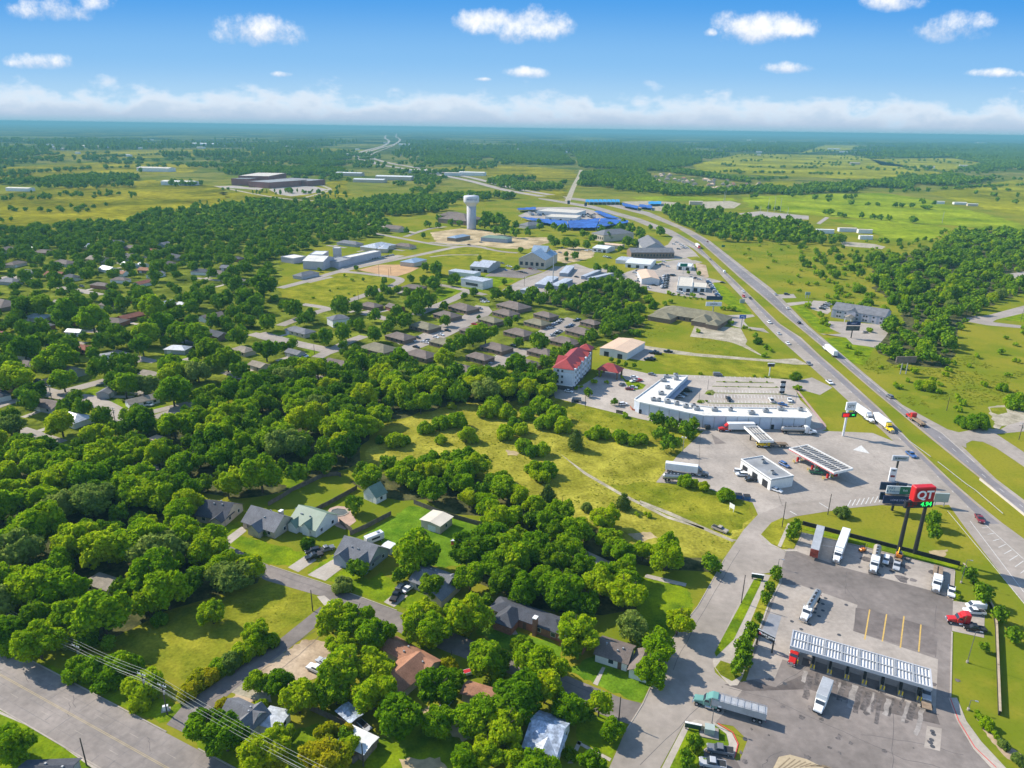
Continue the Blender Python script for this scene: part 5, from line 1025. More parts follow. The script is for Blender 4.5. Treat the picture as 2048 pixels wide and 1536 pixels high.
sail('blue shade canopy across the highway from the dealership', cp(k10, 430, 130, 600, 165, 590, 190, 440, 160), 4, M_sail, g_); sail('second blue shade canopy across the highway', cp(k10, 610, 145, 740, 160, 735, 188, 600, 170), 4, M_sail, g_); sail('light blue canopy at the green field edge', cp(k10, 700, 118, 835, 116, 830, 142, 700, 145), 4, M_sail2, g_)
for i in range(8): sail(f"light blue tent, {('first','second','third','fourth','fifth','sixth','seventh','last')[i]} of eight from the gravel road", cp(k10, 58 + i * 44, 96, 98 + i * 44, 98, 98 + i * 44, 124, 56 + i * 44, 122), 5, M_sail2, 'row of light blue tents')
# water tower
b = G(943, 458); H = height_at((943, 458), 390); root = empty('water_tower', b, 0, 'tall white pillar water tower with lettered tank', 'water tower')
M_ws = mat('grey tower paint', (.44, .425, .45), .7, .08, .1, .3); M_wt = mat('pale tower paint', (.60, .585, .60), .6, .05, .1, .3); s = H / 41; r1 = 9.0 * dist(b) / FPX; r2 = 15 * dist(b) / FPX
mb = MB(); mb.lathe([(r1 * 1.05, 0), (r1, 1.5), (r1, H * .68)], M_ws, 32); mb.build('tower_shaft', root, smooth=True)
mb = MB(); mb.lathe([(r1, H * .68), (r1 * 1.02, H * .70), (r2 * .80, H * .755), (r2 * .97, H * .79), (r2, H * .82), (r2, H * .95), (r2 * .93, H * .975), (r2 * .3, H * .99), (.3, H * .995)], M_wt, 36); mb.build('tank', root, smooth=True)
for a in (-.4, .35): mb = MB(); mb.tube((r2 * a, 0, H * .985), (r2 * a, 0, H * 1.03), .35, M_wt); mb.build('roof_vent', root)
M_wtl = mat('blue tower lettering', (.07, .10, .28))
for i, ch in enumerate('GAINESVILLE'):
    a = -math.pi / 2 + (i - 5) * .135 + .12; words(ch, 3.4, M_wtl, root, ((r2 + .05) * math.cos(a), (r2 + .05) * math.sin(a), H * .885), (math.pi / 2, 0, a + math.pi / 2), 'lettering')
# ------------------------------------------------------------------ vehicles
def paint(n, c): return mat('paint ' + n, c, .28, .03, .5, .5)
PT = {'white': paint('white', (.74, .74, .73)), 'silver': paint('silver', (.42, .43, .45)), 'grey': paint('grey', (.16, .165, .175)), 'black': paint('black', (.015, .016, .018)), 'red': paint('red', (.50, .02, .02)), 'blue': paint('blue', (.05, .12, .30)), 'green': paint('green', (.03, .16, .09)), 'teal': paint('teal', (.13, .29, .25)), 'yellow': paint('yellow', (.78, .55, .01)), 'orange': paint('orange', (.72, .22, .02)), 'tan': paint('tan', (.40, .34, .26)), 'lightblue': paint('light blue', (.30, .42, .55)), 'maroon': paint('maroon', (.20, .02, .03))}
M_tyre = mat('tyre rubber', (.018, .018, .02), .9, .1, 3.0); M_rim = mat('wheel rim', (.45, .46, .48), .35, .05, 2.0, .5, .6); M_chrome = mat('chrome', (.62, .63, .65), .2, .03, 2.0, .5, .9); M_lamp = mat('lamp glass', (.80, .80, .78), .15, .02, 2, .6); M_tail = mat('red lamp glass', (.40, .01, .01), .2, .02, 2, .6); M_frame = mat('chassis', (.03, .03, .032), .7, .1, 2.0)
M_trl = mat('white trailer side', (.70, .70, .69), .45, .07, .25, .4, fine=(1.5, .05)); M_trlg = mat('grey trailer roof', (.36, .37, .38), .5, .10, .3, .4, fine=(1.5, .08)); M_tank = mat('polished tank', (.42, .41, .39), .35, .08, .5, .5, .5); M_deck = mat('timber deck', (.26, .19, .13), .9, .2, 1.0)
def wheel(root, x, y, r=.34, w=.24, dual=False):
    mb = MB(); s = 1 if y > 0 else -1
    mb.tube((x, y - s * (w if dual else w / 2), r), (x, y + s * w / 2, r), r, M_tyre, 12); o = mb.build('wheel', root)
    mb = MB(); mb.tube((x, y + s * (w / 2 - .02), r), (x, y + s * (w / 2 + .02), r), r * .58, M_rim, 10); mb.build('rim', o)
CARP = {}
def car_proto(kind, parts=True):
    root = bpy.data.objects.new('parked_car', None); COL.objects.link(root)
    pm = PT['white']; W = 1.84; h = W / 2
    if kind == 'sedan':
        body = [(-2.35, .32), (2.30, .32), (2.38, .55), (2.28, .76), (1.05, .92), (-1.55, .95), (-2.28, .90), (-2.38, .58)]; glass = [(1.0, .90), (.25, 1.40), (-1.05, 1.40), (-1.80, .93)]; roof = [(.28, 1.385), (-1.05, 1.385), (-1.0, 1.45), (.2, 1.45)]; ax = (1.42, -1.42)
    elif kind == 'suv':
        body = [(-2.35, .38), (2.30, .38), (2.38, .65), (2.28, .95), (1.15, 1.08), (-2.25, 1.08), (-2.40, .7)]; glass = [(1.1, 1.06), (.5, 1.68), (-2.0, 1.68), (-2.28, 1.06)]; roof = [(.55, 1.665), (-2.05, 1.665), (-1.98, 1.75), (.42, 1.75)]; ax = (1.45, -1.45)
    elif kind == 'van':
        body = [(-2.7, .38), (2.5, .38), (2.6, .7), (2.4, 1.05), (1.9, 1.2), (1.2, 2.0), (-2.65, 2.05), (-2.72, .8)]; glass = [(1.95, 1.2), (1.25, 1.95), (.3, 1.95), (.3, 1.2)]; roof = [(1.1, 2.0), (-2.6, 2.03), (-2.6, 2.08), (1.0, 2.06)]; ax = (1.65, -1.6)
    else:   # pickup
        body = [(-2.85, .45), (2.75, .45), (2.85, .7), (2.75, 1.05), (1.35, 1.16), (-.75, 1.16), (-.75, 1.14), (-2.85, 1.14), (-2.88, .7)]; glass = [(1.3, 1.14), (.65, 1.78), (-.62, 1.78), (-.85, 1.14)]; roof = [(.7, 1.765), (-.65, 1.765), (-.6, 1.86), (.6, 1.86)]; ax = (1.85, -1.75); W = 1.98; h = W / 2
    mb = MB(); mb.prism(body, -h, h, pm, 'y')
    if kind == 'pickup':
        pass
    g = MB(); g.prism(glass, -h * .88, h * .88, M_glass, 'y', Matrix.Identity(4)); r_ = MB(); r_.prism(roof, -h * .84, h * .84, pm, 'y')
    if not parts:
        mb.prism(glass, -h * .88, h * .88, M_glass, 'y'); mb.prism(roof, -h * .84, h * .84, pm, 'y')
        for x in ax:
            for s in (-1, 1): mb.tube((x, s * (h - .2), .34), (x, s * (h + .02), .34), .34, M_tyre, 8)
        bpy.data.objects.remove(root); o = mb.build('parked_car', bevel=0); return o
    b = mb.build('body', root, bevel=.09); g.build('window', root, bevel=.03); r_.build('cabin_roof', root, bevel=.04)
    if kind == 'pickup':
        mb = MB(); mb.box((-1.85, 0, 1.10), (1.85, W - .30, .12), M_frame); mb.build('cargo_bed', root)
    for x in ax:
        for s in (-1, 1): wheel(root, x, s * (h - .10), .36 if kind != 'sedan' else .33)
    for s in (-1, 1):
        mb = MB(); zz = .66 if kind == 'sedan' else .85; xf = {'sedan': 2.33, 'suv': 2.33, 'van': 2.52, 'pickup': 2.80}[kind]
        mb.box((xf, s * (h - .3), zz), (.14, .36, .17), M_lamp); mb.build('headlight', root)
        mb = MB(); xr = {'sedan': -2.32, 'suv': -2.33, 'van': -2.70, 'pickup': -2.86}[kind]; mb.box((xr, s * (h - .2), zz + .1), (.12, .24, .22), M_tail); mb.build('tail_light', root)
    return root
used = set()
def car(a, b, kind, colour, label, name='parked_car', cat='car', group=None, parts=True):
    "car from rear pixel a towards front pixel b, standing midway"
    key = (kind, parts)
    if key not in CARP: CARP[key] = car_proto(kind, parts)
    p = CARP[key]
    o = p if key not in used else copy_tree(p)
    if key not in used: used.add(key); first = True
    else: first = False
    ga, gb = G(*a), G(*b); d = gb - ga; c = (ga + gb) / 2
    o.location = (c.x, c.y, .07); o.rotation_euler = (0, 0, math.atan2(d.y, d.x)); o.name = name
    for k_ in ('label', 'category', 'group'):
        if k_ in o: del o[k_]
    tag(o, label, cat, group); CARS.append((o, colour)); return o
CARS = []
# cars that show their parts
cc = lambda f, x, y, dx, dy: (f(x - dx / 2, y - dy / 2), f(x + dx / 2, y + dy / 2))
def carx(f, x, y, dx, dy, *a, **k): r_, s_ = cc(f, x, y, dx, dy); return car(r_, s_, *a, **k)
carx(c1, 1310, 330, -14, 60, 'suv', 'white', 'white utility car with dark bonnet between tanker and silver pickup'); carx(c1, 1366, 360, -12, 66, 'pickup', 'silver', 'silver pickup hitched to the orange machine trailer', 'pickup_truck', 'pickup')
carx(c1, 1658, 500, -4, 66, 'pickup', 'white', 'white pickup parked at the lot edge beside the flatbed truck', 'pickup_truck', 'pickup'); carx(c1, 1787, 578, -84, -6, 'van', 'white', 'long white utility vehicle topmost in the small side lot', 'parked_van', 'van')
carx(c1, 1780, 606, -90, -8, 'pickup', 'white', 'white pickup between the white van and red tractor', 'pickup_truck', 'pickup'); carx(c1, 1780, 694, -84, -14, 'pickup', 'black', 'black pickup parked below the red truck tractor', 'pickup_truck', 'pickup')
carx(c1, 1522, 1040, 6, 62, 'pickup', 'silver', 'silver pickup with utility trailer under the canopy end', 'pickup_truck', 'pickup'); carx(c1, 425, 1345, -80, -14, 'pickup', 'grey', 'grey pickup nearest the grass island', 'pickup_truck', 'pickup'); carx(c1, 385, 1418, -84, -14, 'pickup', 'silver', 'silver pickup cut off by the bottom frame edge', 'pickup_truck', 'pickup')
carx(c1, 425, 165, 62, 24, 'pickup', 'tan', 'tan pickup leaving the gravel track', 'pickup_truck', 'pickup')
carx(c2, 405, 520, 26, -44, 'pickup', 'black', 'black pickup at the foot of the short drive', 'pickup_truck', 'pickup'); carx(c2, 440, 468, 46, -30, 'sedan', 'grey', 'dark car beside the white one on the short drive'); carx(c2, 472, 480, 46, -34, 'sedan', 'white', 'white car on the short drive by the round tree')
carx(c3, 1675, 310, -56, 16, 'pickup', 'black', 'black pickup on the paved drive of the green roofed house', 'pickup_truck', 'pickup'); carx(c3, 1668, 282, -40, 8, 'suv', 'black', 'black utility car behind the black pickup on the drive'); carx(c3, 1738, 272, 50, -16, 'pickup', 'grey', 'grey pickup beside the green roofed house', 'pickup_truck', 'pickup')
carx(c3, 1728, 875, -60, -34, 'sedan', 'silver', 'pale silver car on the bare dirt yard'); carx(c3, 1690, 915, -76, -34, 'pickup', 'white', 'white pickup with long bed on the bare dirt yard', 'pickup_truck', 'pickup'); carx(c2, 20, 880, 10, 5, 'sedan', 'white', 'x') if 0 else None
carx(crop(640, 1240, .1758), 1445, 965, 80, -110, 'sedan', 'lightblue', 'pale blue car in the shady drive by the rust roofed house'); carx(k5, 1030, 1055, 70, 40, 'suv', 'white', 'white car behind another beside the station shop') if 0 else None
carx(k5, 1018, 1055, 80, 10, 'suv', 'white', 'white car farther from the camera beside the station shop'); carx(k5, 1040, 1085, -90, -6, 'suv', 'white', 'white car nearest the dark car by the station shop'); carx(k5, 1130, 1135, -100, 0, 'suv', 'black', 'black car parked behind the station shop'); carx(k5, 1395, 1243, 90, 30, 'sedan', 'white', 'white car parked alone at the station shop corner')
carx(k5, 1475, 985, 60, 30, 'suv', 'blue', 'dark blue car in front of the station shop'); carx(k5, 1805, 1062, 110, 10, 'pickup', 'green', 'dark green pickup at the red trimmed fuel canopy', 'pickup_truck', 'pickup'); carx(k5, 490, 225, 80, 8, 'suv', 'black', 'black car in the shaded corner of the mall court'); carx(k5, 440, 262, 70, 10, 'suv', 'grey', 'grey car second in the shaded corner of the mall court'); carx(k5, 410, 280, 70, 14, 'sedan', 'white', 'white car nearest in the shaded corner of the mall court')
carx(k5, 905, 310, 24, 36, 'pickup', 'black', 'dark pickup alone in the striped mall parking rows', 'pickup_truck', 'pickup'); carx(k5, 1345, 322, -20, -26, 'pickup', 'white', 'small white pickup near the pylon sign', 'pickup_truck', 'pickup'); carx(k5, 1460, 362, 30, 6, 'sedan', 'blue', 'dark car close behind the white mall wall'); carx(k5, 795, 60, 80, 2, 'van', 'grey', 'grey bus like vehicle at the top of the mall court', 'parked_van', 'van')
carx(k5, 1530, 320, 16, 60, 'pickup', 'white', 'white truck beside the mall exit walk', 'pickup_truck', 'pickup')
kh = crop(1090, 660, .1042)
carx(kh, 455, 1195, 60, 10, 'sedan', 'white', 'white car beside the hotel side wall'); carx(kh, 1500, 1445, 100, -10, 'suv', 'white', 'white car parked below a small tree at the mall end'); carx(kh, 1690, 1120, 90, 10, 'sedan', 'silver', 'silver car in the hotel lot beside a dark red car'); carx(kh, 1620, 1150, 100, 10, 'sedan', 'maroon', 'dark red car in the hotel lot'); carx(kh, 1700, 995, -60, 10, 'sedan', 'white', 'white car next to the bright red one by the hotel'); carx(kh, 1790, 985, -70, 10, 'sedan', 'red', 'bright red car by the hotel planter'); carx(kh, 1475, 1060, 50, -30, 'sedan', 'grey', 'grey car at the edge of the hotel shadow'); carx(kh, 1710, 925, 60, 4, 'sedan', 'white', 'white car farthest along the hotel row')
carx(crop(1040, 600, .315), 838, 478, 20, 4, 'sedan', 'grey', 'grey car at the top of the mall drive'); carx(crop(1040, 600, .315), 655, 673, 30, 0, 'sedan', 'silver', 'x') if 0 else None
# cars on the highway
kw = crop(1380, 560, .1302); k7 = crop(1280, 220, .375)
for (f, x, y, dx, dy, kind, col, lab) in ((kw, 1215, 665, 100, 70, 'suv', 'white', 'white car passing the motel entrance on the highway'), (kw, 1360, 835, 60, 60, 'sedan', 'silver', 'silver car just past the motel entrance on the highway'), (kw, 1500, 985, 60, 50, 'sedan', 'white', 'small white car nearing the gravel drive mouth'), (kw, 1820, 1300, 70, 60, 'sedan', 'grey', 'grey car by the mall exit on the highway'), (kw, 1675, 670, -50, -56, 'suv', 'black', 'black car heading away opposite the grey motel lawn'), (kw, 1500, 445, -40, -40, 'sedan', 'white', 'white car beside the lawn of the grey motel'),
                                         (kw, 925, 290, 40, 40, 'sedan', 'black', 'dark car passing the road sign panel'), (kw, 825, 262, 30, 30, 'suv', 'red', 'red car by the road sign panel'), (kw, 815, 180, 30, 30, 'sedan', 'white', 'white car before the red one on the highway'), (kw, 1485, 230, 80, 4, 'suv', 'black', 'black car waiting on the grey motel side road'), (kw, 1310, 230, -30, -20, 'sedan', 'silver', 'silver car joining from the motel side road'), (kw, 500, 48, 60, 8, 'sedan', 'black', 'black car at the dealer driveway mouth'),
                                         (c4, 1010, 445, 50, 40, 'pickup', 'white', 'white pickup on the highway by the mall lawn'), (c4, 1330, 520, -40, -22, 'suv', 'grey', 'dark car on the far carriageway opposite the price sign'), (c4, 1445, 832, 30, 22, 'pickup', 'blue', 'dark blue pickup beside the lettered pole sign'), (c4, 900, 342, 40, 34, 'sedan', 'grey', 'grey car below the mall exit on the highway'),
                                         (k7, 450, 868, 34, 36, 'van', 'white', 'white van on the highway past the dealer lawn'), (k7, 440, 925, -30, -6, 'sedan', 'black', 'x'), (k7, 375, 800, 20, 16, 'sedan', 'grey', 'grey car on the highway by the green store'), (k7, 360, 704, -14, -12, 'sedan', 'maroon', 'small dark car far up the highway'), (k7, 1790, 1110, 30, 6, 'sedan', 'grey', 'grey car on the looping side road'), (c4, 820, 235, 30, 0, 'sedan', 'white', 'x')):
    if lab != 'x': carx(f, x, y, dx, dy, kind, col, lab, 'car', 'car')
# small cars of the apartment courts, dealer rows and lots: no parts at this size
SMALL = []
def small(f, x, y, dx, dy, col, kind='sedan', grp='small parked cars'):
    o = carx(f, x, y, dx, dy, kind, col, None, 'parked_car', 'car', grp, parts=False); SMALL.append(o)
for x, y, col in ((385, 385, 'grey'), (400, 390, 'white'), (428, 370, 'black'), (420, 430, 'black'), (470, 398, 'white'), (490, 402, 'white'), (497, 388, 'grey'), (545, 368, 'white'), (578, 352, 'white'), (620, 325, 'black'), (532, 318, 'grey'), (685, 246, 'blue'), (825, 185, 'grey'), (855, 125, 'black'), (845, 143, 'white'), (880, 530, 'silver'), (790, 285, 'red'), (1040, 420, 'grey'), (835, 130, 'grey'), (870, 140, 'silver')): small(k11, x, y, 22, 5, col)
k12 = crop(1040, 600, .315)
for i, (x, y) in enumerate(((262, 128), (250, 140), (238, 150), (222, 156), (205, 162), (195, 172), (185, 180), (355, 135), (330, 160), (320, 170), (300, 175), (240, 208), (230, 216), (205, 228), (370, 128), (250, 200))): small(k12, x, y, 20, -4, ('grey', 'white', 'black', 'silver', 'blue')[i % 5])
for i in range(16): small(k10, 845 + (i % 2) * 34 - (i // 2) * 3 + 20, 880 + (i // 2) * 18, 36, -6, ('white', 'grey', 'silver', 'black')[i % 4], 'suv' if i % 3 else 'sedan')
for i in range(14): small(k10, 1310 + i * 9, 940 + i * 13, 44, 6, ('white', 'blue', 'black', 'white', 'grey')[i % 5], 'suv')
for x, y, col in ((560, 850, 'white'), (600, 885, 'white'), (610, 920, 'white'), (590, 940, 'silver'), (1040, 1065, 'white'), (1020, 1050, 'white'), (1110, 1080, 'grey'), (760, 980, 'black'), (690, 1005, 'white'), (1250, 1075, 'grey'), (590, 830, 'grey'), (760, 765, 'black'), (840, 770, 'grey'), (900, 790, 'white'), (860, 740, 'white'), (930, 880, 'black'), (960, 880, 'grey'), (1030, 560, 'white'), (1050, 580, 'white'), (1060, 600, 'silver'), (1010, 610, 'grey'), (960, 560, 'white'), (1100, 600, 'white'), (990, 540, 'silver'), (1140, 900, 'grey'), (1180, 910, 'black'), (1220, 920, 'white'), (300, 700, 'grey'), (260, 690, 'white'), (210, 640, 'silver'), (160, 630, 'black'), (95, 620, 'white')): small(k10, x, y, 36, 4, col, random.choice(('sedan', 'suv', 'pickup')))
for x, y, col in ((770, 1030, 'blue'), (820, 995, 'white'), (800, 990, 'white'), (850, 1025, 'grey'), (1070, 1020, 'silver'), (1030, 1015, 'maroon'), (940, 1050, 'black'), (980, 1060, 'grey'), (740, 960, 'grey'), (1190, 1225, 'white'), (1500, 1100, 'black'), (1355, 800, 'grey'), (1270, 840, 'black'), (1330, 850, 'grey'), (1600, 830, 'white'), (1680, 840, 'white'), (1640, 820, 'silver'), (400, 770, 'black'), (520, 745, 'grey')): small(k8, x, y, 34, 6, col)
for i in range(34): small(k8, random.uniform(1010, 1180), random.uniform(430, 470), 26, 3, random.choice(('white', 'grey', 'silver', 'blue')), 'suv')
for i in range(22): small(k8, random.uniform(1530, 1700), random.uniform(450, 500), 26, 3, random.choice(('white', 'grey', 'silver', 'black', 'maroon')), 'suv')
for x, y, col in ((210, 1365, 'white'), (260, 1370, 'white'), (220, 1350, 'black'), (180, 1390, 'white')): small(crop(560, 420, .1953), x, y + 130, 30, 10, col)
for i in range(12): small(k9, 870 + i * 26, 520 - i * 5, 18, -8, random.choice(('grey', 'white', 'black', 'silver')))
kq = crop(0, 540, .1953)
for x, y, col in ((400, 1150, 'black'), (480, 1180, 'black'), (1530, 1390, 'white'), (360, 25, 'black'), (840, 175, 'grey'), (1400, 495, 'white'), (1380, 490, 'silver')): small(kq, x, y, 60, 12, col, 'suv')
for x, y, col in ((1330, 800, 'white'), (1370, 790, 'white'), (1290, 815, 'black'), (1030, 890, 'grey'), (1190, 880, 'black')): small(crop(340, 560, .1953), x, y, 60, 24, col)
for i in range(8): small(crop(1600, 560, .0977), 440 + i * 22, 600 - i * 16 + (i % 2) * 20, 60, 10, random.choice(('white', 'grey', 'black', 'silver')), 'suv')
carx(crop(1600, 560, .0977), 1320, 1085, -110, 10, 'sedan', 'tan', 'tan car beside the trimmed round tree in motel lot')
for x, y in ((72, 287), (92, 290), (150, 280), (60, 318), (45, 322), (78, 282)): small(c4, x, y, 34, 3, 'black', 'pickup', 'black utility trailers and pickups by the tan warehouse')

# trucks -------------------------------------------------------------
def tractor(root, x0, colour, sleeper=True, cabh=3.0):
    "truck tractor, nose towards +x, rear end of its frame at x0"
    pm = PT[colour]; L = 6.8 if sleeper else 5.8
    mb = MB(); mb.box((x0 + L / 2, 0, .78), (L, .9, .3), M_frame); mb.build('chassis', root)
    xc = x0 + L - 3.3
    mb = MB(); mb.prism([(xc + 1.0, .75), (xc + 3.25, .75), (xc + 3.35, 1.0), (xc + 3.2, 1.55), (xc + 1.0, 1.95)], -.98, .98, pm, 'y'); mb.build('bonnet', root, bevel=.14)
    mb = MB(); mb.prism([(xc - .7, .7), (xc + 1.05, .7), (xc + 1.05, 1.95), (xc + .55, cabh - .25), (xc - .7, cabh)], -1.2, 1.2, pm, 'y'); mb.build('cab', root, bevel=.12)
    if sleeper:
        mb = MB(); mb.prism([(xc - 2.3, .75), (xc - .7, .75), (xc - .7, cabh), (xc + .2, cabh + .05), (xc - .9, cabh + .75), (xc - 2.3, cabh + .75)], -1.22, 1.22, pm, 'y'); mb.build('sleeper', root, bevel=.12)
    mb = MB(); mb.prism([(xc + 1.09, 1.98), (xc + .63, cabh - .32), (xc + .55, cabh - .32), (xc + 1.0, 1.98)], -1.06, 1.06, M_glass, 'y'); mb.build('windscreen', root)
    for s in (-1, 1):
        mb = MB(); mb.box((xc + .2, s * 1.22, 2.25), (1.0, .05, .6), M_glass); mb.build('side_window', root)
        mb = MB(); mb.box((xc + 3.26, s * .78, 1.05), (.12, .34, .26), M_lamp); mb.build('headlight', root)
        mb = MB(); mb.tube((xc - .9, s * 1.1, .62), (xc + .5, s * 1.1, .62), .33, M_chrome, 10); mb.build('fuel_tank', root)
        wheel(root, xc + 2.45, s * 1.05, .52, .3)
        for xx in (x0 + .9, x0 + 2.2): wheel(root, xx, s * 1.0, .52, .3, True)
        mb = MB(); mb.tube((xc - .78, s * 1.28, 1), (xc - .78, s * 1.28, cabh + .6), .08, M_chrome, 6); mb.build('exhaust_stack', root)
    mb = MB(); mb.box((xc + 3.38, 0, 1.2), (.08, .9, .75), M_chrome); mb.build('grille', root); mb = MB(); mb.box((xc + 3.42, 0, .62), (.18, 2.3, .34), M_chrome); mb.build('bumper', root)
    return L
def trailer(root, kind, x1, L, side=M_trl, top=None):
    "trailer from x1 - L to x1"
    x0 = x1 - L; top = top or side; t = None
    if kind == 'box':
        mb = MB(); mb.box((x0 + L / 2, 0, 2.6), (L, 2.55, 2.85), side); t = mb.build('trailer', root, bevel=.05); mb = MB(); mb.box((x0 + L / 2, 0, 4.06), (L - .1, 2.45, .05), top); mb.build('trailer_roof', t)
        mb = MB(); mb.box((x0 - .03, 0, 2.6), (.06, 2.4, 2.6), side); mb.build('trailer_door', t)
    elif kind in ('tank', 'bulk'):
        mb = MB(); m = M_tank if kind == 'tank' else PT['tan']; z = 2.2; r = 1.05 if kind == 'tank' else 1.2
        mb.tube((x0 + .5, 0, z), (x1 - .5, 0, z), r, m, 18); mb.tube((x0, 0, z), (x0 + .5, 0, z), r * .7, m, 18, r); mb.tube((x1 - .5, 0, z), (x1, 0, z), r, m, 18, r * .7); t = mb.build('trailer', root)
        mb = MB(); mb.box((x0 + L / 2, 0, z + r + .05), (L * .8, .55, .12), M_frame)
        for k in range(4): mb.tube((x0 + L * (k + 1) / 5, 0, z + r), (x0 + L * (k + 1) / 5, 0, z + r + .3), .3, M_rim, 10)
        mb.build('catwalk', t)
        if kind == 'bulk':
            for k in range(3): mb = MB(); mb.tube((x0 + L * (k + .5) / 3, 0, z - r * .6), (x0 + L * (k + .5) / 3, 0, .7), 1.1, m, 10, .2); mb.build('hopper', t)
    elif kind == 'flat':
        mb = MB(); mb.box((x0 + L / 2, 0, 1.35), (L, 2.55, .22), M_deck); t = mb.build('trailer', root); mb = MB(); mb.box((x1 - .1, 0, 2.1), (.15, 2.5, 1.4), M_chrome); mb.build('headboard', t)
        for y in (-.75, .75): mb = MB(); mb.box((x0 + L * .45, y, 1.62), (L * .8, .9, .34), M_deck); mb.build('load', t)
    elif kind == 'hopper':
        mb = MB(); mb.prism([(-1.25, 1.5), (-1.25, 3.3), (1.25, 3.3), (1.25, 1.5), (.7, 1.0), (-.7, 1.0)], x0, x1, side, 'x'); t = mb.build('trailer', root); mb = MB(); mb.box((x0 + L / 2, 0, 3.31), (L - .3, 2.2, .04), M_trlg); mb.build('load', t)
        mb = MB()
        for s in (-1.2, 1.2): mb.box((x0 + L / 2, s, 3.62), (L, .07, .07), M_rim)
        for k in range(8): mb.box((x0 + L * (k + .5) / 8, 0, 3.62), (.08, 2.4, .06), M_rim)
        for k in range(8):
            for s in (-1.2, 1.2): mb.box((x0 + L * (k + .5) / 8, s, 3.45), (.06, .06, .3), M_rim)
        mb.build('tarp_rail', t)
    mb = MB(); mb.box((x0 + L / 2, 0, 1.05), (L, .8, .18), M_frame); mb.build('trailer_chassis', root)
    for xx in (x0 + 1.2, x0 + 2.5):
        for s in (-1, 1): wheel(root, xx, s * 1.0, .5, .28, True)
    mb = MB()
    for s in (-.6, .6): mb.box((x1 - 3.2, s, .6), (.15, .15, 1.0), M_frame)
    mb.build('landing_leg', root)
    for s in (-1, 1): mb = MB(); mb.box((x0 - .04, s * 1.0, 1.0), (.08, .3, .18), M_tail); mb.build('tail_light', root)
    return t
def rig(label, rear, front, colour, kind, side=M_trl, top=None, sleeper=True, name='semi_truck', tl=None, z=.07, total=None):
    ga, gb = G(*rear), G(*front); d = gb - ga; LL = total or d.length; u = d.normalized()
    root = empty(name, (ga.x, ga.y, z), math.atan2(u.y, u.x), label, 'truck')
    TL = 6.8 if sleeper else 5.8
    tractor(root, LL - TL, colour, sleeper)
    if kind: trailer(root, kind, LL - TL + (2.6 if sleeper else 2.4), LL - TL + (2.6 if sleeper else 2.4), side, top)
    return root
# parked trailer without tractor
ga, gb = G(*c1(955, 192)), G(*c1(922, 322)); d = gb - ga; root = empty('parked_trailer', (ga.x, ga.y, .07), math.atan2(d.y, d.x), 'lone grey roofed trailer with rusty red end facing the lot', 'trailer')
M_rust = mat('rusty red door', (.36, .07, .04), .8, .35, .8, fine=(4., .3)); t = trailer(root, 'box', d.length, d.length, M_trlg, M_trlg); mb = MB(); mb.box((d.length + .04, 0, 2.6), (.08, 2.5, 2.8), M_rust); tag(mb.build('rusty_end_panel', t), 'rusty red streaked end panel')
rig('white semi truck with long white box trailer nose to the lot', c1(1092, 205), c1(1042, 342), 'white', 'box'); rig('white semi truck pulling a tan dry bulk tank', c1(1262, 280), c1(1240, 396), 'white', 'bulk'); rig('white semi truck with brown loaded flatbed trailer', c1(1588, 372), c1(1575, 500), 'white', 'flat')
rig('white tractor with polished tank trailer on the open concrete', c1(945, 520), c1(868, 655), 'white', 'tank', sleeper=False); rig('green semi truck with ribbed open hopper trailer turning in', c1(668, 1185), c1(285, 1075), 'teal', 'hopper', M_trlg)
rig('red truck tractor without a trailer in the side lot', c1(1790, 672), c1(1676, 655), 'red', None, total=7.6, name='truck_tractor')
rig('red semi truck with white trailer behind the strip mall', (1507, 862), (1436, 862), 'red', 'box'); rig('white semi truck with grey tank trailer behind the strip mall', (1562, 866), (1632, 868), 'white', 'tank'); rig('yellow semi truck with empty flatbed beside small canopy', (1574, 894), (1512, 893), 'yellow', 'flat')
rig('grey semi truck with white trailer beside the meadow edge', (1330, 942), (1416, 953), 'grey', 'box')
ga, gb = G(1325, 962), G(1362, 964); d = gb - ga; root = empty('parked_trailer', (ga.x, ga.y, .07), math.atan2(d.y, d.x), 'dark tank trailer half behind roadside bushes', 'trailer'); trailer(root, 'tank', d.length, d.length)
rig('white semi truck with white trailer passing the price sign', c4(1140, 590), c4(1240, 660), 'white', 'box', z=.08); rig('bright yellow semi truck with white trailer on the highway', c4(1250, 640), c4(1345, 712), 'yellow', 'box', z=.08); rig('red tractor with red flatbed on the far carriageway', c4(1510, 680), c4(1425, 620), 'red', 'flat', z=.08); rig('white box semi truck on the carriageway by the grey motel', c4(1040, 308), c4(985, 262), 'white', 'box', z=.08, total=20)
rig('red and white truck far up the highway', k7(300, 728), k7(328, 750), 'red', 'box', z=.09, total=20)
carx(c1, 1810, 110, 56, 90, 'pickup', 'maroon', 'dark red pickup on the ramp lane by the white hatching', 'pickup_truck', 'pickup')
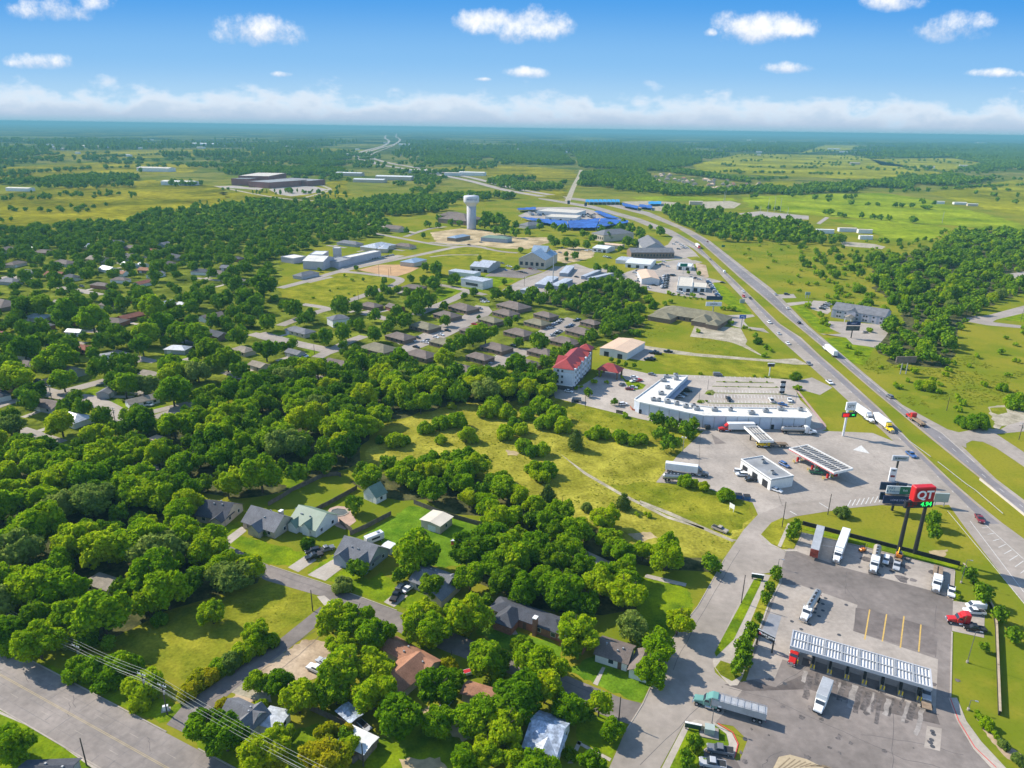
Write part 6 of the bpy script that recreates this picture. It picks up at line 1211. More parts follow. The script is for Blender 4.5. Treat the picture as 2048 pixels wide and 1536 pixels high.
# box truck
ga, gb = G(*c1(985, 1035)), G(*c1(942, 1148)); d = gb - ga; LL = max(9.5, d.length); u = d.normalized(); root = empty('box_truck', (gb.x - u.x * LL, gb.y - u.y * LL, .07), math.atan2(d.y, d.x), 'white box truck with grey roof standing below the canopy', 'truck')
mb = MB(); mb.box((LL * .36, 0, 2.5), (LL * .72, 2.5, 2.9), M_trl); t = mb.build('cargo_box', root, bevel=.05); mb = MB(); mb.box((LL * .36, 0, 3.98), (LL * .70, 2.4, .05), M_trlg); mb.build('box_roof', t)
xc = LL - 3.0; mb = MB(); mb.prism([(xc - .1, .7), (xc + 1.1, .7), (xc + 1.1, 1.75), (xc + .7, 2.55), (xc - .1, 2.6)], -1.15, 1.15, PT['white'], 'y'); mb.build('cab', root, bevel=.12); mb = MB(); mb.prism([(xc + 1.05, .7), (xc + 2.9, .7), (xc + 3.0, .95), (xc + 2.85, 1.4), (xc + 1.05, 1.75)], -1.0, 1.0, PT['white'], 'y'); mb.build('bonnet', root, bevel=.12)
mb = MB(); mb.prism([(xc + 1.15, 1.78), (xc + .78, 2.5), (xc + .7, 2.5), (xc + 1.06, 1.78)], -1.02, 1.02, M_glass, 'y'); mb.build('windscreen', root); mb = MB(); mb.box((LL / 2, 0, .8), (LL - .4, .9, .25), M_frame); mb.build('chassis', root)
for s in (-1, 1):
    wheel(root, xc + 2.1, s, .48, .28); wheel(root, 2.0, s * .98, .48, .28, True); mb = MB(); mb.box((xc + 2.92, s * .75, 1.0), (.1, .34, .22), M_lamp); mb.build('headlight', root)
# red vacuum truck under the canopy
ga, gb = G(*c1(835, 800)), G(*c1(800, 905)); d = gb - ga; root = empty('service_truck', (ga.x, ga.y, .07), math.atan2(d.y, d.x), 'red cab truck loaded with white tanks and hoses at the canopy end', 'truck'); root.scale = (.85, .85, .85); L_ = tractor(root, d.length - 5.8, 'red', False)
mb = MB(); mb.box((d.length * .35, 0, 1.2), (d.length * .62, 2.4, .25), M_frame); b_ = mb.build('load_bed', root)
for k, (x, y, z, r, m) in enumerate(((1.0, -.6, 1.9, .6, M_trl), (2.2, .5, 1.9, .65, M_trl), (3.4, -.5, 1.8, .55, PT['tan']), (1.6, .8, 2.2, .4, PT['tan']), (3.6, .7, 1.8, .5, M_trl))): mb = MB(); mb.tube((x, y, z - r), (x, y, z + r), r, m, 10); mb.build('tank', b_)
for k in range(4): mb = MB(); mb.box((.6 + k, random.uniform(-.5, .5), 2.0), (.7, .5, .9), (PT['tan'], M_trl, M_frame, PT['orange'])[k]); mb.build('equipment', b_)
# orange machine trailer and other machines
ga, gb = G(*c1(1382, 290)), G(*c1(1372, 345)); d = gb - ga; root = empty('machine_trailer', (ga.x, ga.y, .07), math.atan2(d.y, d.x), 'trailer with orange yellow excavator behind the silver pickup', 'trailer'); L_ = d.length
mb = MB(); mb.box((L_ / 2, 0, .7), (L_, 2.2, .16), M_deck); mb.build('deck', root); mb = MB(); mb.box((L_ * .45, 0, 1.5), (2.0, 1.7, 1.2), PT['orange']); bd = mb.build('machine_body', root, bevel=.1); mb = MB(); mb.box((L_ * .5, .2, 2.4), (1.0, 1.0, 1.0), M_glass); mb.build('machine_cab', bd)
mb = MB(); mb.tube((L_ * .5, -.3, 1.8), (L_ * .15, -.3, 3.0), .16, PT['yellow']); mb.tube((L_ * .15, -.3, 3.0), (-.6, -.3, 1.4), .13, PT['yellow']); mb.build('boom', bd)
for y in (-.8, .8): mb = MB(); mb.box((L_ * .45, y, 1.0), (2.6, .4, .45), M_frame); mb.build('track', bd)
for s in (-1, 1): wheel(root, L_ * .35, s * 1.1, .35, .2); wheel(root, L_ * .5, s * 1.1, .35, .2)
g = G(*c1(1184, 276)); root = empty('forklift', (g.x, g.y, .07), R(20), 'small orange forklift under the green strip', 'forklift')
mb = MB(); mb.box((0, 0, .8), (2.0, 1.1, .8), PT['orange']); mb.build('body', root, bevel=.08); mb = MB()
for y in (-.45, .45): mb.box((1.2, y, 1.5), (.12, .12, 2.6), M_frame)
mb.build('mast', root); mb = MB(); mb.box((-.1, 0, 2.1), (1.1, 1.0, .08), M_frame)
for x in (-.6, .4):
    for y in (-.45, .45): mb.box((x, y, 1.65), (.07, .07, .9), M_frame)
mb.build('overhead_guard', root)
for s in (-1, 1): wheel(root, .7, s * .55, .32, .2); wheel(root, -.7, s * .55, .32, .2)
ga, gb = G(*c1(1528, 1130)), G(*c1(1522, 1085)); d = gb - ga; root = empty('utility_trailer', (ga.x, ga.y, .07), math.atan2(d.y, d.x), 'brown decked utility trailer behind the silver pickup', 'trailer'); L_ = d.length
mb = MB(); mb.box((L_ / 2, 0, .75), (L_, 2.1, .14), M_deck); mb.build('deck', root); mb = MB(); mb.tube((L_, 0, .6), (L_ + 1.4, 0, .6), .06, M_frame); mb.build('drawbar', root)
for s in (-1, 1): wheel(root, L_ * .4, s * 1.15, .36, .22); wheel(root, L_ * .6, s * 1.15, .36, .22)
g = G(*c2(290, 222)); root = empty('camper', (g.x, g.y, 0), yawpx(c2(270, 225), c2(320, 205)), 'white camper van parked behind the twin gabled house', 'camper')
mb = MB(); mb.box((0, 0, 1.75), (6.5, 2.4, 2.5), M_trl); mb.build('body', root, bevel=.2); mb = MB(); mb.box((1.5, 0, 3.15), (1.0, .9, .3), M_rim); mb.build('roof_unit', root); mb = MB(); mb.box((0, -1.22, 1.9), (3.0, .05, .7), M_glass); mb.build('window', root)
for s in (-1, 1): wheel(root, 2.0, s * 1.05); wheel(root, -2.0, s * 1.05)
for lab, a, b in (('grey aluminium boat on blocks beside the pale shed', c3(1905, 1185), c3(1960, 1235)), ('white fishing boat in the drive of the rust roofed house', (925, 1352), (940, 1348))):
    ga, gb = G(*a), G(*b); d = gb - ga; root = empty('boat', (ga.x, ga.y, .4), math.atan2(d.y, d.x), lab, 'boat'); L_ = 5.0
    mb = MB(); mb.prism([(0, 0), (4.2, 0), (5, .8), (0, .8)], -.8, .8, PT['silver'] if 'grey' in lab else PT['white'], 'y'); mb.build('hull', root, bevel=.1); mb = MB(); mb.box((2.0, 0, .81), (3.4, 1.2, .06), M_frame if 'grey' in lab else PT['red']); mb.build('cockpit', root)
for o, col in CARS:
    if col != 'white': recolour(o, PT['white'], PT[col])

# ------------------------------------------------------------------ fuel canopies
def canopy(label, FL, FR, BR, h, deck, edge, edge2, bays, beams, cols, pumps=True, name='fuel_canopy', rows=1, band=None):
    O, yaw, L, W = corners(FL, FR, BR, h); root = empty(name, (O.x, O.y, 0), yaw, label, 'fuel canopy')
    mb = MB(); mb.box((L / 2, W / 2, h - .45), (L - .5, W - .5, .2), deck); dk = mb.build('deck', root)
    mb = MB(); t = .3
    for c, d in (((L / 2, t / 2, h - .45), (L, t, .95)), ((L / 2, W - t / 2, h - .45), (L, t, .95)), ((t / 2, W / 2, h - .45), (t, W - 2 * t, .95)), ((L - t / 2, W / 2, h - .45), (t, W - 2 * t, .95))): mb.box(c, d, edge)
    mb.build('fascia', root)
    if band: 
        mb = MB(); mb.box((L / 2, -.03, h - .65), (L, .06, .3), band); mb.build('fascia_band', root); mb = MB(); mb.box((-.03, W / 2, h - .65), (.06, W, .4), band); mb.build('fascia_band', root)
    mb = MB()
    for k in range(beams):
        mb.box((L * (k + .5) / beams, W / 2, h - .2), (.16, W - .7, .28), edge2)
    for y in ([.5] if rows == 1 else [.08, .5, .92]): mb.box((L / 2, W * y, h - .12), (L - .7, .22, .34), edge2)
    mb.build('roof_beam', dk)
    if bays:
        mb = MB()
        for k in range(1, bays): mb.box((L * k / bays, W / 2, h - .15), (.42, W - .7, .38), M_acu)
        mb.build('rib_trough', dk)
    for k in range(cols):
        x = L * (k + .5) / cols
        for y in ((.5,) if rows == 1 else (.28, .72)):
            mb = MB(); mb.box((x, W * y, (h - .6) / 2), (.5, .5, h - .6), M_black if not band else M_trim); mb.build('column', root)
            if pumps:
                mb = MB(); mb.box((x, W * y - 1.6, .18), (1.2, 4.2, .3), M_conc); isl = mb.build('pump_island', root)
                mb = MB(); mb.box((x, W * y - 1.2, 1.25), (.6, .9, 1.9), M_black if not band else PT['red']); mb.build('pump', isl)
                for s in (-.75, .75): mb = MB(); mb.tube((x + s * .5, W * y - 3.3, .2), (x + s * .5, W * y - 3.3, 1.4), .14, PT['yellow'], 8); mb.build('bollard', isl)
    return root
M_deckw = mat('white ribbed deck', (.80, .79, .76), .9, .05, .3, .05); M_deckd = mat('dark canopy deck', (.20, .19, .18), .7, .15, .4)
canopy('long white ribbed diesel canopy over eight truck lanes', c1(800, 778), c1(1562, 1002), c1(1568, 905), 5.2, M_deckw, mat('silver fascia', (.46, .46, .47), .5, .05, .4, .4), mat('pale rib', (.42, .42, .42), .8, .05, .4, .1), 8, 44, 8, rows=1)
canopy('red trimmed fuel canopy with dark latticed roof by the shop', (1578, 896), (1668, 945), (1710, 938), 5.0, M_deckd, M_trim, mat('pale beam', (.50, .48, .45), .6), 0, 17, 3, rows=2, band=PT['red'])
canopy('small white framed diesel canopy behind the station lot', (1518, 882), (1547, 882), (1527, 852), 5.0, M_deckd, M_trim, mat('pale beam2', (.50, .48, .45), .6), 0, 3, 2, rows=2) if 0 else canopy('small white framed diesel canopy behind the station lot', (1519, 882), (1548, 881), (1529, 851), 5.0, M_deckd, M_trim, mat('pale beam', (.50, .48, .45), .6), 0, 5, 2, rows=2, pumps=False)

# ------------------------------------------------------------------ signs
M_letw = mat('white lettering', (.80, .80, .80)); M_letk = mat('black lettering', (.03, .03, .03)); M_led = mat('green lit digits', (.02, .6, .08), emit=.9, emitc=(.02, .9, .12)); M_ledr = mat('red lit digits', (.5, .01, .01), emit=.7, emitc=(.8, .02, .02)); M_board = mat('black sign board', (.02, .022, .03), .5, .08, .5)
RX = (math.pi / 2, 0, 0)
def face_box(root, name, w, h, d, z, m, x=0, y=0, bevel=0): mb = MB(); mb.box((x, y, z), (w, d, h), m); return mb.build(name, root, bevel=bevel)
# twin pole red sign
p1_, p2_ = G(1798, 1112), G(1828, 1105); mid = (p1_ + p2_) / 2
Hs = height_at((1813, 1108), 971); z0 = height_at((1813, 1108), 1013); zm = height_at((1813, 1108), 1000); wpx = dist(mid) / FPX
d = Vector((30 * wpx, 0, 0)); yw = R(6)
root = empty('pylon_sign', (mid.x, mid.y, 0), yw, 'tallest sign, red box with white letters and green price on twin black poles', 'sign')
for s in (-1, 1): mb = MB(); mb.tube((s * d.length / 2, .2, 0), (s * d.length / 2, .2, z0 + .8), .85 * wpx * 4.4, M_black, 12, .6 * wpx * 4.4); mb.build('pole', root)
M_rbox = mat('red sign box', (.52, .012, .015), .45, .05, .4, .4); wb_ = 36 * wpx
o = face_box(root, 'sign_box', wb_, Hs - zm, 2.6, (Hs + zm) / 2, M_rbox, 0.6, 0, .25); face_box(o, 'sign_face', wb_ * .9, (Hs - zm) * .82, .06, (Hs + zm) / 2, mat('deep red sign face', (.36, .008, .02), .4, .04, .4), .6, -1.32); words('QT', (Hs - zm) * .74, M_letw, o, (.6, -1.40, (Hs + zm) / 2 - .1), RX, 'lettering', .05, .11)
zb = (z0 + zm) / 2 - .1; bh = (zm - z0) * 1.05; o = face_box(root, 'price_board', 49 * wpx, bh, 1.0, zb, M_board, 0, 0); words('4.94', bh * .88, M_led, o, (12 * wpx, -.55, zb), RX, 'lettering', .03, .02); words('3.29', bh * .8, mat('dim red digits', (.22, .01, .01)), o, (-13 * wpx, -.55, zb), RX, 'lettering', .03, .02)
# stacked double billboards
b = G(1785, 1022); wpx = dist(b) / FPX; hh = lambda y, bb=(1785, 1022): height_at(bb, y)
root = empty('billboard', (b.x, b.y, 0), R(-4), 'double stacked billboards on one black post beside the red sign', 'billboard')
mb = MB(); mb.tube((0, .4, 0), (0, .4, hh(966)), .45, M_black, 10); mb.build('post', root)
M_bb = mat('pale poster', (.50, .53, .56), .6, .08, .4); M_bbg = mat('green poster', (.03, .14, .08), .6, .1, .4); M_bbn = mat('navy poster', (.02, .03, .09), .6, .2, .6)
zc, h_ = (hh(970) + hh(985)) / 2, hh(970) - hh(985); o = face_box(root, 'upper_panel', 40 * wpx, h_, .4, zc, M_bb, 0, -.9); face_box(o, 'green_half', 18 * wpx, h_ * .98, .06, zc, M_bbg, 11 * wpx, -1.13); words('PAY', h_ * .42, mat('blue lettering', (.03, .12, .25)), o, (-11 * wpx, -1.13, zc + h_ * .2), RX); words('& Rebate', h_ * .40, mat('blue lettering', (.03, .12, .25)), o, (-9 * wpx, -1.13, zc - h_ * .18), RX); words('Exit', h_ * .34, M_letw, o, (11 * wpx, -1.18, zc), RX)
face_box(root, 'rear_panel', 44 * wpx, h_, .4, zc + .3, mat('dark panel back', (.03, .05, .09), .7, .1, .5), -1.0, 1.2)
zc, h_ = (hh(990) + hh(1005)) / 2, hh(990) - hh(1005); o = face_box(root, 'lower_panel', 42 * wpx, h_, .4, zc, M_bbn, -1 * wpx, -.9); words('LONE STAR', h_ * .34, mat('lilac lettering', (.45, .42, .62)), o, (3 * wpx, -1.13, zc), RX) ; face_box(root, 'lower_rear_panel', 42 * wpx, h_, .4, zc + .3, mat('dark panel back', (.03, .05, .09), .7, .1, .5), -3 * wpx, 1.2)
mb = MB()
for z in (hh(986), hh(1006)): mb.box((0, -1.3, z - .1), (42 * wpx, 1.2, .1), M_deck)
mb.build('catwalk', root)
# station sign: white head with price board on a white pole
def pole_sign(label, base, parts, pole_top, pole_m, pole_r=.35, yaw=0.0, name='pole_sign', cat='sign', gap=0):
    b = G(*base); w_ = dist(b) / FPX; root = empty(name, (b.x, b.y, 0), yaw, label, cat); zt = height_at(base, pole_top)
    for s in ((0,) if not gap else (-gap / 2 * w_, gap / 2 * w_)): mb = MB(); mb.tube((s, .1, 0), (s, .1, zt), pole_r, pole_m, 10); mb.build('pole', root)
    for nm, y0, y1, wd, m, txt, tm, xo in parts:
        z1, z0_ = height_at(base, y0), height_at(base, y1); o = face_box(root, nm, wd * w_, z1 - z0_, .8, (z0_ + z1) / 2, m, xo * w_, -.15, .05)
        if txt: words(txt, (z1 - z0_) * (.52 if len(txt) < 6 else .5), tm, o, (xo * w_, -.58, (z0_ + z1) / 2), RX, 'lettering', .03, .02, min(1.0, wd * w_ / (max(1, len(txt)) * (z1 - z0_) * .42)))
    return root
M_swhite = mat('white sign face', (.66, .66, .67), .5, .05, .4); M_sgrey = mat('grey sign face', (.40, .42, .45), .5, .08, .4)
pole_sign('white pole sign with red and green price board by the highway', (1686, 872), [('sign_box', 804, 820, 18, M_swhite, 'CITY', M_letk, 4), ('price_board', 825, 834, 26, M_board, None, None, 4), ('red_half', 826, 833, 12, M_ledr, None, None, -2.5), ('green_half', 826, 833, 12, mat('dark green panel', (.01, .10, .02)), '393', M_led, 10.5)], 822, M_swhite, .5, R(6))
pole_sign('small grey lettered sign on a tall dark pole', (1788, 962), [('sign_box', 911, 921, 27, M_sgrey, 'SUBWAY', mat('dark green lettering', (.03, .06, .05)), 2)], 918, M_black, .38, R(-4))
pole_sign('slim white upright fuel sign beside the dark pole', (1782, 962), [('sign_box', 936, 962, 11, M_swhite, None, None, 0), ('name_plate', 938, 942, 8, M_sgrey, 'CITY', M_letk, 0), ('price_plate', 949, 953.5, 8, mat('red plate', (.25, .03, .03)), None, None, 0)], 940, M_swhite, .2, R(-6), 'fuel_price_sign')
pole_sign('round headed white sign at the mall lawn edge', (1538, 752), [('sign_head', 727, 733, 12, M_black, None, None, 1), ('sign_cap', 726, 728, 13, M_swhite, None, None, 1)], 730, M_swhite, .3)
pole_sign('striped grey pylon sign in the mall car park', (1563, 788), [('tenant_panel', 762 + i * 5, 766 + i * 5, 9, (M_sgrey if i % 2 else M_board), None, None, 0) for i in range(5)], 763, M_swhite, .6, 0, 'pylon_sign')
pole_sign('blue motel sign on a grey pole', (1482, 657), [('sign_box', 630, 637, 12, mat('blue sign face', (.03, .09, .35)), 'MOTEL 6', M_letw, .5)], 634, M_acu, .3)
pole_sign('green road sign panel seen from behind at the highway edge', (1484, 606), [('sign_panel', 598, 606, 9, mat('aluminium sign back', (.33, .37, .34), .5, .05, .5, .4), None, None, 0)], 600, M_acu, .2, 0, 'road_sign', 'road sign')
pole_sign('grey backed highway sign panel on two posts beside billboards', (1878, 1012), [('sign_panel', 986, 1003, 24, mat('aluminium sign back', (.33, .37, .34), .5, .05, .5, .4), None, None, 0)], 990, M_acu, .2, R(-4), 'road_sign', 'road sign', 15)
pole_sign('white lettered billboard behind the olive roofed motel', (1425, 630), [('upper_panel', 592, 600, 30, mat('dark panel back', (.03, .05, .09), .7, .1, .5), None, None, 0), ('lower_panel', 604, 612, 30, M_swhite, 'JUNIOR', M_letk, 0)], 602, M_acu, .4, 0, 'billboard', 'billboard')
pole_sign('dark two panel billboard before the grey motel', (1702, 676), [('upper_panel', 643, 650, 24, M_bbn, 'LIBERTY', mat('lilac lettering', (.45, .42, .62)), 0), ('lower_panel', 652, 661, 24, mat('dark mottled poster', (.07, .07, .07), .6, .6, .5), None, None, 0)], 655, M_black, .35, 0, 'billboard', 'billboard')
pole_sign('lone old billboard seen from behind against the forest', (1806, 748), [('panel', 713, 725, 36, mat('weathered panel back', (.17, .13, .11), .8, .2, .4), None, None, 0)], 720, M_acu, .3, R(4), 'billboard', 'billboard', 10)
pole_sign('square green sign on twin posts by grey motel', (1614, 596), [('panel', 584, 590, 9, mat('grey green panel', (.25, .32, .28)), None, None, 0)], 588, M_acu, .25, 0, 'pole_sign', 'sign', 5)
pole_sign('small green road sign beside the far carriageway', (1446, 496), [('panel', 490, 494, 6, mat('road sign green', (.02, .12, .06)), None, None, 0)], 492, M_acu, .15, 0, 'road_sign', 'road sign')
pole_sign('green billboard panel above the green store', (1366, 548), [('panel', 527, 533, 14, mat('shop sign green', (.01, .14, .09)), None, None, 0)], 531, M_acu, .2, 0, 'pole_sign', 'sign')
pole_sign('dark billboard beside the far dealer highway', (1137, 412), [('panel', 401, 408, 5, mat('dark panel back', (.03, .05, .09), .7, .1, .5), None, None, 0)], 405, M_acu, .3, 0, 'billboard', 'billboard')
pole_sign('second dark billboard beside the far dealer highway', (1171, 417), [('panel', 405, 412, 5, mat('dark panel back', (.03, .05, .09), .7, .1, .5), None, None, 0)], 409, M_acu, .3, 0, 'billboard', 'billboard')
# entrance sign over the truck scale
a, b_ = G(*c1(622, 772)), G(*c1(703, 815)); mid = (a + b_) / 2; d = b_ - a; yw = math.atan2(d.y, d.x); hs = height_at(c1(664, 795), c1(0, 712)[1])
root = empty('gantry_sign', (mid.x, mid.y, 0), yw, 'black truck entry sign spanning the weighbridge lane', 'sign'); w_ = d.length
for s in (-1, 1): mb = MB(); mb.box((s * w_ / 2, 0, hs / 2), (.35, .35, hs), M_black); mb.build('post', root)
o = face_box(root, 'sign_panel', w_ + .4, hs * .34, .35, hs * .84, M_board); words('TRUCK ENTRY', hs * .14, M_letw, o, (w_ * .10, -.2, hs * .87), RX, 'lettering', .02, .012); words('ONLY', hs * .07, M_letw, o, (w_ * .10, -.2, hs * .75), RX); face_box(o, 'emblem', w_ * .14, hs * .12, .05, hs * .84, PT['red'], -w_ * .38, -.19); face_box(o, 'cap', w_ + .5, .06, .4, hs * 1.015, M_acu)
for i, (x, y, lab) in enumerate(((625, 425, 'low dark green monument sign in the upper grass strip'), (280, 1228, 'low dark green monument sign in the lower grass island'))):
    g = G(*c1(x, y)); root = empty('monument_sign', (g.x, g.y, .12), R(-14), lab, 'sign'); face_box(root, 'panel', 3.6, 1.3, .4, 1.15, mat('dark green sign', (.02, .06, .05), .5)); face_box(root, 'cap', 3.7, .12, .5, 1.86, M_trim)
    for s in (-1.5, 1.5): mb = MB(); mb.box((s, 0, .3), (.25, .25, .6), M_black); mb.build('post', root)
g = G(1463, 1022); root = empty('meadow_sign', (g.x, g.y, 0), R(-60), 'small white sign board standing in the meadow', 'sign'); face_box(root, 'panel', 2.4, 1.8, .12, 2.0, M_trim)
for s in (-.9, .9): mb = MB(); mb.box((s, 0, .6), (.12, .12, 1.2), M_trim); mb.build('post', root)
# utility cabinets
g = G(*c1(368, 1245)); root = empty('transformer', (g.x, g.y, .15), R(-14), 'grey green transformer cabinet on a pad in the lower island', 'utility cabinet'); face_box(root, 'pad', 4.2, .25, 3.4, .12, M_conc); face_box(root, 'cabinet', 2.2, 1.7, 1.9, 1.0, mat('pale green cabinet', (.34, .40, .36), .5, .05, .5)); face_box(root, 'switch_box', 1.0, 1.4, .6, .9, PT['tan'], -1.5, .3)
g = G(*c3(885, 1120)); root = empty('utility_box', (g.x, g.y, 0), R(20), 'white utility boxes beside the corner power pole', 'utility cabinet'); face_box(root, 'cabinet', 1.2, 1.3, .7, .65, M_trim); face_box(root, 'pad', 2.0, .1, 1.4, .05, M_conc)
for x, y, lab in ((525, 1055, 'blue steel skip farther from the tree'), (568, 1062, 'second blue steel skip beside the first one')):
    g = G(*c4(x, y)); root = empty('skip', (g.x, g.y, .05), R(-5), lab, 'dumpster'); mb = MB(); mb.prism([(-1.0, .1), (1.0, .1), (1.2, 1.5), (-1.2, 1.5)], -1.2, 1.2, PT['blue'], 'x'); mb.build('container', root); face_box(root, 'lid', 2.4, .06, 2.3, 1.55, M_frame)
g = G(*c5(1368, 545)); root = empty('enclosure', (g.x, g.y, .05), R(-8), 'grey walled bin enclosure below the hotel tree', 'enclosure'); 
for x, y, a, b in ((0, 2, 5, .25), (-2.4, 0, .25, 3.7), (2.4, 0, .25, 3.7)): face_box(root, 'wall', a, 2.0, b, 1.0, WL['grey'], x, y)
face_box(root, 'bin', 2.2, 1.4, 1.6, .75, M_dark, 0, 0)
g = G(1360 + 55, 858); root = empty('skip', (g.x, g.y, .05), R(0), 'dark steel skip at the mall rear corner', 'dumpster'); face_box(root, 'container', 2.2, 1.6, 1.8, .85, M_frame); face_box(root, 'lid', 2.3, .08, 1.9, 1.7, M_black)
# backyard pool
pool = cp(c6, 1760, 1140, 1770, 1120, 1800, 1112, 1845, 1118, 1860, 1135, 1835, 1150, 1790, 1158); patch('pool_deck', cp(c6, 1735, 1145, 1760, 1110, 1800, 1098, 1860, 1105, 1900, 1180, 1840, 1225, 1800, 1210, 1760, 1190), .04, mat('pink patio', (.44, .30, .23), .85, .12, .4)); patch('pool_water', pool, .06, mat('dull pool water', (.12, .12, .09), .1, .1, .5, .5), False)
mb = MB()
for i in range(len(pool)):
    a, b = G(*pool[i]), G(*pool[(i + 1) % len(pool)]); d = b - a; mb.box((0, 0, .1), (d.length, .35, .2), M_walk, Matrix.Translation((a + b) / 2) @ Matrix.Rotation(math.atan2(d.y, d.x), 4, 'Z'))
mb.build('pool_rim')['kind'] = 'structure'
g = G(*c6(1620, 1115)); root = tag(fill([Vector((math.cos(t * .7) * random.uniform(1.7, 2.8) * 1.4, math.sin(t * .7) * random.uniform(1.6, 2.4), 0)) for t in range(9)], .05, RF['tarp']).build('tarpaulin', None, (g.x, g.y, .05)), 'crumpled pale blue tarpaulin lying in the back yard', 'tarpaulin')
# ------------------------------------------------------------------ walls, fences
def wall_line(label, px, h, w, m, cap=None, name='boundary_wall', cat='wall', posts=0, pickets=False):
    P = [G(*p) for p in px]; root = empty(name, P[0], 0, label, cat); mb = MB(); cb_ = MB(); pb = []
    for i in range(len(P) - 1):
        a, b = P[i] - P[0], P[i + 1] - P[0]; d = b - a; M = Matrix.Translation((a + b) / 2) @ Matrix.Rotation(math.atan2(d.y, d.x), 4, 'Z')
        if pickets:
            n = max(1, int(d.length / .9)); u = d / n
            for k in range(n): mb.box((-d.length / 2 + d.length * (k + .5) / n, random.uniform(-.02, .02), h / 2), (d.length / n - .03, w, h * random.uniform(.95, 1.03)), m, M)
        else: mb.box((0, 0, h / 2), (d.length + w * .5, w, h), m, M)
        if cap: cb_.box((0, 0, h + .06), (d.length + w * .5 + .1, w + .16, .12), cap, M)
    mb.build('fence_panel' if pickets else 'wall_body', root)
    if cap: cb_.build('coping', root)
    return root
M_blk = mat('dark retaining wall', (.030, .028, .026), .9, .25, .8, fine=(3., .3)); M_fw = mat('weathered fence boards', (.145, .12, .095), .95, .25, .8); M_stone = mat('tan coping', (.42, .33, .22), .85, .1, .6)
wall_line('long black screen wall between truck lot and highway grass', cp(c1, 866, 132, 1300, 245, 1702, 350), 1.5, .35, M_blk, None)
wall_line('dark curving boundary wall with tan coping right of the lot', cp(c1, 1722, 356, 1790, 455, 1850, 535, 1885, 600, 1897, 680, 1905, 900, 1914, 1148), 1.3, .35, M_blk, M_stone)
for lab, px in (('board fence behind the pale field yard', cp(c6, 1430, 1100, 1500, 1060, 1560, 1020, 1640, 985, 1720, 945, 1800, 935, 1820, 945)), ('board fence beside the tarpaulin yard', cp(c6, 1640, 1150, 1760, 1090, 1905, 1010)), ('board fence along the twin gabled house lawn', cp(c2, 160, 190, 250, 150, 380, 82)), ('dark mesh fence below the meadow tree strip', cp(c2, 500, 20, 600, 60, 700, 95, 840, 135, 985, 152)), ('board fence between patio yard and green roofed house', cp(c6, 1810, 1190, 1850, 1220, 1880, 1240)), ('board fence across the junk yard', cp(c3, 1650, 1120, 1780, 1180, 1850, 1215)), ('board fence beside the pale panel shed', cp(c3, 1880, 1410, 2020, 1290)), ('low hotel edge fence beside the enclosure', [(1232, 826), (1246, 829)])):
    wall_line(lab, px, 1.8, .06, M_fw, None, 'board_fence', 'fence', pickets=True)
wall_line('curved rusty red rail fence at the mall end', cp(c5, 1655, 572, 1665, 588, 1720, 604, 1800, 610), .9, .15, mat('rust red rail', (.33, .11, .06), .8, .15, .6), None, 'rail_fence', 'fence')
wall_line('white concrete barrier on the far carriageway edge', cp(c4, 1812, 960, 1850, 990, 1950, 1070, 2060, 1160), .85, .35, mat('barrier concrete', (.48, .43, .38), .8, .06, .4), None, 'road_barrier', 'barrier')
M_steel = mat('galvanised rail', (.36, .36, .34), .5, .06, .6, .5)
def guard(label, px):
    P = [G(*p) for p in px]; root = empty('guard_rail', P[0], 0, label, 'guard rail'); mb = MB()
    for i in range(len(P) - 1):
        a, b = P[i] - P[0], P[i + 1] - P[0]; d = b - a; M = Matrix.Translation((a + b) / 2) @ Matrix.Rotation(math.atan2(d.y, d.x), 4, 'Z'); mb.box((0, 0, .65), (d.length, .08, .26), M_steel, M)
    mb.build('rail', root); mb = MB(); a, b = P[0], P[-1]; n = int((b - a).length / 4)
    for k in range(n): q = a.lerp(b, k / n) - P[0]; mb.box((q.x, q.y, .35), (.1, .14, .7), M_deck)
    mb.build('rail_posts', root)['kind'] = 'stuff'
guard('long guard rail in the grass median', [(1875, 926), (1902, 947), (1931, 970), (1950, 983), (2005, 1030)]); guard('guard rail higher up the grass median', [(1775, 846), (1820, 886), (1861, 916)])
# ------------------------------------------------------------------ poles and wires
M_pole = mat('dark timber pole', (.075, .062, .052), .9, .2, 1.0); M_mast = mat('steel lamp post', (.12, .12, .125), .5, .08, 1.0, .5); M_wire = mat('power cable', (.50, .49, .38), .5, 0)
PLAB = []
def pole(label, base, ty, kind='plain', r=.16, name='utility_pole', cat='pole', m=None):
    b = G(*base); h = height_at(base, ty); root = empty(name, (b.x, b.y, 0), R(-22), label, cat); m = m or M_pole
    mb = MB(); mb.tube((0, 0, 0), (0, 0, h), r, m, 8, r * .7); mb.build('post', root)
    if kind == 'cross':
        for k, zz in enumerate((h - .25, h - 1.3)): mb = MB(); mb.box((0, 0, zz), (2.6, .12, .14), M_pole if k else M_trim); mb.build('crossarm', root)
        for x in (-1.2, -.5, .5, 1.2): mb = MB(); mb.tube((x, 0, h - .18), (x, 0, h + .12), .06, M_trim, 6); mb.build('insulator', root)
        mb = MB(); mb.tube((.3, 0, h - 2.6), (.3, 0, h - 1.7), .24, M_rim, 10); mb.build('transformer_can', root)
    if kind == 'lamp':
        mb = MB(); mb.tube((0, 0, h), (1.0, 0, h + .15), .06, m, 6); mb.build('arm', root); mb = MB(); mb.box((1.2, 0, h + .12), (.7, .35, .16), M_rim); mb.build('lamp_head', root); mb = MB(); mb.tube((0, 0, 0), (0, 0, .6), .32, M_conc, 10); mb.build('footing', root)
    if kind == 'flood':
        for s in (-1, 1): mb = MB(); mb.box((s * .7, -.1, h), (.6, .4, .5), M_trim); mb.build('lamp_head', root)
    return root, b, h
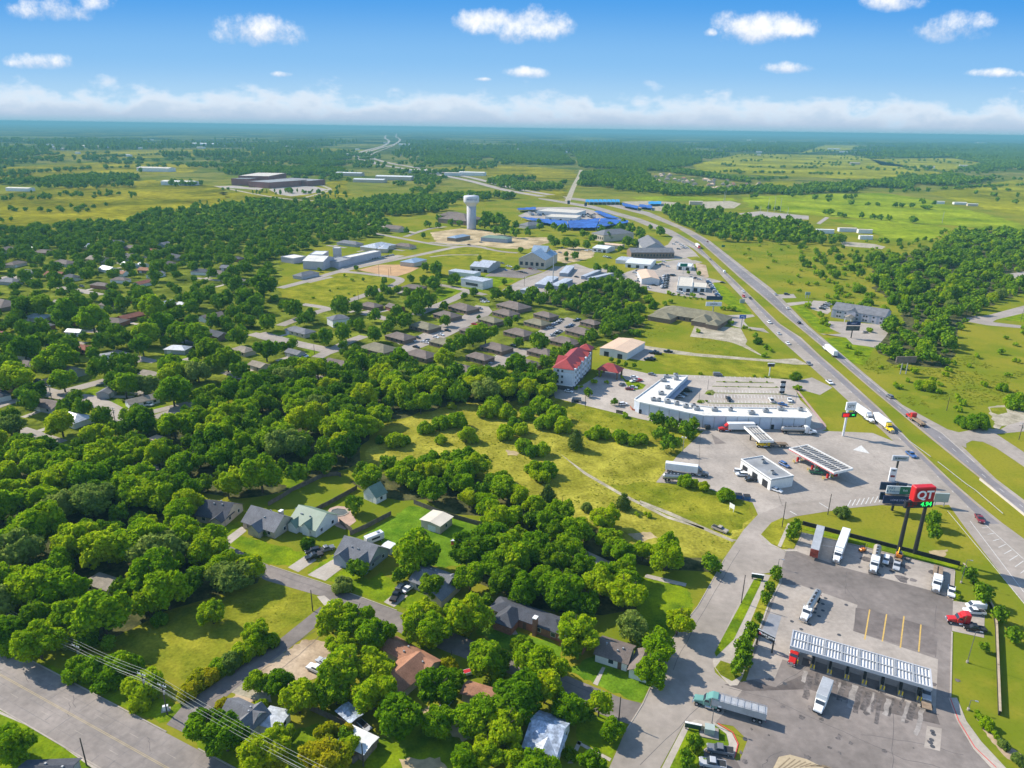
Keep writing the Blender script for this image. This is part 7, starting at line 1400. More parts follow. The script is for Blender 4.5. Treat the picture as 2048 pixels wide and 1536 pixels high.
for lab, b, t, kd in (('power pole with crossarms at the lot corner by the lane', c3(893, 1145), c3(0, 985)[1], 'cross'), ('power pole with white arms beside the corner pole', c3(785, 1080), c3(0, 925)[1], 'cross'), ('power pole rising from roadside trees on the big road', c3(420, 850), c3(0, 775)[1], 'cross'), ('pole with wires at the wood edge farther up the big road', c3(75, 700), c3(0, 615)[1], 'cross'), ('bare timber pole on the corner of the mown plot', c3(1668, 592), c3(0, 480)[1], 'plain'), ('bare timber pole on the verge below the big road', c3(462, 1415), c3(0, 1270)[1], 'plain'), ('lamp post at the residential street corner', c2(1593, 1182), c2(0, 1050)[1], 'plain'), ('bare pole beside the hidden street by the yellow tree', c2(702, 855), c2(0, 800)[1], 'plain'), ('slim pole beside the pale panel shed', c3(1938, 1420), c3(0, 1300)[1], 'plain'),
                      ('timber pole on the upper street verge', c1(540, 550), c1(0, 400)[1], 'plain'), ('timber pole at the curve by the striped walk', c1(757, 145), c1(0, 10)[1], 'plain'), ('timber pole on the grass point near the bare bush', c1(1001, 78), c5(0, 1270)[1] if 0 else 988, 'plain'), ('pole on the verge by the frontage road', c4(2020, 745), c4(0, 657)[1], 'cross'), ('thin pole in the pasture beyond the far carriageway', c4(1635, 590), c4(0, 515)[1], 'plain'), ('thin pole beside the bush clump by the pale pad', c4(1738, 660), c4(0, 618)[1], 'plain'), ('tall pole where the forest meets the looping road', c4(1740, 82), c4(0, 25)[1], 'plain'), ('pole on the loop lawn', c4(2030, 115), c4(0, 45)[1], 'plain'),
                      ('pole in front of the hotel drive', kh(772, 1475), kh(0, 1230)[1], 'plain'), ('power pole at the old street junction', kq(530, 1330), kq(0, 1180)[1], 'cross'), ('power pole with crossarm by the curved lane', kq(1175, 1536), kq(0, 1410)[1], 'cross'), ('pole beside the shaded field corner', kq(1435, 940), kq(0, 840)[1], 'plain'), ('pole at the corner lawn of the tan house street', crop(340, 560, .1953)(1480, 760), crop(340, 560, .1953)(0, 660)[1], 'plain'), ('lamp by the mown block street', crop(340, 560, .1953)(1930, 210), crop(340, 560, .1953)(0, 100)[1], 'plain'), ('pole on the infield edge', k9(1015, 690), k9(0, 560)[1], 'plain'), ('second pole on the infield edge', k9(1115, 690), k9(0, 600)[1], 'plain'), ('third pole on the infield edge', k9(1136, 660), k9(0, 580)[1], 'plain'), ('pole between storage yard lane and paved street', k8(965, 1190), k8(0, 1095)[1], 'cross'), ('pole in the shady meadow strip below the track', c2(1675, 335), c2(0, 290)[1], 'plain'), ('mailbox post pole by the gravel lane', c2(1414, 350), c2(0, 310)[1], 'plain')):
    if lab.startswith('power pole') or lab.startswith('pole with wires'): PLAB.append(pole(lab, b, t, kd))
    else: pole(lab, b, t, kd)
pole('very tall thin lattice mast beside the storage yard', k8(1255, 1240), k8(0, 870)[1], 'plain', .45, 'radio_mast', 'mast', mat('pale mast', (.45, .44, .46)))
for i, (x, y, ty, lab) in enumerate(((735, 362, 315, 'lamp post at the upper lot entrance'), (1712, 442, 320, 'lamp post behind the lot beside the boundary wall'), (1745, 867, 700, 'tall lamp post on the grass below the side lot'), (1750, 1120, 1068, 'lamp post nearest the planting bed'), (382, 1200, 1098, 'lamp post beside the lower island kerb'))): pole(lab, c1(x, y), c1(0, ty)[1], 'lamp', .1, 'lamp_post', 'lamp post', M_mast)
pole('floodlight post at the meadow corner of the station lot', k5(435, 852), k5(0, 690)[1], 'flood', .16, 'lamp_post', 'lamp post', M_rim)
for i, (x, y, ty) in enumerate(((605, 300, 180), (692, 200, 95), (1590, 350, 210), (630, 560, 430))): pole(('thin lamp post beside the mall planting bed', 'thin lamp post in the mall court', 'thin lamp post beside the mall exit', 'thin pole against the white mall rear wall')[i], k5(x, y), k5(0, ty)[1], 'plain', .1, 'lamp_post', 'lamp post', M_mast)
for i, (x, y, t) in enumerate(((1535, 425, 395), (1548, 424, 393), (1560, 424, 396), (1450, 402, 380), (1447, 405, 384), (1884, 446, 424), (1520, 428, 412), (1575, 430, 414))): pole(('first', 'second', 'third', 'fourth', 'fifth', 'sixth', 'seventh', 'eighth')[i] + ' thin steel mast from the left around the pale substation yard', (x, y), t, 'plain', .35, 'transmission_mast', 'mast', M_rim)
pw = sorted(PLAB[:4], key=lambda t: t[1].x); ends = [pw[0]] + pw[1:]
dv = (pw[-1][1] - pw[0][1]).normalized()
pole4 = G(664, 1618); pts4 = [(pw[0][1] - dv * 60, pw[0][2])] + [(t[1], t[2]) for t in pw] + [(pole4, pw[-1][2]), (pole4 + dv * 50, pw[-1][2])]
root = empty('power_line', pts4[0][0], 0, 'run of slack power cables strung along the big road', 'power line'); n_ = Vector((-dv.y, dv.x, 0))
for off, dz in ((-1.2, .15), (-.5, .15), (.5, .15), (1.2, .15), (0, -1.6), (.1, -2.4)):
    mb = MB(); prev = None
    for i in range(len(pts4) - 1):
        (a, ha), (b, hb) = pts4[i], pts4[i + 1]
        if (b - a).length < 14: 
            pass
        for k in range(9):
            t = k / 8; q = a.lerp(b, t) + n_ * off - pts4[0][0]; z = ha + (hb - ha) * t + dz - 4 * t * (1 - t) * (b - a).length * .016; q = Vector((q.x, q.y, z))
            if prev is not None and (q - prev).length > .05: mb.tube(prev, q, .024, M_wire, 4)
            prev = q
    mb.build('cable', root)
# ------------------------------------------------------------------ trees and bushes
GREEN = leafmat('leaves green', [(0.072, 0.173, 0.0040), (0.144, 0.288, 0.0053), (0.252, 0.404, 0.0066), (0.406, 0.500, 0.0092)])
DARKG = leafmat('leaves dark green', [(0.040, 0.109, 0.0053), (0.076, 0.177, 0.0066), (0.134, 0.255, 0.0066), (0.234, 0.346, 0.0092)])
BRIGHT = leafmat('leaves yellow green', [(0.150, 0.312, 0.0036), (0.235, 0.385, 0.0048), (0.340, 0.465, 0.0060), (0.450, 0.500, 0.0096)])
GOLD = leafmat('leaves golden', [(0.240, 0.330, 0.0060), (0.360, 0.390, 0.0072), (0.460, 0.410, 0.0120)])
CEDAR = leafmat('cedar needles', [(0.045, 0.085, 0.0120), (0.075, 0.125, 0.0168), (0.128, 0.170, 0.0240)], .1)
PALE = leafmat('leaves grey green', [(0.128, 0.213, 0.0300), (0.210, 0.298, 0.0480), (0.315, 0.383, 0.0720)])
FARL = leafmat('far leaves', [(0.047, 0.115, 0.0066), (0.090, 0.189, 0.0079), (0.162, 0.271, 0.0079), (0.270, 0.346, 0.0119)], .2)
BARK = mat('bark', (.085, .065, .05), .95, .25, 2.0)
def ico(sub=1):
    bm = bmesh.new(); bmesh.ops.create_icosphere(bm, subdivisions=sub, radius=1); v = np.array([q.co[:] for q in bm.verts]); f = np.array([[q.index for q in p.verts] for p in bm.faces]); bm.free(); return v, f
ICO1, ICO2 = ico(1), ico(2)
def crown_np(seed, nleaf, leaf, kind='broad', nl=13, icoq=ICO1):
    "crown of unit width: lumpy cores plus leaf clumps; z from 0 up to about .8"
    g = np.random.default_rng(seed); C, Rr = [], []
    if kind == 'cedar':
        for k in range(9): z = .06 + .86 * k / 9; C.append([g.normal(0, .03), g.normal(0, .03), z]); Rr.append((.40 * (1 - z) + .05) * g.uniform(.85, 1.1))
    elif kind == 'bush':
        for k in range(nl):
            a = g.uniform(0, 6.28); r = .34 * math.sqrt(g.uniform(0, 1)); C.append([r * math.cos(a), r * math.sin(a), g.uniform(.1, .40) * (1.1 - r * 1.6) + .05]); Rr.append(g.uniform(.08, .19))
    else:
        nb = 6 + seed % 4
        for k in range(nb):
            a = k * 2.4 + g.uniform(-.5, .5); t = (k + .5) / nb; ph = math.acos(1 - 1.45 * t); r = .33 * math.sin(ph) * g.uniform(.6, 1.28); r *= .82; C.append([r * math.cos(a), r * math.sin(a), .40 + .24 * math.cos(ph) * g.uniform(.75, 1.2)]); Rr.append(g.uniform(.14, .23))
        C.append([0, 0, .40]); Rr.append(.22); B0 = list(zip(C, Rr))
        for k in range(nl):      # smaller clumps standing out of the big boughs
            c, r = B0[int(g.integers(len(B0)))]; d = g.normal(0, 1, 3); d[2] += .45; d /= np.linalg.norm(d); C.append(list(np.array(c) + d * r * g.uniform(.8, 1.08))); Rr.append(g.uniform(.045, .095))
    C = np.array(C); Rr = np.array(Rr); V, F = [], []; n0 = 0
    iv, if_ = icoq
    for c, r in zip(C, Rr):
        w = iv * r * .82 * (1 + .22 * g.normal(0, 1, (len(iv), 1)).clip(-1.2, 1.2)); V.append(c + w); F.append(if_ + n0); n0 += len(iv)
    if nleaf:
        p = Rr ** 2 / (Rr ** 2).sum(); i = g.choice(len(C), nleaf * 2, p=p); d = g.normal(0, 1, (nleaf * 2, 3)); d[:, 2] += .35; d /= np.linalg.norm(d, axis=1)[:, None]
        q = C[i] + d * (Rr[i] * g.uniform(.82, 1.16, nleaf * 2))[:, None]
        dd = np.linalg.norm(q[:, None] - C[None], axis=2) / Rr[None]; ok = (dd.min(1) > .80) & (q[:, 2] > .01); q, d = q[ok][:nleaf], d[ok][:nleaf]; m = len(q)
        nn = d + g.normal(0, .75, (m, 3)); nn /= np.linalg.norm(nn, axis=1)[:, None]; u = np.cross(nn, g.normal(0, 1, (m, 3))); u /= np.linalg.norm(u, axis=1)[:, None]; w = np.cross(nn, u)
        s = leaf * g.uniform(.6, 1.35, (m, 1)); a = g.uniform(.55, 1, (m, 1))
        qs = np.stack([q + u * s, q + w * s * a, q - u * s * g.uniform(.6, 1, (m, 1)), q - w * s * a], 1).reshape(-1, 3)
        V.append(qs); t = n0 + np.arange(m)[:, None] * 4; F.append(np.concatenate([t + [[0, 1, 2]], t + [[0, 2, 3]]]))
    return np.concatenate(V).astype(np.float32), np.concatenate(F).astype(np.int32)
def np_mesh(name, V, F, m, smooth=False):
    me = bpy.data.meshes.new(name); me.vertices.add(len(V)); me.vertices.foreach_set('co', V.ravel()); nf = len(F)
    me.loops.add(nf * 3); me.loops.foreach_set('vertex_index', F.ravel()); me.polygons.add(nf); me.polygons.foreach_set('loop_start', np.arange(nf, dtype=np.int32) * 3); me.polygons.foreach_set('loop_total', np.full(nf, 3, np.int32))
    me.materials.append(m); me.update(calc_edges=True); return me
CROWNS = {'broad': [np_mesh('crown', *crown_np(s, 3000, .036, 'broad', 46 + 3 * s), GREEN) for s in range(12)], 'cedar': [np_mesh('crown', *crown_np(s + 50, 1500, .030, 'cedar'), CEDAR) for s in range(3)], 'bush': [np_mesh('crown', *crown_np(s + 80, 1900, .042, 'bush', 26), GREEN) for s in range(6)],
          'young': [np_mesh('crown', *crown_np(s + 120, 800, .055, 'broad', 16), GREEN) for s in range(4)]}
def trunk_mesh(seed):
    g = random.Random(seed); mb = MB(); mb.tube((0, 0, 0), (0, 0, .55), .030, BARK, 8, .022)
    for k in range(5): a = k * 1.26 + g.uniform(-.3, .3); mb.tube((0, 0, .40 + .03 * k), (.24 * math.cos(a), .24 * math.sin(a), .68 + .05 * k), .016, BARK, 6, .006)
    o = mb.build('trunk'); me = o.data; bpy.data.objects.remove(o); return me
TRUNKS = [trunk_mesh(s) for s in range(4)]
FOL = {'g': GREEN, 'd': DARKG, 'b': BRIGHT, 'y': GOLD, 'c': CEDAR, 'p': PALE}
WORDS_ = {'g': 'green', 'd': 'dark green', 'b': 'yellow green', 'y': 'golden green', 'c': 'dark', 'p': 'grey green'}
PLANTS = []   # (w px, base xy, D, H, kind, shade)
def plant(px, py, w, kind='broad', shade='g', hr=None):
    hr = hr or {'broad': .92, 'young': 1.05, 'bush': .62, 'cedar': 1.1}[kind]
    D = w * dist(G(px, py)) / FPX
    for _ in range(3): c = G(px, py, D * hr * .55); D = w * dist(c) / FPX
    PLANTS.append([w, c.x, c.y, D, D * hr, kind, shade, px, py])
def plants(f, s, data, kind='broad', shade='g'):
    for t in data:
        k = kind; sh = shade
        for e in t[3:]:
            if e in ('broad', 'young', 'bush', 'cedar'): k = e
            else: sh = e
        plant(*f(t[0], t[1]), t[2] * s, k, sh)
B, Y, S, K = 'bush', 'young', 'cedar', 'cedar'
plants(c2, .375, [(60, 620, 200), (180, 625, 190), (290, 700, 210), (110, 770, 150), (500, 650, 210, 'b'), (610, 690, 200, 'b'), (560, 590, 170, 'b'), (800, 610, 230, 'b'), (880, 540, 100, 'b'), (720, 590, 130, 'b'), (100, 900, 270), (270, 890, 220), (340, 890, 130), (290, 1030, 220), (30, 1010, 160), (640, 980, 250), (730, 950, 130), (880, 840, 210), (980, 860, 120, 'p'), (1080, 770, 150, 'd', B), (950, 930, 110), (1150, 850, 200, 'b'), (1240, 900, 170, 'b'), (1200, 990, 210, 'b'), (1050, 1050, 270), (850, 1150, 230), (980, 1200, 240), (830, 1220, 160), (420, 1150, 250), (630, 1180, 190), (510, 260, 260), (560, 300, 180, 'd'), (440, 280, 170), (200, 360, 115), (430, 390, 110), (590, 450, 155, 'd'), (800, 400, 190), (1380, 700, 230), (1340, 640, 130), (1330, 790, 120), (1660, 670, 180, 'p'), (1800, 770, 190, 'b'), (1770, 890, 170, 'b'), (1910, 640, 180, 'b'), (1320, 1110, 180), (1400, 1130, 120), (1490, 1080, 150, Y), (1560, 1220, 125), (1450, 1390, 130), (760, 1370, 160), (900, 1330, 180), (1030, 1370, 160), (1170, 1435, 230), (60, 1380, 220, 'y'), (150, 1310, 130), (690, 870, 110, 'y', B), (1330, 1345, 90, B, 'd'), (780, 700, 60, B, 'y'), (1290, 470, 220), (1180, 420, 170), (1480, 430, 190), (1100, 470, 190), (1000, 420, 190, 'd'), (1640, 420, 150), (1540, 380, 140), (1360, 580, 130, 'd'), (1250, 520, 150), (1430, 540, 140), (930, 330, 190), (1000, 230, 200), (1150, 250, 210), (1250, 300, 190, 'd'), (1400, 330, 160), (900, 180, 150, 'd'), (120, 445, 120, B, 'p'), (140, 1240, 130, 'y', B), (30, 1240, 160, 'y', B)])
plants(c3, .375, [(1330, 360, 170, 'b'), (1180, 350, 170), (1010, 430, 170, 'd'), (880, 350, 170), (1100, 260, 190, 'b'), (960, 190, 230, 'b'), (760, 210, 260, 'b'), (560, 240, 240), (400, 210, 220), (760, 400, 150), (780, 540, 150), (640, 470, 110, 'd'), (340, 460, 230, 'b'), (180, 460, 240, 'b'), (1130, 590, 145), (580, 760, 80), (200, 750, 190, 'b'), (500, 900, 160, B), (620, 880, 170, B), (420, 890, 150, B), (700, 870, 120, B), (760, 960, 180, B), (760, 1030, 150, B), (560, 960, 140, B), (850, 630, 90, B), (1000, 1010, 110, B, 'y'), (1050, 950, 120, B, 'y'), (1110, 930, 120, B, 'y'), (1170, 880, 120, B), (1230, 850, 130, B, 'p'), (1300, 800, 130, B), (1370, 760, 130, B), (1440, 740, 110, B), (1370, 700, 140), (1370, 960, 125), (1490, 970, 150), (1590, 1045, 200), (1790, 1010, 180), (1080, 1190, 210), (1200, 1240, 210), (1390, 1340, 220, 'b'), (1480, 1400, 150, 'y'), (1490, 1250, 130), (1740, 1380, 240, 'y'), (1760, 1240, 100, 'y', B), (1840, 1270, 100), (40, 1300, 200), (1905, 360, 115), (1830, 450, 100, B), (1640, 230, 90, B, 'd'), (1430, 150, 80, B, 'p'), (1140, 90, 60, B), (1890, 20, 115), (1390, 1090, 70, B), (1190, 1080, 80, 'y', B), (60, 760, 130, B), (380, 720, 120, 'p', B), (460, 740, 110, B), (40, 690, 160)])
plants(c1, .375, [(835, 140, 70, Y), (812, 185, 65, Y), (730, 385, 70, Y), (695, 462, 58, Y), (670, 515, 62, Y), (632, 620, 48, Y), (600, 680, 72, Y), (578, 735, 90, Y), (555, 790, 100, Y), (545, 840, 95, Y), (522, 885, 85, Y), (1760, 390, 72, Y), (1830, 495, 92, Y), (1920, 605, 72, Y), (1995, 715, 72, Y), (1838, 780, 46, Y), (295, 1295, 90, Y), (250, 1380, 95, Y), (1080, 60, 85, B, 'p'), (1570, 100, 80, Y), (1565, 170, 80, Y), (1690, 508, 44, B, 'd'), (1808, 1145, 50, B, 'd'), (1850, 1188, 72, B), (1895, 1250, 50, B, 'd'), (1942, 1300, 55, B, 'p'), (2030, 1380, 70, B, 'p'), (310, 1330, 60, B), (340, 1380, 50, B)], 'broad', 'b')
plants(c5, .375, [(900, 580, 135), (990, 590, 125), (930, 540, 120), (1110, 600, 110), (1180, 550, 140), (1260, 600, 130), (1200, 640, 130), (1300, 660, 130), (1070, 680, 110), (990, 700, 120), (1030, 650, 90), (560, 675, 100), (640, 650, 110), (720, 635, 130), (790, 710, 130), (640, 740, 75), (400, 740, 120), (320, 740, 65), (450, 740, 80), (1365, 730, 115, K), (1470, 700, 110), (1520, 705, 90), (1440, 715, 70), (1610, 720, 115), (1670, 740, 90), (1710, 730, 70), (1090, 770, 120), (1180, 790, 110), (1130, 800, 100), (1150, 890, 120), (1220, 900, 130), (1180, 930, 110), (970, 940, 115), (1215, 1025, 115, K), (1620, 1062, 95, K), (1420, 1100, 80, 'p'), (875, 835, 55), (790, 815, 110), (1750, 1140, 50, 'p'), (1690, 1140, 40, 'p'), (1560, 1090, 50, 'p'), (690, 500, 70, 'b'), (700, 560, 60, 'b'), (1630, 610, 50, 'd'), (520, 880, 60), (590, 860, 60, 'p')], 'bush')
plants(k5, .1953, [(180, 490, 190), (320, 540, 160), (550, 540, 140, 'p'), (470, 600, 190), (520, 640, 150), (210, 650, 180), (320, 740, 210), (20, 690, 160, B), (465, 1120, 190, B, 'b'), (560, 1150, 120, B, 'b'), (650, 1180, 150, B, 'b'), (880, 1260, 200, B, 'b'), (1600, 60, 130, B, 'd'), (1630, 170, 80, B), (1590, 180, 60, B), (620, 30, 50, B), (1170, 55, 40, B), (1280, 60, 40, B)] + [(x, 165 + x * .004, 22, B) for x in (880, 1005, 1110, 1235, 1395)] + [(x, 112 + x * .005, 30, B) for x in (860, 990, 1135, 1300)] + [(700, 235, 50, B), (680, 315, 34, B), (610, 320, 50, B)])
plants(kh, .1042, [(820, 1180, 210), (1340, 1370, 150, Y), (940, 980, 170, B, 'd'), (1040, 850, 130, B, 'd'), (1180, 990, 110, B, 'd'), (1270, 560, 100, Y), (1420, 610, 110, Y), (1560, 650, 110, Y), (1715, 680, 100, Y), (1780, 1060, 90, B, 'b'), (600, 1100, 120, B, 'd'), (690, 1080, 100, B, 'd'), (1470, 900, 110, B, 'd')])
plants(kw, .1302, [(850, 720, 85, B), (920, 755, 55, B), (1000, 840, 140, B, 'd'), (1050, 930, 150, B, 'd'), (1170, 1020, 115, B, 'd'), (1230, 1060, 110, B, 'd'), (1140, 1140, 115, B), (160, 1430, 60, B), (130, 770, 110, B, 'd'), (620, 640, 110, B, 'd'), (590, 600, 100, B, 'd'), (600, 420, 120, B, 'd'), (670, 430, 130, B, 'd'), (500, 420, 110, B), (980, 1460, 60, B), (1150, 1470, 60, B)])
plants(c4, .375, [(1720, 640, 70, B), (1760, 650, 90, B), (1810, 640, 110, B), (1500, 450, 70, B, 'b'), (1540, 450, 80, B, 'b'), (1690, 512, 45, B), (1720, 540, 50, B), (1700, 575, 45, B, 'd'), (2010, 530, 110, B), (1110, 245, 40, B), (1340, 120, 80), (1225, 155, 40, B), (1480, 620 - 180, 40, B), (1930, 460, 60, B, 'b'), (840, 465, 40, B)])
kg = crop(1600, 560, .0977)
plants(kg, .0977, [(430, 690, 190, 'd', B), (480, 830, 200, B), (570, 900, 140, B), (1420, 1000, 150, B), (1020, 1370, 90, B), (160, 500, 190, B, 'd'), (560, 320, 150, B), (740, 320, 170, B), (930, 320, 120, B), (620, 440, 160, B), (760, 440, 180, B), (900, 460, 170, B), (1040, 470, 160, B), (1240, 490, 180, B), (1400, 520, 160, B), (1350, 360, 90, B, 'd'), (1380, 440, 90, B, 'd'), (980, 100, 120, B, 'd'), (150, 60, 140, B), (330, 60, 130, B), (700, 40, 100, B, 'd')])
kr = crop(340, 560, .1953)
plants(kq, .1953, [(110, 1090, 330), (640, 1110, 250), (940, 480, 280, 'b'), (1270, 330, 180), (1540, 370, 250, 'b'), (1470, 270, 220), (650, 420, 260), (800, 330, 210), (250, 350, 250, 'd'), (420, 350, 260, 'd'), (240, 790, 250), (250, 600, 200), (430, 590, 180), (600, 880, 300), (500, 940, 260), (700, 760, 220), (720, 700, 130), (1050, 710, 210), (1000, 1000, 230), (1220, 950, 220), (1330, 930, 190), (1280, 1030, 210), (1270, 1160, 280), (1760, 1220, 330), (1750, 960, 240), (1980, 1000, 260), (1450, 750, 240), (1480, 640, 260), (1650, 540, 280), (1300, 680, 170), (940, 860, 160), (860, 1400, 220), (1030, 1490, 190), (300, 1340, 220, 'b'), (1180, 610, 170), (1100, 420, 120), (1830, 440, 120), (1740, 360, 120), (1960, 300, 170, 'b'), (80, 950, 200), (130, 520, 150, 'p'), (60, 700, 150), (1930, 1480, 220), (560, 720, 200, 'p'), (400, 720, 170, 'p'), (1870, 620, 250), (1100, 330, 150)])
plants(kr, .1953, [(420, 700, 280, 'd'), (580, 790, 300, 'd'), (700, 570, 230), (980, 700, 270), (1160, 680, 120), (280, 920, 260, 'p'), (720, 920, 210), (640, 1120, 280), (830, 1070, 270), (500, 1310, 230), (260, 1390, 260, 'd'), (80, 1090, 240), (1420, 350, 170, 'd'), (1260, 280, 210), (1000, 420, 200), (900, 320, 130), (880, 230, 200), (740, 190, 220), (560, 180, 200), (260, 180, 210), (410, 100, 160), (720, 400, 140), (570, 430, 150), (430, 420, 170), (250, 530, 240), (120, 520, 220), (1740, 255, 220, 'd'), (1590, 570, 200), (1780, 530, 200), (1560, 880, 190), (1900, 720, 150), (1760, 735, 70, Y), (640, 330, 160), (950, 40, 280, 'd'), (80, 340, 110), (1860, 440, 120), (1480, 580, 90)])
plants(k11, .315, [(150, 75, 85, 'd'), (215, 50, 60, 'd'), (300, 60, 60, 'd'), (360, 75, 70, 'd'), (440, 110, 140), (390, 150, 120), (490, 130, 130), (350, 250, 115, 'd'), (300, 200, 100), (150, 340, 110), (240, 300, 100), (160, 220, 100), (60, 280, 90), (600, 255, 80, 'd'), (860, 330, 160), (780, 350, 150), (640, 430, 120, 'd'), (600, 490, 160), (700, 390, 120), (40, 460, 80), (1200, 380, 125), (1050, 245, 60), (1000, 270, 80), (815, 235, 40, 'p'), (790, 75, 60, 'd'), (640, 10, 60), (525, 25, 70), (490, 10, 50), (1075, 395, 75, 'p'), (930, 90, 90, 'd'), (1000, 80, 110, 'd'), (1060, 105, 90), (1130, 110, 100), (1210, 125, 100)])
plants(k12, .315, [(120, 265, 140), (300, 310, 100), (230, 350, 115), (170, 400, 115), (400, 260, 80, 'b'), (440, 230, 90, 'b'), (470, 215, 90, 'b'), (545, 190, 100), (600, 160, 110), (690, 120, 80), (730, 200, 80, B), (700, 30, 70, B), (610, 230, 60, B, 'b')])
plants(k10, .1953, [(420, 380, 110), (480, 520, 110), (560, 540, 100), (360, 430, 110), (300, 470, 100), (820, 410, 110, 'd'), (530, 400, 100), (640, 480, 90), (420, 600, 80), (170, 790, 100), (260, 790, 80), (340, 820, 110), (400, 860, 120), (300, 940, 150), (420, 980, 150), (160, 970, 170), (60, 1000, 150), (520, 1170, 90, B), (700, 1110, 130, B), (760, 1170, 130, B), (870, 1150, 90, B), (620, 430, 120), (1220, 850, 50), (1110, 840, 40), (500, 1000, 90), (580, 990, 60, 'd'), (960, 1060, 40, B, 'd'), (1010, 1070, 40, B, 'd'), (1070, 1090, 40, B, 'd'), (1130, 1100, 40, B, 'd'), (1190, 1105, 40, B, 'd'), (1250, 1110, 40, B, 'd')])
plants(k8, .1953, [(590, 480, 150, 'd'), (560, 540, 150), (700, 490, 160), (760, 560, 140), (680, 610, 100, 'd'), (740, 620, 110, 'd'), (880, 640, 110), (880, 560, 90), (1000, 610, 60, 'd'), (1120, 575, 80), (1350, 600, 120, 'd'), (1240, 700, 90), (1290, 740, 100), (1400, 740, 130), (1500, 750, 110), (1600, 760, 100), (1560, 650, 80), (930, 815, 70, 'd'), (1390, 860, 70), (1490, 870, 90), (1400, 910, 50), (80, 560, 70, 'd'), (210, 530, 80, 'd'), (760, 1140, 70), (250, 1110, 110), (60, 1010, 150), (90, 1080, 80), (890, 1000, 70), (510, 900, 60), (440, 1240, 100)])
plants(k9, .1953, [(1480, 580, 100, 'd'), (1600, 590, 140, 'd'), (1340, 700, 90), (1580, 740, 170), (1480, 710, 120), (1800, 690, 110), (1070, 720, 90), (740, 710, 50, B), (850, 710, 45, 'd'), (660, 660, 50, B, 'd'), (400, 610, 50), (1060, 800, 100), (930, 830, 140), (1200, 810, 80), (780, 590, 60, 'p'), (340, 890, 40, B), (510, 820, 34, B), (700, 850, 34, B), (760, 870, 34, B), (590, 800, 24, B)])
for p in PLANTS: BUILT.append((p[1], p[2], p[3] * .36))
def scatter(poly, dmin, dia, shades, kinds=('broad',), px=True, jitter=.28, hr=None):
    P = [G(*q) for q in poly] if px else poly; xs = [q[0] for q in P]; ys = [q[1] for q in P]; cell = {}; out = 0
    area = (max(xs) - min(xs)) * (max(ys) - min(ys)); n = int(area / dmin ** 2 * 3.2)
    for _ in range(n):
        x, y = random.uniform(min(xs), max(xs)), random.uniform(min(ys), max(ys))
        if not inpoly(P, x, y): continue
        k = (int(x // dmin), int(y // dmin))
        if any((x - a) ** 2 + (y - b) ** 2 < dmin * dmin for i in (-1, 0, 1) for j in (-1, 0, 1) for a, b in cell.get((k[0] + i, k[1] + j), ())): continue
        if blocked(x, y, 1.5): continue
        cell.setdefault(k, []).append((x, y)); D = dia * random.uniform(1 - jitter, 1 + jitter); kd = random.choice(kinds); H = D * (hr or (.9 if kd == 'broad' else .62)) * random.uniform(.85, 1.15)
        w = D * FPX / dist((x, y, H * .5)); pp = proj((x, y, H * .55)); PLANTS.append([w, x, y, D, H, kd, random.choice(shades), pp[0], pp[1]]); out += 1
    return out
scatter(WOODS['w1'], 6.6, 11.0, 'gggddbbp', jitter=.42); scatter(WOODS['w1b'], 8.0, 12.5, 'gggddbbp', jitter=.4); scatter(WOODS['w2'], 6.8, 9.5, 'gggb'); scatter(WOODS['w3'], 8.5, 12.0, 'gggd'); scatter(WOODS['w4'], 7.5, 9, 'ggbb'); scatter(WOODS['w6'], 8.6, 10, 'ggdbpb', ('broad', 'broad', 'bush'), jitter=.5, hr=.72); scatter([(1700, 690), (1880, 740), (1960, 700), (2060, 650), (2070, 720), (1950, 760), (1850, 790), (1760, 770)], 15, 5, 'gbp', ('bush',)); scatter([(1660, 560), (1760, 520), (1860, 490), (1900, 460), (1780, 470), (1640, 510)], 15, 6, 'gdp', ('bush', 'broad')); scatter(WOODS['w5'], 10, 11, 'ddgg', jitter=.45)
scatter([(1600, 495), (1740, 520), (1800, 620), (1760, 660), (1700, 610), (1640, 560), (1590, 520)], 15, 9, 'ggd', ('bush', 'broad')); scatter([(1450, 480), (1600, 495), (1740, 540), (1790, 600), (1680, 600), (1600, 590), (1530, 545)], 24, 6, 'ggd', ('bush',)); scatter([(1760, 735), (1960, 720), (2080, 700), (2080, 800), (1960, 790), (1830, 790), (1740, 760)], 20, 5, 'bg', ('bush',))
RES = [(-80, 468), (150, 455), (330, 428), (440, 414), (600, 420), (770, 438), (780, 470), (640, 490), (560, 530), (545, 580), (560, 610), (520, 640), (440, 700), (425, 760), (330, 850), (180, 905), (-80, 870)]
scatter(RES, 15.0, 11, 'ggddpb', jitter=.42, hr=.78); scatter([(-80, 468), (150, 455), (330, 428), (440, 414), (600, 420), (770, 438), (780, 470), (640, 490), (560, 520), (300, 530), (-80, 530)], 13, 11, 'ggdd', jitter=.4, hr=.75); scatter([(560, 600), (660, 620), (900, 560), (960, 600), (860, 640), (760, 720), (620, 735), (540, 700)], 26, 9, 'gd'); scatter([(1050, 560), (1240, 545), (1300, 580), (1440, 600), (1300, 610), (1230, 640)], 18, 7, 'gb', ('bush',))
scatter([(860, 440), (1180, 452), (1250, 470), (1200, 500), (1040, 470), (880, 480), (760, 480)], 40, 9, 'gd')
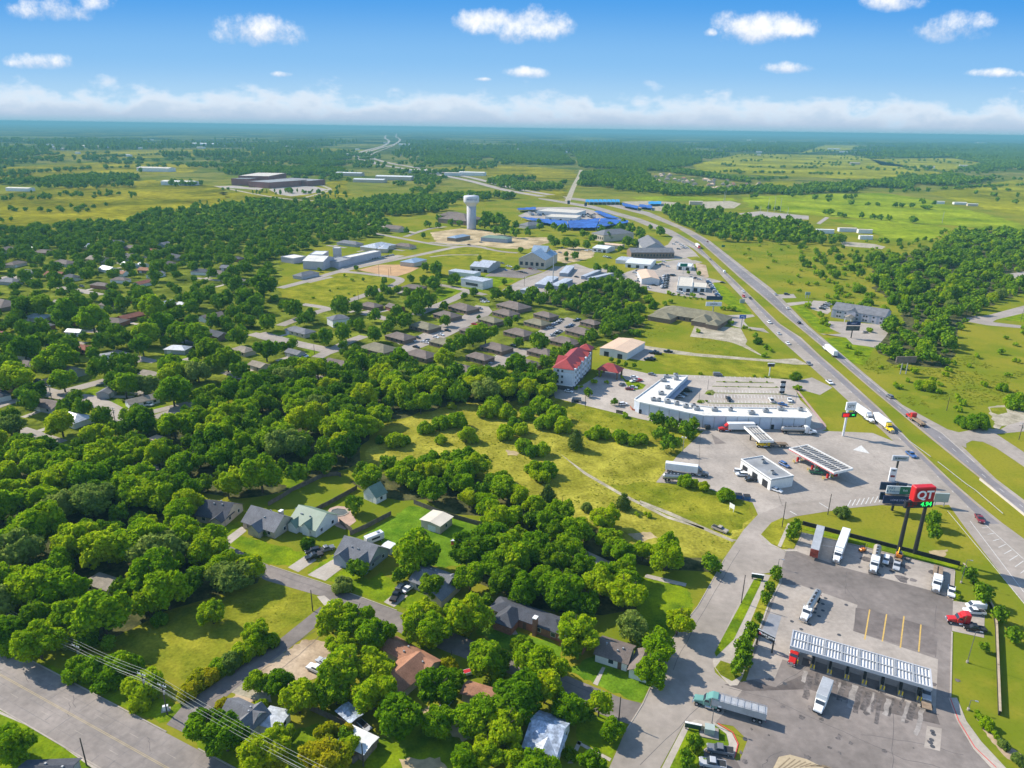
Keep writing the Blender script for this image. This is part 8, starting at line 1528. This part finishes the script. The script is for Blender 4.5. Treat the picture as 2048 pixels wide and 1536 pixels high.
# ranks: the largest become things, all the rest one mass
PLANTS.sort(key=lambda p: -p[0])
trees = [p for p in PLANTS if p[5] in ('broad', 'young')]; bushes = [p for p in PLANTS if p[5] in ('bush', 'cedar')]
def seen(p): return -p[0] * .4 < p[7] < 2048 + p[0] * .4 and p[8] < 1536 + p[0] * .5
tv = [p for p in trees if seen(p)]; bv = [p for p in bushes if seen(p)]
big_t, rest_t = tv[:296], tv[296:] + [p for p in trees if not seen(p)]; big_b, rest_b = bv[:150], bv[150:] + [p for p in bushes if not seen(p)]
print('trees', len(tv), 'smallest individual', big_t[-1][0], 'bushes', len(bv), big_b[-1][0])
TOBJ = []
def place(p):
    w, x, y, D, H, kd, sh, px, py = p; nm = {'broad': 'tree', 'young': 'young_tree', 'bush': 'bush', 'cedar': 'cedar_bush'}[kd]
    cat = {'broad': 'tree', 'young': 'tree', 'bush': 'bush', 'cedar': 'bush'}[kd]
    root = empty(nm, (x, y, 0.0), random.uniform(0, 6.28), None, cat, None)
    me = random.choice(CROWNS[kd]); c = bpy.data.objects.new('crown', me); COL.objects.link(c); c.parent = root
    zb = {'broad': .12, 'young': .22, 'bush': -.02, 'cedar': .02}[kd]; hc_ = H * (1 - zb) / {'broad': .85, 'young': .85, 'bush': .56, 'cedar': 1.02}[kd]
    c.location = (0, 0, H * zb - (hc_ * .05 if kd in ('broad', 'young') else 0)); c.scale = (D, D * random.uniform(.88, 1.12), hc_)
    m = CEDAR if kd == 'cedar' else FOL[sh]
    if m != me.materials[0]: c.material_slots[0].link = 'OBJECT'; c.material_slots[0].material = m
    if kd != 'bush':
        t = bpy.data.objects.new('trunk', random.choice(TRUNKS)); COL.objects.link(t); t.parent = root; t.scale = (D, D, H)
    else:
        t = bpy.data.objects.new('stem', TRUNKS[0]); COL.objects.link(t); t.parent = root; t.scale = (D * .5, D * .5, H * .7)
    TOBJ.append((root, p))
for p in big_t + big_b: place(p)
# the mass of trees and scrub beyond
TPL = {'mid': [crown_np(200 + s, 300, .070, 'broad', 12) for s in range(8)], 'far': [crown_np(230 + s, 50, .15, 'broad', 5, ico(1)) for s in range(5)], 'bushmid': [crown_np(260 + s, 200, .085, 'bush', 7) for s in range(4)], 'tiny': [crown_np(280 + s, 14, .2, 'bush', 2) for s in range(5)]}
def mass(name, items, m, kind='stuff'):
    VV, FF, n = [], [], 0
    for x, y, D, H, tpl in items:
        V, F = TPL[tpl][random.randrange(len(TPL[tpl]))]; a = random.uniform(0, 6.28); ca, sa = math.cos(a), math.sin(a); zs = {'mid': .82, 'far': .82, 'bushmid': .56, 'tiny': .5, 'tuft': .5}[tpl]
        W_ = np.empty_like(V); W_[:, 0] = x + D * (V[:, 0] * ca - V[:, 1] * sa); W_[:, 1] = y + D * (V[:, 0] * sa + V[:, 1] * ca); W_[:, 2] = V[:, 2] * H / zs
        VV.append(W_); FF.append(F + n); n += len(V)
    me = np_mesh(name, np.concatenate(VV), np.concatenate(FF), m); o = bpy.data.objects.new(name, me); COL.objects.link(o); o['kind'] = kind; print(name, len(items), n); return o
it = []
for p in rest_t: it.append((p[1], p[2], p[3], p[4], 'mid' if p[2] < 900 else 'far'))
ib = [(p[1], p[2], p[3], p[4], 'bushmid') for p in rest_b]
def fbm(x, y, s, o=5): return mn.fractal(Vector((x / s, y / s, 3.7)), .9, 2.0, o)
def farwood(poly, d, D, ok=lambda x, y: True, tpl='far', pasture=False):
    P = [G(*q) for q in poly]; xs = [q.x for q in P]; ys = [q.y for q in P]; y = min(ys)
    while y < max(ys):
        x = min(xs)
        while x < max(xs):
            u, v = x + random.uniform(-.5, .5) * d, y + random.uniform(-.5, .5) * d; x += d
            if inpoly(P, u, v) and ok(u, v) and (pasture or not blocked(u, v)): it.append((u, v, D * random.uniform(.7, 1.3), D * random.uniform(.65, 1.0), tpl))
        y += d
for poly in ([(340, 468), (400, 428), (520, 408), (560, 404), (700, 412), (800, 400), (880, 396), (1000, 392), (1030, 396), (1020, 402), (930, 412), (860, 428), (760, 434), (640, 418), (520, 425), (440, 440)], [(1140, 388), (1165, 350), (1288, 342), (1310, 372), (1420, 385), (1540, 378), (1580, 384), (1600, 376), (1800, 364), (1826, 370), (1822, 388), (1700, 392), (1660, 393), (1480, 388), (1280, 396)], [(1290, 340), (1380, 345), (1540, 372), (1560, 382), (1420, 380), (1300, 350)][:3],
             [(1430, 321), (1560, 312), (1700, 312), (1755, 318), (1750, 336), (1680, 340), (1560, 330), (1440, 326)], [(1150, 306), (1290, 300), (1400, 310), (1400, 330), (1300, 342), (1160, 336)], [(960, 362), (1080, 356), (1150, 372), (1140, 380), (1030, 384), (980, 372)], [(860, 305), (1120, 302), (1150, 330), (1010, 330), (850, 328)], [(1800, 352), (1900, 350), (2000, 362), (1900, 372), (1760, 366)], [(1760, 300), (2080, 298), (2080, 345), (1900, 345), (1780, 330)], [(420, 345), (560, 338), (720, 340), (700, 352), (560, 352)], [(560, 318), (700, 312), (740, 332), (620, 336)]):
    farwood(poly, 15.0, 16.0, lambda x, y: fbm(x, y, 260) > -.22)
farwood([(100, 362), (200, 352), (270, 355), (300, 372), (200, 385), (110, 372)], 20, 16); farwood([(200, 395), (420, 380), (400, 402), (330, 412), (220, 405)], 20, 15, lambda x, y: fbm(x, y, 120) > -.1)
farwood([(-80, 312), (700, 300), (1000, 335), (900, 350), (400, 372), (-80, 385)], 24, 15, lambda x, y: fbm(x, y, 170) > .16, 'far', True); farwood([(-80, 385), (300, 372), (460, 378), (440, 420), (150, 455), (-80, 460)], 22, 9, lambda x, y: fbm(x + 900, y, 130) > .5, 'far', True)
farwood([(-80, 380), (460, 375), (440, 415), (150, 455), (-80, 465)], 24, 9, lambda x, y: fbm(x, y, 90) > .38, 'tiny', True); farwood([(440, 385), (700, 375), (700, 410), (480, 410)], 24, 9, lambda x, y: fbm(x, y, 90) > .4, 'tiny', True)
farwood([(1380, 310), (2080, 310), (2100, 450), (1500, 420)], 34, 12, lambda x, y: fbm(x, y, 120) > .42, 'far', True); farwood([(-120, 280), (2170, 290), (2170, 322), (1000, 316), (-120, 326)], 44, 26, lambda x, y: fbm(x, y, 500) > .02, 'tiny')
farwood([(640, 345), (900, 352), (860, 395), (700, 372), (640, 365)], 24, 14, lambda x, y: fbm(x, y, 150) > .1); farwood([(1090, 440), (1300, 440), (1300, 470), (1180, 470)], 40, 9)
hedge = []
for a, b in (((1680, 434), (1890, 452)), ((1645, 428), (1700, 436)), ((1300, 320), (1420, 318)), ((1500, 360), (1580, 358)), ((300, 332), (520, 322)), ((0, 352), (180, 338)), ((560, 385), (700, 392)), ((0, 318), (420, 308)), ((430, 300), (700, 306)), ((880, 318), (1150, 312)), ((100, 342), (330, 333)), ((1450, 345), (1700, 350)), ((1880, 380), (2048, 372)), ((1500, 335), (1640, 338)), ((1700, 410), (1880, 420))):
    A, B_ = G(*a), G(*b); n = int((B_ - A).length / 14)
    for k in range(n):
        if random.random() < .8: q = A.lerp(B_, k / n); it.append((q.x + random.uniform(-5, 5), q.y + random.uniform(-5, 5), random.uniform(9, 17), random.uniform(6, 11), 'far'))
TPL['tuft'] = [crown_np(300 + s, 16, .17, 'bush', 3) for s in range(6)]; tf = []
def tufts(poly, n, d0, d1, thr):
    P = [G(*q) for q in poly]; xs = [q.x for q in P]; ys = [q.y for q in P]; k = 0
    for _ in range(n * 12):
        if k >= n: break
        x, y = random.uniform(min(xs), max(xs)), random.uniform(min(ys), max(ys))
        if fbm(x, y, 28) < thr or not inpoly(P, x, y) or blocked(x, y, -2): continue
        d = random.uniform(d0, d1); tf.append((x, y, d, d * random.uniform(.10, .24), 'tuft')); k += 1
tufts([(1580, 612), (1660, 670), (1760, 690), (1760, 730), (2060, 700), (2060, 820), (1980, 800), (1900, 855), (1800, 800), (1700, 720)], 1500, .5, 2.0, .05); tufts([(740, 870), (900, 820), (1110, 800), (1340, 860), (1380, 900), (1310, 968), (1500, 1010), (1440, 1110), (1200, 1040), (960, 950), (800, 930)], 1300, .3, 1.3, .1); tufts([(1440, 480), (1700, 490), (1780, 600), (1640, 640), (1530, 545)], 900, .6, 2.4, 0)
tufts([(240, 1275), (430, 1160), (640, 1200), (560, 1270), (360, 1370)], 160, .25, .8, .15); tufts([(1300, 610), (1240, 640), (1330, 720), (1560, 715), (1480, 690)], 500, .4, 1.6, .05); tufts([(1700, 1000), (1900, 1010), (2000, 1200), (1990, 1400), (1940, 1200)], 200, .25, .7, .1); tufts([(-80, 395), (440, 380), (440, 415), (100, 462), (-80, 462)], 700, 2.0, 5.0, .05)
mass('weed_tufts', tf, leafmat('weeds', [(.16, .22, .01), (.22, .26, .012), (.30, .29, .03)], .3))
mass('distant_trees', it, FARL); mass('distant_scrub', ib, GREEN)
# ---- labels that single each plant out: rank from the nearest landmark in the photograph
LM = [('the white meadow sign', 1463, 1014), ('the tan pickup on the gravel track', 1438, 1060), ('the red box sign', 1838, 985), ('the grey monument sign island', 1385, 1470), ('the truck entry sign', 1530, 1270), ('the long black screen wall', 1640, 1060), ('the red truck tractor', 1928, 1244), ('the planting bed', 1960, 1460), ('the station shop', 1530, 945), ('the dark tank trailer', 1342, 960), ('the small white canopy', 1520, 865), ('the bin enclosure', 1152, 802),
      ('the red roofed hotel', 1160, 740), ('the hotel entrance canopy', 1230, 735), ('the mall corner nearest the meadow', 1275, 815), ('the round headed white sign', 1540, 735), ('the blue motel sign', 1482, 640), ('the olive roofed motel', 1360, 630), ('the grey motel', 1715, 635), ('the pale gravel pad', 2010, 830), ('the old forest billboard', 1806, 720), ('the looping side road', 2000, 640), ('the white barn shed', 748, 985), ('the cream workshop', 872, 1038), ('the red garden shed', 915, 1085), ('the twin gabled house', 725, 1105), ('the L-shaped grey house', 870, 1150), ('the brick ranch house', 1060, 1235), ('the street corner cottage', 1225, 1300), ('the tarpaulin roofed house', 1100, 1470),
      ('the rust L-shaped roof', 820, 1345), ('the small rust roofed house', 960, 1388), ('the pale two panel shed', 715, 1480), ('the white cottage under power lines', 485, 1430), ('the bare dirt yard', 600, 1330), ('the mown plot tree', 424, 1221), ('the corner power pole', 332, 1400), ('the tan grey wood roof', 215, 1165), ('the dark grey gabled house', 430, 1020), ('the porch gable house', 530, 1040), ('the green roofed house', 625, 1045), ('the tarpaulin yard', 607, 1018), ('the small grey wood shed', 596, 943), ('the lamp at the street corner', 1240, 1418), ('the gravel lane', 1210, 1120), ('the hidden hip roof by the wood', 58, 877), ('the pinkish flat roof', 314, 874), ('the grey brown wood roof', 243, 878), ('the white gabled tan house', 284, 796), ('the blue grey roofed house', 372, 828), ('the white blue carport', 80, 750), ('the dark brown junction house', 100, 806), ('the long red brown roof', 262, 630), ('the green lawn wedge', 360, 705), ('the charcoal roofed house', 436, 665), ('the tan roofed pair', 500, 710), ('the corner lot cars', 600, 710), ('the long low grey roof', 600, 660), ('the white two storey cottage', 674, 632), ('the nearest brown apartment house', 758, 694), ('the farthest apartment court end', 1150, 650), ('the apartment court cars', 860, 680), ('the water tower', 943, 430), ('the storage yard', 1130, 560), ('the mown block', 660, 580), ('the peach gabled garage', 1300, 555), ('the big brown motel', 1300, 510), ('the woods upper edge', 900, 770), ('the middle of the wood', 600, 870), ('the wood edge by the big road', 60, 1250), ('the left wood border', 40, 980), ('the deep wood clearing', 330, 960), ('the strip end by the street', 1400, 1130), ('the track bend', 1250, 1000), ('the meadow middle', 1060, 900), ('the far meadow corner', 800, 870), ('the tall wood point', 250, 1080), ('the hotel side trees', 1090, 780)]
ORD = ['closest', 'second closest', 'third closest', 'fourth closest', 'fifth closest', 'sixth closest', 'seventh closest', 'eighth closest', 'ninth closest', 'tenth closest', 'eleventh closest', 'twelfth closest', 'thirteenth closest', 'fourteenth closest', 'fifteenth closest', 'sixteenth closest', 'seventeenth closest', 'eighteenth closest', 'nineteenth closest', 'twentieth closest']
def rank_labels(rows, noun):
    by = {}
    for o, px, py, desc in rows:
        n, d = min(((l[0], math.hypot(px - l[1], (py - l[2]) * 1.3)) for l in LM), key=lambda t: t[1]); by.setdefault(n, []).append((d, o, desc))
    for n, v in by.items():
        v.sort(key=lambda t: t[0])
        for i, (d, o, desc) in enumerate(v):
            if i < len(ORD): o['label'] = f'{desc} {noun(o)}, {ORD[i]} to {n}'
            else: o['label'] = f'{desc} {noun(o)} among the many beyond those closest to {n}'
            o['group'] = (f'{noun(o)}s near ' + n) if i >= len(ORD) else o.get('group') or (noun(o) + 's of the scene')
def pdesc(p):
    D = p[3]; s = 'small' if D < 5 else ('medium' if D < 11 else 'large'); return s + ' ' + WORDS_['c' if p[5] == 'cedar' else p[6]] + ('' if p[5] != 'cedar' else ' conical')
rank_labels([(o, p[7], p[8], pdesc(p)) for o, p in TOBJ if p[5] in ('broad', 'young')], lambda o: 'tree')
rank_labels([(o, p[7], p[8], pdesc(p)) for o, p in TOBJ if p[5] in ('bush', 'cedar')], lambda o: 'bush')
def ctr(o): return proj(o.matrix_world.translation if False else Vector(o.location) + Vector((0, 0, 1.5)))
cn = {o.name: c for o, c in CARS}
rank_labels([(o, *ctr(o), 'small ' + cn[o.name]) for o in SMALL], lambda o: 'parked car')
rank_labels([(o, *ctr(o), {'redbrown': 'red brown'}.get(rf, rf) + ' roofed older') for o, rf in OLDX], lambda o: 'house')
rank_labels([(o, *ctr(o), 'low brown hip roofed') for o in DUPS], lambda o: 'apartment house')
for o in list(SC.objects):
    if o.name.startswith('estate_house') and o.parent is None: pass
# things whose loop gave all the same words
blk = [o for o in SC.objects if o.parent is None and o.get('label', '').startswith('black utility trailers')]
for i, o in enumerate(sorted(blk, key=lambda o: ctr(o)[0])): o['label'] = f"dark small pickup beside the tan warehouse, {('leftmost', 'second', 'third', 'fourth', 'fifth', 'rightmost')[i]} of six"; o['group'] = 'pickups by the tan warehouse'
# ------------------------------------------------------------------ haze
HZ = True
if HZ:
    m = bpy.data.materials.new('haze'); m.use_nodes = True; t = m.node_tree; t.nodes.clear(); v = t.nodes.new('ShaderNodeVolumePrincipled'); v.inputs['Color'].default_value = (.20, .48, .565, 1); v.inputs['Density'].default_value = 1.1e-4; v.inputs['Anisotropy'].default_value = 0.0
    o_ = t.nodes.new('ShaderNodeOutputMaterial'); t.links.new(v.outputs[0], o_.inputs['Volume'])
    mb = MB(); mb.box((0, 0, 0), (62000, 32000, 134), m); o = mb.build('haze', None, (0, 15000, 66)); o['kind'] = 'stuff'
